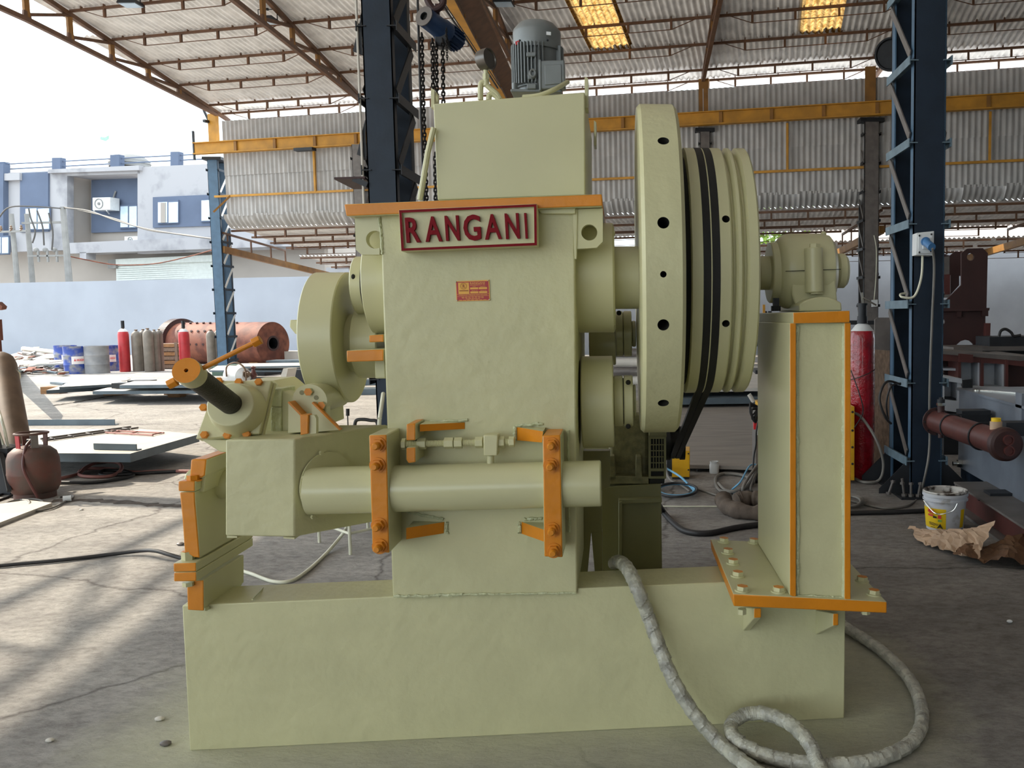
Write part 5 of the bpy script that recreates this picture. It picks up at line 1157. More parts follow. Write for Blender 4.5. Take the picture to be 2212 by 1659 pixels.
for k in range(7): q.tube(spl([W(1640 + rnd.uniform(-4, 10), 884, Wy), W(1622 + rnd.uniform(-3, 6), 880 + rnd.uniform(-14, 8), Wy - .05), W(1624 + rnd.uniform(0, 8), 905 + rnd.uniform(-10, 12), Wy - .05), W(1640, 880 + rnd.uniform(-8, 6), Wy), W(1652, 872, Wy + .05)]), .0075, 6)
q.build('lead_tangle', cablek, ws_)
cable([W(1642, 890, Wy - .06), W(1634, 930, Wy - .06), W(1633, 960, Wy - .06), W(1628, 990, Wy - .06), G(1626, 1048, .02)], .008, cablek, 'welder_lead', 'thin black lead hanging down the front of the wheeled welding set')
cable([W(1640, 1005, Wy - .05), W(1620, 1006, Wy - .08), G(1600, 1040, .12), G(1580, 1060, .02), G(1590, 1068, .015), G(1612, 1082, .012)], .008, cableb, 'blue_hose', 'thin light blue hose from the wheeled welding set', 'hose')
cable([W(1636, 1010, Wy - .05), G(1610, 1052, .06), G(1560, 1062, .02), G(1545, 1038, .02), G(1560, 1024, .02), G(1600, 1026, .02), G(1625, 1040, .02), G(1600, 1060, .02), G(1570, 1060, .03), G(1552, 1044, .03)], .016, cableg, 'hose_loop', 'grey hose loop on the floor beside the welding set wheel', 'hose')
cable([W(1636, 1004, Wy - .05), G(1606, 1050, .1), G(1610, 1066, .02), G(1625, 1072, .015), G(1650, 1074, .015)], .013, cableg, 'hose_tail', 'grey hose tail dropping to the brown cloth bundle', 'hose')
cable([W(1638, 1012, Wy - .05), G(1622, 1052, .08), G(1628, 1066, .02), G(1636, 1078, .015)], .010, cableg, 'hose_tail', 'thinner grey hose tail right against the welding set wheel', 'hose')
# small yellow inverter with coils
iv = G(1470, 1036); iy = iv.y; io = thing('inverter_welder', 'small yellow inverter box on the floor behind the belts', 'welder', iv)
qbox(io, 'case', 1451, 974, 1490, 1031, iy - .0, .28, yellow, .006); qbox(io, 'front_face', 1440, 978, 1452, 1029, iy + .0, .26, darkst); qbox(io, 'foot', 1452, 1031, 1488, 1037, iy + .01, .25, belt, .002)
for x, y in ((1455, 984), (1487, 980), (1487, 1015)):
    q = MB(); q.ball(W(x, y, iy - .002), .008, 8, 6); q.build('screw', darkst, io)
for k, (m_, r0, lab) in enumerate(((cableg, 46, 'outer grey ring of the hose coil beside the small yellow inverter'), (cableb, 43, 'light blue ring of the hose coil beside the small yellow inverter'), (cablek, 49, 'black ring of the hose coil beside the small yellow inverter'))):
    cable([G(1462 + r0 * .9 * math.cos(a), 1058 + r0 * .30 * math.sin(a), .02 + .015 * k) for a in [2 * math.pi * i / 14 for i in range(14)]], .011, m_, 'hose_coil', lab, 'hose', closed=True)
cable([W(1440, 1012, iy - .05), G(1470, 1030, .1), G(1492, 1052, .03), G(1500, 1062, .02)], .010, cableb, 'blue_hose', 'light blue hose from the inverter to its coil', 'hose'); cable([W(1436, 1000, iy - .06), G(1446, 1034, .06), G(1474, 1050, .02), G(1490, 1062, .02)], .012, cableg, 'hose_tail', 'grey hose from the inverter running into the coil', 'hose')
cable([G(1500, 1054, .012), G(1530, 1064, .012), G(1555, 1072, .012)], .010, cableg, 'hose_tail', 'grey hose between the coil and the brown cloth', 'hose')
# jar, pliers, cloth bundle, floor hose
jc = G(1543, 1022); jr = pm(10.5, jc.y); jo = thing('plastic_jar', 'small white plastic jar standing on the dark floor', 'jar', jc)
q = MB(); q.lathe([(0, 0), (0, jr * .95), (.01, jr), (.085, jr), (.098, jr * .86), (.104, jr * .86), (.104, 0)], jc, ZV, 28); q.build('body', whitep, jo)
q = MB(); q.lathe([(.100, jr * .9), (.118, jr * .9), (.118, jr * .8), (.106, jr * .78)], jc, ZV, 28); q.build('rim', whitep, jo)
pc = G(1516, 1020); q = MB(); q.bar(pc + V((-.05, 0, .02)), pc + V((.02, .04, .03)), .03, .02); q.bar(pc + V((.02, .04, .03)), pc + V((.12, .10, .015)), .025, .02); q.bar(pc + V((.02, .05, .03)), pc + V((.10, .16, .02)), .025, .02); q.solo('pliers', darkst, 'dark pliers lying left of the white jar', 'pliers')
def sweepcloth(path, r, seed, nm, lab, m_):
    rnd = random.Random(seed); pts = spl(path, 7); q = MB()
    q.tube(pts, [r * (1 + .07 * math.sin(i * .5 + seed) + rnd.uniform(-.16, .16)) * (0.6 if i in (0, len(pts) - 1) else 1) for i in range(len(pts))], 14); return q
q = sweepcloth([G(1562, 1078, .08), G(1568, 1092, .06), G(1590, 1102, .055), G(1630, 1108, .055), G(1665, 1104, .055), G(1672, 1086, .055), G(1640, 1078, .06), G(1606, 1078, .055), G(1590, 1082, .045)], .062, 2, '', '', cloth)
q.solo('cloth_bundle', cloth, 'crumpled brown cloth sleeve coiled on the floor behind the pedestal', 'cloth', smooth=80)
cable([G(1405, 1060, .3), G(1432, 1104, .03), G(1455, 1130, .02), G(1482, 1148, .02), G(1530, 1152, .02), G(1590, 1140, .02), G(1660, 1130, .02), G(1740, 1115, .02)], .022, cablek, 'floor_hose', 'thick black hose curving over the floor under the flywheel', 'hose')
cable([G(1780, 1111, .02), G(1850, 1108, .02), G(1930, 1106, .02), G(2000, 1103, .02), G(2060, 1100, .02)], .018, cablek, 'floor_hose', 'black hose lying from the pedestal to the paint bucket', 'hose')
for k in range(4):
    cable([G(1838 + (30 - 3 * k) * math.cos(a), 1083 + (13 - k) * math.sin(a), .015 + .018 * k) for a in [2 * math.pi * i / 12 for i in range(12)]], .010, cableg, 'cable_coil', ('outermost lowest', 'second', 'third', 'innermost top')[k] + ' turn of the grey cable coil at the foot of the wrapped red cylinder', 'cable', closed=True, group='turns of the coil under the red cylinder')
cable([W(1840, 890, 8.0), W(1862, 903, 8.0), W(1893, 950, 7.9), W(1908, 1000, 7.9), G(1900, 1036, .04), G(1870, 1042, .02), G(1846, 1034, .02)], .013, cableg, 'gas_hose', 'grey hose arching from the red cylinder to the floor', 'hose'); cable([W(1838, 800, 8.0), W(1856, 850, 7.9), W(1864, 890, 7.9), W(1845, 925, 7.9)], .005, cablek, 'thin_lead', 'thin dark lead draped over the wrapped red cylinder')
cable([G(1400, 1093, .01), G(1470, 1094, .01), G(1560, 1094, .01)], .006, cablew, 'floor_rod', 'pale thin rod lying across the floor before the cloth', 'rod')
# paint bucket
bc = G(2041, 1140); br = pm(46, bc.y); bt = W(2041, 1062, bc.y).z; bo = thing('paint_bucket', 'white paint bucket with yellow label and splashed lid', 'bucket', bc)
q = MB(); q.lathe([(0, 0), (0, br * .86), (bt * .8, br * .97), (bt * .8, br * 1.05), (bt * .84, br * 1.05), (bt * .84, br), (bt * .92, br), (bt * .92, br * 1.06), (bt, br * 1.06), (bt, br * .95), (bt * .8, br * .93), (bt * .8, 0)], bc, ZV, 40); q.build('body', bucketw, bo)
q = MB(); q.lathe([(bt * .98, br * 1.0), (bt * 1.03, br * 1.05), (bt * 1.06, br * 1.02), (bt * 1.03, br * .94), (bt * .9, br * .92), (bt * .88, 0)], bc, ZV, 40); q.build('lid_rim', bucketl, bo)
def curved(par, name, m_, a0, a1, z0, z1, rr0, rr1, c=bc, n=14, th=.0015):
    q = MB(); vs = []; fs = []
    for i in range(n + 1):
        a = a0 + (a1 - a0) * i / n
        for z, r_ in ((z0, rr0), (z1, rr1)): vs.append(c + V((math.sin(a) * (r_ + th), -math.cos(a) * (r_ + th), z)))
    for i in range(n): fs.append((2 * i, 2 * i + 2, 2 * i + 3, 2 * i + 1))
    q.add(vs, fs); return q.build(name, m_, par, smooth=0)
va = math.atan2(bc.x, bc.y)   # direction towards the camera
lb_ = curved(bo, 'label', yel, -1.5 - va, .05 - va, bt * .07, bt * .62, br * .87, br * .955)
curved(bo, 'label', yel, .85 - va, 1.15 - va, bt * .1, bt * .6, br * .874, br * .95, th=.0012)
def onb(a, zf):  r_ = br * (.86 + .11 * zf / .8) + .004; a -= va; return bc + V((math.sin(a) * r_, -math.cos(a) * r_, bt * zf)), V((math.cos(a), math.sin(a), 0))
p0, u_ = onb(-.98, .47); text_mb('ajaj', p0 - V((0, .006, 0)), u_, ZV, br * .46, bt * .14, .002, .03).build('lettering', labelr, lb_, smooth=0)
for a, z, w_, h_, m_ in ((-.95, .40, .36, .05, labelr), (-.62, .36, .2, .05, belt), (-.35, .36, .16, .09, labelr), (-.35, .27, .18, .06, leaf), (-.9, .22, .7, .012, belt), (-.9, .19, .66, .012, belt), (-.9, .16, .4, .012, belt), (-.8, .10, .3, .012, belt)):
    p0, u_ = onb(a, z); q = MB(); q.prism([p0, p0 + u_ * br * w_, p0 + u_ * br * w_ + ZV * bt * h_, p0 + ZV * bt * h_], (0, -.0015, 0)); q.build('print', m_, lb_, smooth=0)
p0, u_ = onb(-.42, .08); q = MB(); q.prism([p0, p0 + u_ * br * .16 + ZV * bt * .04, p0 + u_ * br * .32, p0 + u_ * br * .16 + ZV * bt * .14], (0, -.0015, 0)); q.build('print', belt, lb_, smooth=0)
q = MB(); q.tube(spl([bc + V((-br * 1.06, -.02, bt * .78)), bc + V((-br * .7, -br * .95, bt * .52)), bc + V((0, -br * 1.08, bt * .60)), bc + V((br * .25, -br * 1.06, bt * .8))]), .004, 6); q.build('bail_handle', chrome, bo)
# kraft paper
def papersheet(fn, nx, ny, seed, amp):
    rnd = random.Random(seed); vs = []; fs = []
    for j in range(ny + 1):
        for i in range(nx + 1):
            p = V(fn(i / nx, j / ny)); vs.append(p + V((rnd.uniform(-1, 1), rnd.uniform(-1, 1), rnd.uniform(-.2, 1))) * amp)
    for j in range(ny):
        for i in range(nx):
            a = j * (nx + 1) + i; fs.append((a, a + 1, a + nx + 2, a + nx + 1))
    q = MB(); q.add(vs, fs); return q
def lerp4(a, b, c, d, u, v): return (a * (1 - u) + b * u) * (1 - v) + (d * (1 - u) + c * u) * v
A_, B_, C_, D_ = G(1962, 1150, .02), G(2140, 1160, .05), G(2090, 1212, .02), G(1975, 1168, .02); A2, B2 = G(1964, 1140, .03), G(2152, 1128, .20)
q = papersheet(lambda u, v: lerp4(A2, B2, G(2110, 1210, .03), G(1990, 1175, .015), u, v) + ZV * (.06 * math.sin(math.pi * u) * math.sin(math.pi * v) - .05 * math.sin(math.pi * u) * (1 - v)), 18, 11, 5, .017)
q.solo('kraft_paper', paper, 'crumpled brown kraft paper sheet in front of the paint bucket', 'paper', smooth=0)
q = papersheet(lambda u, v: lerp4(G(2075, 1195, .03), G(2290, 1150, .10), G(2290, 1235, .02), G(2060, 1212, .015), u, v) + ZV * (.05 * math.sin(2.3 * math.pi * u + 1) ** 2), 22, 9, 8, .018)
q.solo('brown_tarpaulin', mat('dark_brown_cloth', (104, 74, 50), .8, var=.2, vs=8), 'dark brown sheet lying to the right of the kraft paper', 'cloth', smooth=0)
# slate tank on channel beams with heat exchanger
tk = thing('slate_tank', 'grey steel tank box standing on channel beams at the right edge', 'tank', V((2.9, 6.0, 0)))
q = MB(); q.box((2.30, 4.4, .20), (3.6, 7.62, .88)); q.build('shell', slate, tk, bevel=.006)
q = MB(); q.box((2.28, 4.4, .875), (3.62, 7.66, .895)); q.build('top_plate', slate, tk, smooth=0)
q = MB(); q.prism([W(2080, 821, 7.6), W(2101, 819, 7.6), W(2101, 841, 7.6), W(2080, 841, 7.6)], (0, .02, 0)); lg = q.build('lifting_lug', darkst, tk); k_ = MB(); a = W(2091, 829, 7.4); k_.cyl(a - V(tk.location), a + V((0, .5, 0)) - V(tk.location), .019, n=20); cut(lg, k_)
q = MB(); q.box((2.28, 6.10, .72), (2.31, 6.22, .98)); q.build('angle_lug', slate, tk, smooth=0)
for y in (7.35, 6.2, 5.0): q = MB(); q.prism([(2.32, y, .2), (2.32, y + .25, .2), (2.32, y + .25, .12), (2.32, y, .0), (2.32, y - .04, .0)], (.9, 0, 0)); q.build('leg', blueC, tk, smooth=0)
q = MB(); q.cyl((2.26, 7.5, .25), (2.31, 7.5, .25), .035, n=6); q.cyl((2.22, 7.5, .25), (2.31, 7.5, .25), .02, n=12); q.build('drain_plug', chrome, tk)
ch = thing('channel_beam', 'rust and grey channel beam lying under the slate tank', 'beam', V((2.2, 5.6, 0)))
q = MB(); q.box((2.12, 4.2, .02), (2.14, 6.86, .20)); q.build('web', maroonr, ch, smooth=0); q = MB(); q.box((2.04, 4.2, .0), (2.14, 6.86, .02)); q.build('bottom_flange', greyst, ch, smooth=0); q = MB(); q.box((2.04, 4.2, .20), (2.30, 6.86, .215)); q.build('top_flange', greyst, ch, smooth=0); q = MB(); q.box((2.05, 6.84, .02), (2.14, 6.87, .20)); q.build('end_plate', greyst, ch, smooth=0)
q = MB(); q.box((2.14, 6.3, .215), (2.32, 6.45, .235)); q.build('shim_plate', darkst, ch, smooth=0); q = MB(); q.cyl((2.10, 6.45, .17), (2.13, 6.45, .17), .02, n=6); q.build('bolt', darkst, ch)
hx = thing('heat_exchanger', 'maroon tubular heat exchanger with bolted end flanges clamped to the slate tank', 'heat exchanger', W(2080, 940, 6.4))
ha, hb2 = W(2022, 910, 7.05), W(2172, 960, 5.66); hv_ = (hb2 - ha).normalized(); hl_ = (hb2 - ha).length; hr2 = .088
q = MB(); q.lathe([(0, 0), (0, hr2), (hl_, hr2), (hl_, 0)], ha, hv_, 40); q.build('shell', maroonr, hx)
for t0, nm in ((0.0, 'end_flange'), (hl_ - .03, 'end_flange')):
    q = MB(); q.lathe([(t0, 0), (t0, .112), (t0 + .02, .112), (t0 + .02, 0)], ha, hv_, 40); f_ = q.build(nm, maroon, hx)
    for k in range(8):
        a = 2 * math.pi * k / 8; t = hv_.cross(ZV).normalized(); u = t.cross(hv_); q = MB(); q.hexn(ha + hv_ * (t0 - .006) + (t * math.cos(a) + u * math.sin(a)) * .10, hv_, .008, .035); q.build('flange_bolt', darkst, f_)
q = MB(); q.lathe([(hl_ - .01, .112), (hl_ + .02, .108), (hl_ + .035, .09), (hl_ + .035, 0)], ha, hv_, 40); hd_ = q.build('end_head', maroon, hx)
t = hv_.cross(ZV).normalized(); u = t.cross(hv_)
for dx, dz in ((.0, .034), (-.005, -.036)):
    c = ha + hv_ * (hl_ + .03) + t * dx + u * dz; q = MB(); q.lathe([(0, .034), (.03, .034), (.03, .026), (.012, .026), (.012, 0, 1)], c, hv_, 24, 0); q.build('port', [maroon, mat('port_red', (150, 50, 44), .5)] if False else maroonr, hd_)
for t0 in (hl_ * .27, hl_ * .70):
    q = MB(); q.tube([ha + hv_ * t0 + (t * math.cos(a) + u * math.sin(a)) * (hr2 + .005) for a in [2 * math.pi * i / 28 for i in range(28)]], .007, 6, closed=True); q.bar(ha + hv_ * t0 + u * (hr2 + .004), ha + hv_ * t0 + u * (hr2 + .004) + V((.30, 0, 0)), .012, .012); q.build('clamp_band', darkst, hx)
c = ha + hv_ * .12 + u * hr2; q = MB(); q.cyl(c - u * .02, c + u * .05, .028, n=20); q.hexn(c + u * .05, u, .038, .022, 1); q.cyl(c + u * .07, c + u * .10, .03, n=20, mi=2); q.cyl(c + u * .10, c + u * .115, .018, n=6, mi=2); q.build('top_nozzle', [maroon, chrome, darkst], hx)
q = MB(); c2_ = ha + hv_ * .12 - u * (hr2 + .03); q.cyl(c2_, c2_ + u * .05, .022, n=16); q.build('drain_nozzle', maroon, hx)
c = ha + hv_ * (hl_ - .16) + u * hr2; q = MB(); q.cyl(c - u * .02, c + u * .045, .04, n=20, mi=1); q.cyl(c + u * .045, c + u * .068, .032, n=20); q.build('taped_nozzle', [yel, paper], hx)
q = MB(); q.box(ha + hv_ * .32 + V((.08, -.05, .03)), ha + hv_ * .32 + V((.30, .10, .12))); q.build('saddle_bracket', darkst, hx, smooth=0); q = MB(); q.box(ha + hv_ * 1.16 + V((.08, -.05, .03)), ha + hv_ * 1.16 + V((.32, .08, .12))); q.build('saddle_bracket', darkst, hx, smooth=0)
sp_ = W(2110, 834, 7.0); q = MB(); q.bar(V((2.36, 7.3, .90)), V((2.66, 6.8, .905)), .03, .012); q.lathe([(0, .02), (0, .04), (.012, .04), (.012, .02)], V((2.36, 7.3, .895)), ZV, 16); q.lathe([(0, .02), (0, .04), (.012, .04), (.012, .02)], V((2.66, 6.8, .898)), ZV, 16); q.solo('spanner', chrome, 'bright ring spanner lying on top of the slate tank', 'spanner')
# white cast block frames (half painted castings)
CD = 10.0
cb = thing('press_frame', 'maroon edged press frame casting with white painted pockets behind the slate tank', 'machine frame', W(2120, 800, CD + .5) * 1)
def cbq(pts, Y, th, m_, nm): return pq(pts, Y, th, m_, nm, cb, 0)
cbq([(1960, 752), (2212, 770), (2230, 768), (2230, 776), (2205, 780), (1960, 758)], CD, 1.2, greyst, 'top_plate'); cbq([(1960, 758), (2215, 776), (2215, 792), (2160, 786), (1960, 775)], CD + .02, .9, maroonr, 'top_flange')
cbq([(2073, 764), (2102, 766), (2101, 784), (2072, 782)], CD - .05, .05, maroonr, 'cast_badge')
for x0, x1, y0, y1 in ((2076, 2120, 782, 834), (2124, 2172, 780, 834)): cbq([(x0, y0), (x1, y0 + 2), (x1, y1), (x0, y1)], CD + .3, .05, castw, 'pocket'); cbq([(x1 - 8, y0), (x1, y0), (x1, y1), (x1 - 8, y1)], CD + .05, .3, castw, 'pocket_side')
for x in (2070, 2119, 2172): cbq([(x, 776), (x + 6, 778), (x + 6, 840), (x, 840)], CD, .4, maroonr, 'rib')
cbq([(2176, 776), (2240, 780), (2240, 860), (2176, 860)], CD + .3, .3, maroon, 'side_wall'); cbq([(2068, 834), (2180, 836), (2180, 844), (2068, 842)], CD - .05, .5, castw, 'ledge')
cbq([(1990, 775), (2070, 782), (2070, 812), (1990, 812)], CD + .5, .1, maroon, 'rear_wall'); cbq([(1990, 794), (2072, 796), (2072, 801), (1990, 799)], CD + .1, .4, castw, 'shelf')
cb2 = thing('press_frame', 'smaller white painted casting standing under the maroon edged frame', 'machine frame', W(2055, 840, 9.5))
def cb2q(pts, Y, th, m_, nm): return pq(pts, Y, th, m_, nm, cb2, 0)
cb2q([(2034, 812), (2078, 818), (2078, 828), (2034, 822)], 9.4, .5, castw, 'top_ledge'); cb2q([(2034, 822), (2040, 822), (2040, 866), (2032, 864)], 9.4, .4, castw, 'side'); cb2q([(2040, 824), (2076, 828), (2076, 864), (2040, 866)], 9.7, .05, castw, 'pocket'); cb2q([(2068, 826), (2076, 826), (2076, 868), (2068, 868)], 9.45, .3, castw, 'side'); cb2q([(2030, 862), (2080, 868), (2080, 892), (2030, 886)], 9.4, .5, castw, 'bottom_ledge')
for o_, yb in ((cb, 10.2), (cb2, 9.5)):
    q = MB(); a = W(2060, 860, yb); q.box((a.x - .1, yb, 0), (a.x + .35, yb + .5, a.z)); q.build('support_block', darkst, o_, smooth=0)
# tall maroon frame
MDp = 13.0; mf_ = thing('maroon_frame', 'tall dark maroon plate frame with a round lifting hole before the grey wall', 'machine frame', V((W(2075, 700, MDp).x, MDp, 0)))
def mq(pts, Y, th, m_, nm): return pq(pts, Y, th, m_, nm, mf_, 0)
o = mq([(2025, 667), (2077, 616), (2077, 547), (2090, 537), (2123, 536), (2134, 547), (2131, 667)], MDp, .05, maroon, 'side_plate'); k_ = MB(); a = W(2111, 552, MDp - .3) - V(mf_.location); k_.cyl(a, a + V((.0, .8, 0)), pm(8, MDp), n=28); cut(o, k_)
mq([(2022, 558), (2034, 548), (2052, 552), (2064, 543), (2078, 543), (2078, 596), (2022, 596)], MDp + .9, .05, maroon, 'rear_plate'); mq([(2024, 557), (2051, 553), (2051, 592), (2024, 595)], MDp + .5, .03, greyst, 'grey_panel'); mq([(2018, 595), (2052, 592), (2052, 636), (2018, 638)], MDp + .45, .05, maroonr, 'cross_panel'); mq([(2054, 594), (2072, 592), (2072, 616), (2054, 636)], MDp + .5, .05, maroon, 'cross_panel'); mq([(2018, 638), (2054, 636), (2048, 643), (2018, 643)], MDp + .4, .1, greyst, 'ledge')
mq([(2015, 667), (2138, 665), (2137, 671), (2015, 673)], MDp - .1, .5, maroon, 'flange'); mq([(2068, 671), (2077, 671), (2077, 685), (2068, 685)], MDp - .08, .1, maroon, 'stop_block'); mq([(2122, 671), (2135, 671), (2135, 683), (2122, 683)], MDp - .08, .1, maroon, 'stop_block')
o = mq([(2014, 672), (2129, 671), (2128, 752), (2106, 750), (2102, 742), (2095, 736), (2085, 734), (2075, 737), (2067, 744), (2063, 752), (2014, 752)], MDp, .05, maroon, 'lower_plate'); k_ = MB(); a = W(2045, 695, MDp - .3) - V(mf_.location); k_.cyl(a, a + V((.0, .8, 0)), pm(9, MDp), n=28); cut(o, k_)
mq([(2130, 698), (2140, 698), (2138, 750), (2128, 750)], MDp - .1, .3, maroonr, 'side_strip')
q = MB(); a, b_ = W(2014, 752, MDp), W(2240, 760, MDp); q.box((a.x, MDp - .2, 0), (b_.x, MDp + 1.2, a.z - .05)); q.build('plinth', darkst, mf_, smooth=0)
# dark bench behind, at the right edge
bn = thing('workbench', 'long dark steel bench carrying cables at the right edge', 'bench', V((W(2180, 740, 12).x, 12, 0)))
pq([(2138, 728), (2260, 726), (2260, 750), (2138, 752)], 12.0, .6, darkst, 'front_panel', bn, 0); pq([(2060, 750), (2260, 748), (2260, 757), (2060, 758)], 11.8, .8, greyst, 'top_bar', bn, 0)
q = MB(); a = W(2190, 760, 12.1); q.box((a.x - .3, 12.05, 0), (a.x + .6, 12.5, a.z)); q.build('leg', darkst, bn, smooth=0)
cable([W(2158, 727, 12), W(2162, 715, 12), W(2172, 711, 12), W(2184, 718, 12), W(2190, 726, 12), W(2205, 724, 12)], .02, cablek, 'bench_cable', 'black cable arched on top of the dark bench')
# shelf clutter seen round the pedestal, plank
q = MB(); P_ = [W(1886, 755, 9.3), W(1930, 758, 9.3), W(1929, 975, 9.0), W(1884, 968, 9.0)]; P_[2].z = P_[3].z = 0; q.prism(P_, (0, .03, 0)); q.solo('wooden_board', gtimber, 'weathered wooden board leaning behind the wrapped red cylinder', 'board')
q = MB(); q.prism([W(1890, 690, 9.6), W(1896, 686, 9.6), W(1925, 686, 9.6), V((W(1925, 725, 9.6).x, 9.6, 0)), V((W(1890, 725, 9.6).x, 9.6, 0))], (0, .04, 0)); q.solo('grey_panel', greyst, 'grey cut plate leaning above the wooden board', 'plate')
rk = thing('steel_rack', 'dark steel rack filled with parts behind the pedestal', 'rack', V((W(1700, 800, 11).x, 11, 0)))
for y in (694, 740, 800):
    pq([(1632, y), (1960, y - 2), (1960, y + 7), (1632, y + 8)], 11, .5, darkst, 'shelf', rk, 0)
for x in (1650, 1660, 1800, 1945): pq([(x, 672), (x + 7, 672), (x + 7, 862), (x, 862)], 11.05, .06, darkst, 'post', rk, 0)
pq([(1890, 722), (1960, 724), (1960, 750), (1890, 752)], 11.0, .4, darkst, 'box', rk, 0); pq([(1648, 658), (1653, 658), (1653, 694), (1648, 694)], 11, .05, ochre, 'orange_bar', rk, 0); q = MB(); q.cyl(W(1651, 700, 11), W(1655, 770, 11), .07, n=16); q.build('grey_tube', greyst, rk)
for x in (1652, 1943): pq([(x, 700), (x + 9, 700), (x + 9, 868), (x, 868)], 11.3, .06, darkst, 'post', rk, 0)
# steel floor slabs behind the pedestal gap and beyond
def slabq(pts, z, th, m_, nm, lab, cat='plate', group=None):
    q = MB(); q.prism([G(x, y, z) for x, y in pts], (0, 0, -th)); return q.solo(nm, m_, lab, cat, group, smooth=0)
slabq([(1395, 1002), (1720, 1010), (1640, 866), (1396, 866)], .07, .035, plateg, 'steel_plate', 'large grey steel plate on the floor behind the flywheel'); 
for k, (x, y) in enumerate(((1420, 1003), (1560, 1005), (1450, 868), (1600, 868))):
    c = G(x, y, .035); q = MB(); q.box((c.x - .1, c.y + .06, 0), (c.x + .1, c.y + .18, .034)); q.solo('packing_block', timber, 'flat timber packer under the %s of the large grey plate' % ('front left corner', 'front right side', 'rear left corner', 'rear right side')[k], 'block')
slabq([(1380, 862), (1660, 858), (1650, 846), (1380, 848)], .22, .10, bluest, 'steel_plate', 'dark edged plate lying beyond the large grey plate')
slabq([(1380, 842), (1660, 838), (1640, 790), (1390, 792)], .35, .05, pale, 'steel_plate', 'pale sheet lying far behind the flywheel')
for k in range(4):
    a, b_ = G(1325, 822, .25) + ZV * .185 * k, G(1420, 822, .25) + ZV * .185 * k; q = MB(); q.cyl(a, b_, .09, n=14); q.solo('steel_pipe', greyst if k % 2 else pale, ('lowest grey pipe', 'second pale pipe', 'third grey pipe', 'top pale pipe')[k] + ' of the stack seen left of the flywheel', 'pipe', 'pipes stacked behind the flywheel')
for k, x in enumerate((1330, 1412)):
    a = G(x, 830, 0); q = MB(); q.box((a.x - .06, a.y - .2, 0), (a.x + .06, a.y + .9, .16)); q.solo('pipe_trestle', darkst, ('left', 'right')[k] + ' dark trestle carrying the pipe stack behind the flywheel', 'trestle')

# ================================================================== THE YARD ON THE LEFT
for x, yb, yt, m_, lab in ((271, 803, 699, redcyl, 'red gas cylinder standing left of the grey cylinders'), (401, 800, 699, redcyl, 'red gas cylinder standing in front of the ribbed drum gear')):
    o, b, r, h = cylinder(x, yb, 21, yt + 8, m_, 'gas_cylinder', lab)
    q = MB(); q.lathe([(h - .02, r * .32), (h + .2, r * .32), (h + .2, r * .25), (h - .02, r * .25)], b, ZV, 12); q.build('valve_guard', darkst, o)
for k, (x, yb, yt, w_, lab) in enumerate(((299, 802, 712, 20, 'grey gas cylinder first from the blue drums'), (314, 801, 711, 17, 'grey gas cylinder half hidden second in the row'), (324, 803, 709, 20, 'front grey gas cylinder in the middle of the row'), (338, 802, 712, 17, 'grey gas cylinder fourth in the row'), (348, 801, 711, 14, 'grey gas cylinder last in the row beside the ribbed gear'), (459, 799, 712, 18, 'grey gas cylinder left of the pair in front of the drum'), (476, 797, 710, 18, 'grey gas cylinder right of the pair beside the far blue column'))):
    b = G(x, yb); cylinder(x, yb, w_, yt, greycyl, 'gas_cylinder', lab, shoulder=greycyl)
def drum(x, yb, wpx, yt, m_, lab, lbl=True):
    b = G(x, yb); r = pm(wpx, b.y) / 2; h = W(x, yt, b.y).z; o = thing('oil_drum', lab, 'drum', b)
    q = MB(); pr = [(0, 0), (0, r * 1.01), (.02, r * 1.01), (.03, r)]
    for f in (.33, .66): pr += [(h * f - .02, r), (h * f, r * 1.025), (h * f + .02, r)]
    pr += [(h - .03, r), (h - .02, r * 1.015), (h, r * 1.015), (h, r * .96), (h - .02, r * .95), (h - .02, 0)]
    q.lathe(pr, b, ZV, 32); q.build('shell', m_, o)
    if lbl:
        a = math.atan2(b.x, b.y); curved(o, 'label', labelw, -.35 - a, .75 - a, h * .36, h * .64, r, r, b, th=.008)
        u_ = V((math.cos(-a + .3), math.sin(-a + .3), 0)); n_ = V((math.sin(-a + .3), -math.cos(-a + .3), 0)); p0 = b + n_ * (r + .03) - u_ * r * .30 + ZV * h * .47
        text_mb('AKASH', p0, u_, ZV, r * .6, h * .08, .004, .02).build('lettering', labelr, o, smooth=0)
        q = MB(); q.prism([p0 + u_ * -r * .2, p0 + u_ * -r * .05, p0 + u_ * -r * .12 + ZV * h * .1], n_ * .004); q.build('logo', labelr, o, smooth=0)
    return o
drum(144, 801, 42, 746, bluedrum, 'blue oil drum at the left end, half hidden behind the others'); drum(166, 807, 45, 748, bluedrum, 'blue oil drum with pale dust and a paper label, in front at left'); drum(211, 806, 46, 747, greydrum, 'dusty grey oil drum standing between the blue ones', False); drum(238, 801, 34, 746, bluedrum, 'blue oil drum at the right end behind the dusty grey one')
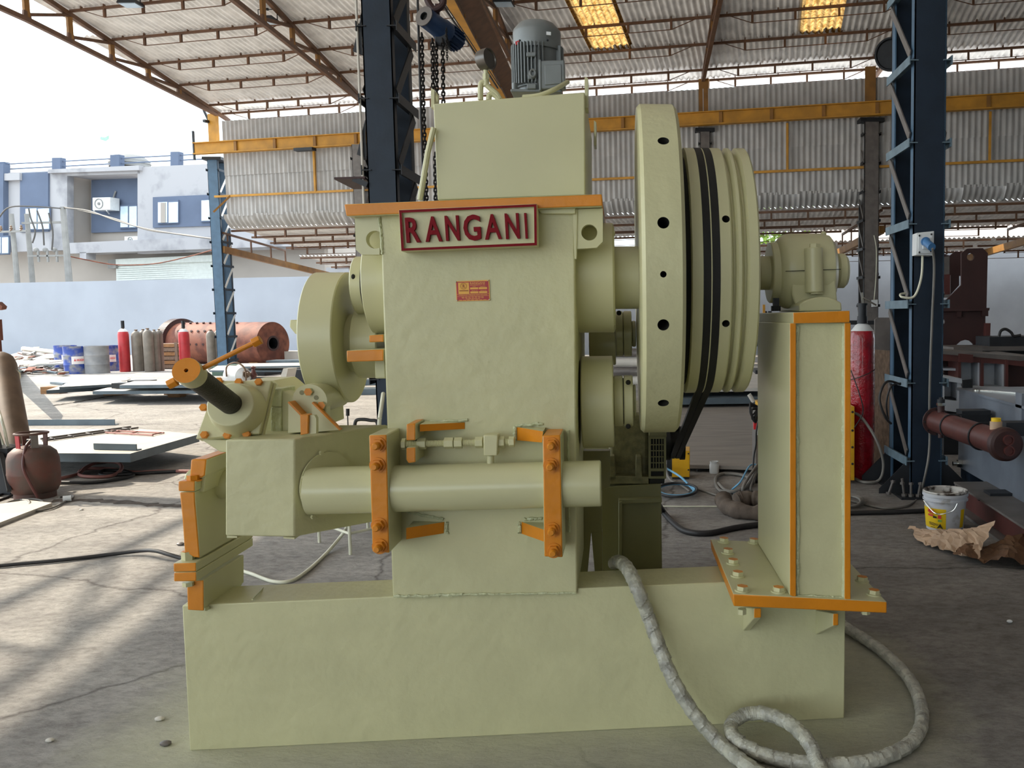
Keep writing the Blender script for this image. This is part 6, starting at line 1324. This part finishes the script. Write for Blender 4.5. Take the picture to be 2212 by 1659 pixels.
# rotary drum with girth gear
md_ = thing('rotary_drum', 'rust brown rotary mill drum lying by the boundary wall', 'drum', V((W(490, 745, 31).x, 31, 0)))
ca, cb_ = W(384, 742, 31.6), W(590, 741, 30.2); ca.z = cb_.z = (ca.z + cb_.z) / 2; dv = (cb_ - ca).normalized(); dl = (cb_ - ca).length; dr = pm(45, 31)
q = MB(); q.lathe([(0, 0), (0, dr), (dl, dr), (dl, dr * .28, 1), (dl - .5, dr * .26, 1), (dl - .5, 0)], ca, dv, 48, 0); q.build('shell', [rust, darkst], md_)
q = MB(); q.lathe([(dl + .01, dr * .27), (dl + .01, dr * .36), (dl - .02, dr * .36)], ca, dv, 32); q.build('trunnion_ring', maroon, md_)
gr_ = MB(); gr_.lathe([(-.05, dr * .9), (-.05, dr * 1.1), (.28, dr * 1.1), (.28, dr * .9)], ca, dv, 48); go = gr_.build('girth_gear', maroon, md_)
t = dv.cross(ZV).normalized(); u = t.cross(dv)
for k in range(84):
    a = 2 * math.pi * k / 84; e = t * math.cos(a) + u * math.sin(a); q = MB(); q.bar(ca + e * dr * 1.13 - dv * .05, ca + e * dr * 1.13 + dv * .27, .055, .10, up=e); q.build('tooth', maroon, go, smooth=0)
for j, a in enumerate((-2.75, -2.35, -1.95)):
    for k in range(9):
        e = t * math.cos(a) * -1 + u * math.sin(-a) if False else (V((0, -1, 0)) * math.sin(.35 + .62 * j) + ZV * math.cos(.35 + .62 * j)); p = ca + dv * (.55 + k * .3) + e * dr; q = MB(); q.cyl(p, p + e * .06, .04, n=8); q.build('stud', maroon, md_)
for x in (.7, dl - .6):
    q = MB(); c = ca + dv * x; q.box((c.x - .15, c.y - .5, 0), (c.x + .15, c.y + .5, c.z - dr * .86)); q.build('cradle', timber, md_, smooth=0)
# crates and scrap behind
a = G(322, 801, 0); cr_ = thing('timber_crate', 'slatted timber crate behind the grey cylinders', 'crate', V((a.x, a.y + 1.2, 0)))
q = MB(); q.box((a.x - .55, a.y + .95, 0), (a.x + .42, a.y + 1.5, .80)); q.build('core', gtimber, cr_, smooth=0)
for k in range(6): q = MB(); q.box((a.x - .58 + .02 * (k % 2), a.y + .91, .02 + .135 * k), (a.x + .44 - .02 * (k % 3), a.y + .95, .125 + .135 * k)); q.build('plank', timber if k % 2 else gtimber, cr_, smooth=0)
for x in (-.5, .3): q = MB(); q.box((a.x + x, a.y + .88, 0), (a.x + x + .09, a.y + .91, .84)); q.build('plank', gtimber, cr_, smooth=0)
q = MB(); a = G(625, 785, 0); q.box((a.x - .5, a.y, 0), (a.x + .8, a.y + .8, .42)); q.solo('pale_crate', pale, 'low pale crate right of the rotary drum', 'crate')
rnd = random.Random(9)
sc_p = MB()
for k in range(260):
    x = rnd.uniform(20, 138); y = rnd.triangular(772, 815, 806); c = G(x, y, 0); hgt = .02 + .5 * max(0, 1 - abs(x - 75) / 80) * rnd.random() * (1 if y < 800 else .2); w_ = rnd.uniform(.08, .42); d_ = V((rnd.uniform(-1, 1), rnd.uniform(-.5, .5), rnd.uniform(-.25, .25))).normalized()
    sc_p.bar(c + ZV * hgt - d_ * w_ / 2 + ZV * .05, c + ZV * hgt + d_ * w_ / 2 + ZV * .05, rnd.uniform(.05, .22), rnd.uniform(.01, .05), mi=rnd.choice((0, 0, 1, 2, 3)))
o = sc_p.solo('scrap_pile', [pale, greyst, bluest, rust], 'heap of steel offcuts and scrap by the boundary wall', 'scrap', smooth=0); o['kind'] = 'stuff'
for k in range(9):
    x = (40, 66, 92, 110, 60, 84, 118, 48, 100)[k]; y = (797, 792, 788, 795, 784, 800, 788, 788, 799)[k]; c = G(x, y + 6, 0); z = .18 + .06 * (k % 4); q = MB(); q.prism([c + V((-.55, .0, z)), c + V((.4, -.1, z + .05)), c + V((.55, .35, z + .1)), c + V((-.4, .45, z + .12))], (0, 0, .03)); q.solo('scrap_sheet', pale if k % 2 else whitep, ('pale offcut at the left end of the scrap heap', 'white sheet offcut left of middle in the scrap heap', 'pale sheet offcut in the middle of the scrap heap', 'white sheet near the blue drums on the scrap heap', 'pale sheet at the back of the scrap heap', 'white sheet low at the front of the scrap heap', 'pale sheet at the right end of the scrap heap', 'white sheet high at the left of the scrap heap', 'pale sheet low near the drum in the scrap heap')[k], 'sheet', 'sheets on the scrap heap')
for k in range(3):
    a, b_ = W(50 + 2 * k, 753 + 10 * k, 29 - .1 * k), W(142, 763 + 12 * k, 28 - .1 * k); q = MB(); q.cyl(a, b_, .07, n=14); q.solo('steel_pipe', pale if k != 1 else greyst, ('top', 'middle', 'lowest')[k] + ' long grey pipe lying over the scrap heap', 'pipe', 'pipes on the scrap heap')
q = MB(); q.prism([G(10, 812, .0), G(48, 802, .05), G(36, 798, .75), G(14, 800, .8)], (0, .05, 0)); q.solo('green_sheet', mat('tarp_green', (126, 146, 146), .8), 'grey green sheet leaning at the left of the scrap heap', 'sheet')
# plates lying in the yard
def plate_on_blocks(pts, z, th, lab, m_=pale, edge=bluest, nm='steel_plate'):
    q = MB(); P_ = [G(x, y, z) for x, y in pts]; q.prism(P_, (0, 0, -th), 1, mf=0, ms=1); return q.solo(nm, [m_, edge], lab, 'plate', smooth=0)
plate_on_blocks([(100, 843), (290, 832), (262, 824), (128, 834)], .22, .07, 'steel plate on packers in the yard, left of the stack'); plate_on_blocks([(128, 836), (275, 828), (258, 822), (142, 828)], .30, .05, 'second plate lying on the left yard plate')
plate_on_blocks([(200, 845), (470, 843), (470, 826), (262, 830)], .24, .06, 'long steel plate on packers in the yard, right of the left stack'); plate_on_blocks([(258, 832), (470, 830), (470, 821), (290, 823)], .36, .06, 'upper long plate lying over the right yard plate')
plate_on_blocks([(172, 826), (270, 822), (282, 818), (240, 815), (180, 822)], .12, .02, 'pale thin sheet on the ground beyond the yard plates', pale, pale)
for k, (x, y) in enumerate(((108, 851), (215, 845), (244, 854), (375, 853))):
    c = G(x, y, 0); q = MB(); q.box((c.x - .2, c.y, 0), (c.x + .2, c.y + .25, .15)); q.solo('packing_block', timber, ('timber packer at the left corner of the left yard plate', 'timber packer under the right end of the left yard plate', 'timber packer at the left corner of the long yard plate', 'timber packer under the middle of the long yard plate')[k], 'block')
for k, (x, y, z) in enumerate(((273, 838, .25), (306, 832, .25))):
    c = G(x, y, z); q = MB(); q.box((c.x - .22, c.y - .1, z), (c.x + .22, c.y + .15, z + .1)); q.solo('spacer_block', darkst, ('front', 'rear')[k] + ' dark spacer block between the long yard plates', 'block')
c = G(381, 858, 0); q = MB(); q.box((c.x - .13, c.y - .1, 0), (c.x + .13, c.y + .15, .2)); q.solo('broken_brick', timber, 'broken brick lying in the sun before the yard plates', 'brick', bevel=.03)
q = MB(); q.bar(G(114, 827, .03), G(142, 830, .03), .12, .05); q.solo('steel_offcut', bluest, 'thin dark offcut lying beyond the left yard plate', 'offcut', smooth=0)
plate_on_blocks([(-40, 978), (281, 980), (430, 938), (300, 926), (-40, 928)], .26, .085, 'thick dark edged steel plate raised on packers in the near yard', pale, bluest)
for k, (x, y) in enumerate(((70, 996), (240, 994))):
    c = G(x, y, 0); q = MB(); q.box((c.x - .12, c.y + .3, 0), (c.x + .12, c.y + .55, .175)); q.solo('packing_block', darkst, ('dark packer under the front left of the near yard plate', 'dark packer under the front corner of the near yard plate', 'dark packer under the right corner of the near yard plate', 'dark packer under the rear of the near yard plate')[k], 'block')
def anglebar(a, b_, w_, lab, m_=bluest):
    q = MB(); q.bar(a, b_, .012, w_, up=ZV); n_ = (V(b_) - V(a)).cross(ZV).normalized() * -1; q.bar(V(a) + n_ * w_ / 2 - ZV * w_ * .5, V(b_) + n_ * w_ / 2 - ZV * w_ * .5, w_, .012); q.solo('angle_bar', m_, lab, 'angle bar', smooth=0)
anglebar(G(203, 964, .26 + .035), G(295, 966, .26 + .035), .06, 'short steel angle lying on the near yard plate'); anglebar(G(-40, 913, .045), G(248, 912, .045), .085, 'long steel angle lying beyond the near yard plate')
lf = thing('ladder_frame', 'thin welded ladder frame lying on the near yard plate', 'frame', G(200, 940, .26))
for (x0, y0, x1, y1) in ((88, 948, 282, 922), (92, 952, 298, 924)): q = MB(); q.tube([G(x0, y0, .275), G(x1, y1, .275)], .012, 6); q.build('rail', greyst, lf)
for k in range(5):
    f = .1 + .2 * k; q = MB(); q.tube([G(88 + 194 * f, 948 - 26 * f, .275), G(92 + 206 * f + 6, 952 - 28 * f, .275)], .008, 6); q.build('rung', greyst, lf)
lf2 = thing('ladder_frame', 'second thin pinkish ladder frame lying right of the first', 'frame', G(300, 935, .26))
for (x0, y0, x1, y1) in ((240, 930, 354, 935), (228, 934, 330, 940)): q = MB(); q.tube([G(x0, y0, .275), G(x1, y1, .275)], .010, 6); q.build('rail', cabler, lf2)
for f in (.15, .5, .95): q = MB(); q.tube([G(240 + 114 * f, 930 + 5 * f, .275), G(228 + 102 * f, 934 + 6 * f, .275)], .008, 6); q.build('rung', cabler, lf2)
# things in the middle of the yard, behind the screw head
plate_on_blocks([(452, 800), (700, 800), (680, 789), (470, 790)], .30, .04, 'pale blue plate stack on stands beyond the screw head', pale, bluest); plate_on_blocks([(505, 792), (700, 789), (690, 783), (520, 785)], .42, .04, 'upper pale plate beyond the screw head', pale, bluest)
for k, x in enumerate((470, 560, 640)):
    c = G(x, 812, 0); q = MB(); q.box((c.x - .15, c.y, 0), (c.x + .15, c.y + 1.2, .26)); q.solo('plate_stand', mat('stand_green%d' % k, (74, 96, 82), .6) if k == 0 else darkst, ('left green', 'middle dark', 'right dark')[k] + ' stand under the pale blue plate stack', 'stand', smooth=0)
q = MB(); c = G(545, 800, 0); q.box((c.x - .3, c.y + 1.5, .16), (c.x + 1.5, c.y + 2.2, .22)); q.box((c.x - .2, c.y + 1.5, 0), (c.x + 1.3, c.y + 2.2, .16)); q.solo('steel_trolley', bluest, 'blue grey steel trolley behind the plate stands', 'trolley', smooth=0)
vs_ = thing('pressure_vessel', 'small cream rounded vessel with valves behind the screw head', 'vessel', G(512, 838, 0)); c = W(512, 812, 19.0)
q = MB(); q.lathe([(-.32, 0), (-.30, .10), (-.2, .19), (0, .21), (.2, .19), (.30, .10), (.32, 0)], c, V((1, -.5, 0)), 24); q.build('shell', whitep, vs_)
q = MB(); q.lathe([(0, .09), (.05, .08), (.05, .05), (.12, .045), (.12, 0)], c + V((.24, -.12, .04)), V((1, -.5, .1)), 16); q.tube(spl([c + V((-.12, -.2, 0)), c + V((-.1, -.2, .22)), c + V((.1, -.2, .3)), c + V((.28, -.2, .16)), c + V((.3, -.22, -.15))]), .018, 6); q.build('fittings', browncyl, vs_)
q = MB(); q.cyl(V((c.x, c.y, 0)), V((c.x, c.y, c.z - .15)), .08, n=10); q.build('foot', darkst, vs_)
q = MB(); c = W(548, 815, 19); q.cyl(V((c.x, c.y, 0)), V((c.x, c.y, c.z + .1)), .035, n=10); q.lathe([(0, .05), (.05, .08), (.1, .05), (.18, .03), (.22, .06), (.25, 0)], V((c.x, c.y, c.z)), ZV, 12); q.solo('small_valve', maroonr, 'small red valve stem right of the cream vessel', 'valve')
q = MB(); P_ = [W(592, 826, 18.5), W(612, 796, 18.5), W(622, 796, 18.5), W(610, 828, 18.5)]; P_[0].z = P_[3].z = 0; q.prism(P_, (.1, .2, 0)); q.solo('light_panel', pale, 'pale slanted panel standing behind the screw plate', 'panel', smooth=0)
c = G(655, 832, 0); q = MB(); q.box((c.x - .5, c.y, 0), (c.x + .6, c.y + 1.2, .36)); q.solo('dark_bin', darkst, 'low dark steel bin under the left edge of the ring blank', 'bin', smooth=0)
for k, (x, y) in enumerate(((815, 826), (790, 846))): q = MB(); q.bar(G(x - 60, y, .06), G(x + 30, y - 2, .06), .5, .12); q.solo('steel_bar', bluest, ('far', 'near')[k] + ' blue grey bar lying in the yard left of the machine body', 'bar', smooth=0)
q = MB(); q.tube([V((W(751, 912, 9).x, 9, 0)), W(751, 898, 9)], .006, 6); q.tube([W(751, 898, 9), W(751, 883, 9)], .018, 10); q.solo('lever_handle', cablek, 'thin lever with a black grip behind the arm', 'lever')
cable([W(766, 920, 6), W(770, 908, 6), W(785, 906, 6), W(800, 908, 6), W(812, 909, 6), W(816, 918, 6)], .012, cablek, 'hydraulic_hose', 'black hydraulic hoses rising behind the arm block', 'hose')
st = thing('stool_frame', 'pale four legged frame stand on the floor behind the arm', 'stand', G(757, 1195, 0))
lt = [G(757, 1198), G(690, 1172), G(795, 1145), G(830, 1180)]
for p in lt: q = MB(); q.tube([p, V((p.x, p.y, .72))], .011, 8); q.build('leg', cablew, st)
for i in range(4): q = MB(); a, b_ = lt[i], lt[(i + 1) % 4]; q.tube([V((a.x, a.y, .14)), V((b_.x, b_.y, .14))], .009, 8); q.build('rail', cablew, st)
q = MB(); cs = [V((p.x, p.y, .72)) for p in lt]; q.prism(cs, (0, 0, .02)); q.build('top', cream, st, smooth=0)
q = MB(); q.tube([W(828, 850, 5.2), W(820, 905, 5.0)], .012, 8); q.tube([W(820, 905, 5.0), V((W(815, 1000, 5).x, 5.0, .73))], .012, 8); q.build('upright', cablew, st)
cable([G(520, 1232, .012), G(545, 1240, .012), G(590, 1256, .012), G(630, 1254, .012), G(665, 1232, .012), G(705, 1195, .012), G(735, 1160, .06), G(748, 1140, .15), G(757, 1110, .3)], .011, cablew, 'pale_hose', 'pale hose curving on the floor under the arm block', 'hose')
# the near left corner: LPG bottle, leaning cylinder, hoses
lc = G(77, 1074); lr_ = pm(48, lc.y); lo = thing('lpg_bottle', 'rusty red brown gas bottle with a collar handle on the floor', 'gas bottle', lc); k_ = pm(1, lc.y)
q = MB(); q.lathe([(0, 0), (0, lr_ * .80), (12 * k_, lr_ * .80), (14 * k_, lr_ * .86), (26 * k_, lr_ * .98), (52 * k_, lr_), (54 * k_, lr_ * 1.012), (57 * k_, lr_), (85 * k_, lr_ * .99), (100 * k_, lr_ * .9), (110 * k_, lr_ * .68), (114 * k_, lr_ * .4), (115 * k_, 0)], lc, ZV, 40); q.build('body', lpg, lo)
q = MB(); q.tube([lc + V((math.cos(a) * lr_ * .62, math.sin(a) * lr_ * .62, 141 * k_)) for a in [2 * math.pi * i / 28 for i in range(28)]], 2.6 * k_, 8, closed=True); q.build('collar_ring', lpg, lo)
for a in (-1.95, -.75, 1.2, 2.6):
    d_ = V((math.cos(a), math.sin(a), 0)); q = MB(); q.bar(lc + d_ * lr_ * .58 + ZV * 108 * k_, lc + d_ * lr_ * .60 + ZV * 141 * k_, 13 * k_, 2 * k_, up=d_); q.build('collar_strut', redcyl if a == -1.95 else (greyst if a == -.75 else lpg), lo, smooth=0)
q = MB(); q.cyl(lc + ZV * 112 * k_, lc + ZV * 134 * k_, 4 * k_, n=10); q.cyl(lc + V((-6 * k_, -4 * k_, 126 * k_)), lc + V((10 * k_, -6 * k_, 126 * k_)), 3.5 * k_, n=10); q.build('valve', darkst, lo)
q = MB(); q.tube(spl([lc + V((4 * k_, -8 * k_, 126 * k_)), lc + V((8 * k_, -30 * k_, 112 * k_)), lc + V((16 * k_, -50 * k_, 75 * k_)), lc + V((28 * k_, -50 * k_, 40 * k_)), lc + V((40 * k_, -46 * k_, 8 * k_))]), 3 * k_, 8); q.build('gas_hose', maroonr, lo)
ca_, cb2_ = G(52, 1062, .0), W(2, 772, 8.9); q = MB(); dv = (cb2_ - ca_).normalized(); ln_ = (cb2_ - ca_).length; rr_ = .118
lcy = thing('gas_cylinder', 'brown gas cylinder leaning at the left edge behind the gas bottle', 'gas cylinder', ca_)
q.lathe([(.0, 0), (.0, rr_), (ln_ - .16, rr_), (ln_ - .08, rr_ * .86), (ln_ - .02, rr_ * .5), (ln_, 0)], ca_ + ZV * .03, dv, 32); q.build('shell', browncyl, lcy)
q = MB(); t = dv.cross(ZV).normalized(); u = t.cross(dv); q.tube([ca_ + dv * (ln_ - .28) + (t * math.cos(a) + u * math.sin(a)) * (rr_ + .006) for a in [2 * math.pi * i / 24 for i in range(24)]], .010, 6, closed=True); q.build('tie_rope', cablew, lcy)
tr_ = thing('cylinder_trolley', 'dark cylinder trolley with loose leads cut by the left edge', 'trolley', G(-20, 1060))
q = MB(); q.bar(G(-25, 1080, .05), W(-30, 800, 8.4), .05, .05); q.bar(G(20, 1060, .1), W(-8, 930, 8.0), .03, .03); q.build('frame', darkst, tr_, smooth=0)
q = MB(); q.box(G(-40, 1070) + V((0, 0, 0)), G(-40, 1070) + V((.26, .3, .42))); q.build('box', darkst, tr_, smooth=0)
q = MB(); q.tube(spl([W(-5, 880, 8.3), W(10, 930, 8.0), W(22, 990, 7.9), W(40, 1040, 7.8)]), .012, 8); q.tube(spl([W(-5, 930, 8.1), W(12, 980, 8.0), W(22, 1030, 7.9), W(36, 1062, 7.8)]), .016, 8); q.build('lead', cablew, tr_)
q = MB(); q.prism([W(-6, 652, 14), W(5, 662, 14), W(3, 668, 14), W(-6, 670, 14)], (0, .1, 0)); q.bar(W(-3, 690, 14), W(0, 735, 14), .06, .06); q.bar(W(-3, 735, 14), V((W(-3, 735, 14).x, 14, 0)), .05, .05); q.solo('edge_post', rust, 'rusty post end cut by the left edge above the leaning cylinder', 'post', smooth=0)
cable([G(-20, 1086, .01), G(25, 1070, .012), G(42, 1050, .05), G(20, 1062, .012), G(-10, 1072, .012)], .010, cablek, 'floor_lead', 'dark lead curling at the foot of the leaning cylinder')
cable([G(-20, 1098, .012), G(30, 1100, .012), G(80, 1096, .012), G(93, 1084, .02), G(70, 1078, .02), G(30, 1082, .02), G(8, 1092, .012), G(20, 1099, .012), G(60, 1092, .02), G(62, 1082, .03), G(45, 1080, .02)], .010, cableg, 'floor_lead', 'grey lead looped on the floor in front of the rusty gas bottle')
cable([G(60, 1085, .02), G(45, 1096, .015), G(70, 1104, .012), G(110, 1098, .012), G(140, 1084, .012), G(158, 1074, .012), G(152, 1070, .012), G(128, 1074, .012)], .009, cableg, 'floor_lead', 'lead with a pale plug to the right of the rusty gas bottle')
q = MB(); a = G(136, 1078, .03); q.cyl(a, a + V((.05, .03, 0)), .026, n=14); q.solo('plug', whitep, 'pale plug lying at the end of a lead by the gas bottle', 'plug')
q = MB(); P_ = [G(-30, 1140, .03), G(112, 1086, .03), G(60, 1080, .03), G(-30, 1092, .03)]; q.prism(P_, (0, 0, -.03)); q.solo('ground_board', pale, 'flat board on the floor in front of the rusty gas bottle', 'board', smooth=0)
cable([G(120, 1036, .02), G(168, 1024, .02), G(185, 1010, .05), G(215, 998, .06), G(255, 1000, .06), G(262, 1014, .05), G(240, 1028, .02), G(200, 1030, .02), G(172, 1026, .02), G(180, 1014, .02), G(230, 1012, .02), G(290, 1020, .02), G(345, 1018, .02), G(410, 1018, .02)], .017, cabler, 'hose_coil', 'pinkish gas hose coiled loosely on the sunny floor', 'hose')
cable([G(122, 1042, .02), G(200, 1042, .02), G(262, 1034, .02), G(288, 1026, .02), G(270, 1018, .02), G(225, 1016, .03), G(222, 1026, .02), G(280, 1024, .02), G(340, 1020, .02), G(420, 1016, .02)], .017, cablek, 'hose_coil', 'dark hose wound through the pinkish coil on the sunny floor', 'hose')
cable([G(-40, 1226, .015), G(40, 1218, .015), G(130, 1210, .015), G(220, 1200, .015), G(300, 1190, .03), G(335, 1190, .05), G(365, 1198, .04), G(400, 1208, .02), G(430, 1216, .02)], .013, cablek, 'floor_cable', 'long black cable lying across the sunlit floor at left')
for k, (x, y, s_) in enumerate(((108, 1602, .012), (358, 1610, .016), (345, 1556, .014), (390, 1178, .02), (176, 1102, .012))):
    c = G(x, y, 0); q = MB(); q.ball(c + ZV * s_ * .5, s_, 8, 5, sc=(1.4, 1, .6)); q.solo('concrete_chip', greyst if k % 2 else pale, ('dark chip on the floor at the lower left corner', 'chip on the floor at the lower left of the base', 'pale chip beside the base corner', 'chip on the sunny floor by the orange stand', 'chip on the sunlit floor right of the board')[k], 'chip')
q = MB(); q.ball(G(2181, 1342, .012), .012, 8, 6, sc=(1.3, 1, .7)); q.solo('pebble', whitep, 'white pebble on the dark floor at the right', 'pebble')

# debris filled expansion joints in the yard floor
for pts in ([(120, 1082), (180, 1080), (260, 1084), (330, 1090), (400, 1093), (460, 1096)], [(120, 876), (170, 868), (215, 860), (262, 853)], [(190, 1006), (240, 999), (300, 992)]):
    rnd = random.Random(int(pts[0][0])); sp = spl([G(x, y, .002) for x, y in pts], 8); q = MB(); vs = []
    for p in sp: w_ = rnd.uniform(.03, .085) * (1.4 if pts[0][1] < 900 else 1); vs += [p + V((0, -w_, 0)), p + V((rnd.uniform(-.02, .02), 0, rnd.uniform(.004, .014))), p + V((0, w_, 0))]
    fs = []
    for i in range(len(sp) - 1): fs += [(3 * i, 3 * i + 3, 3 * i + 4, 3 * i + 1), (3 * i + 1, 3 * i + 4, 3 * i + 5, 3 * i + 2)]
    q.add(vs, fs); q.build('expansion_joint', darkj, floor)
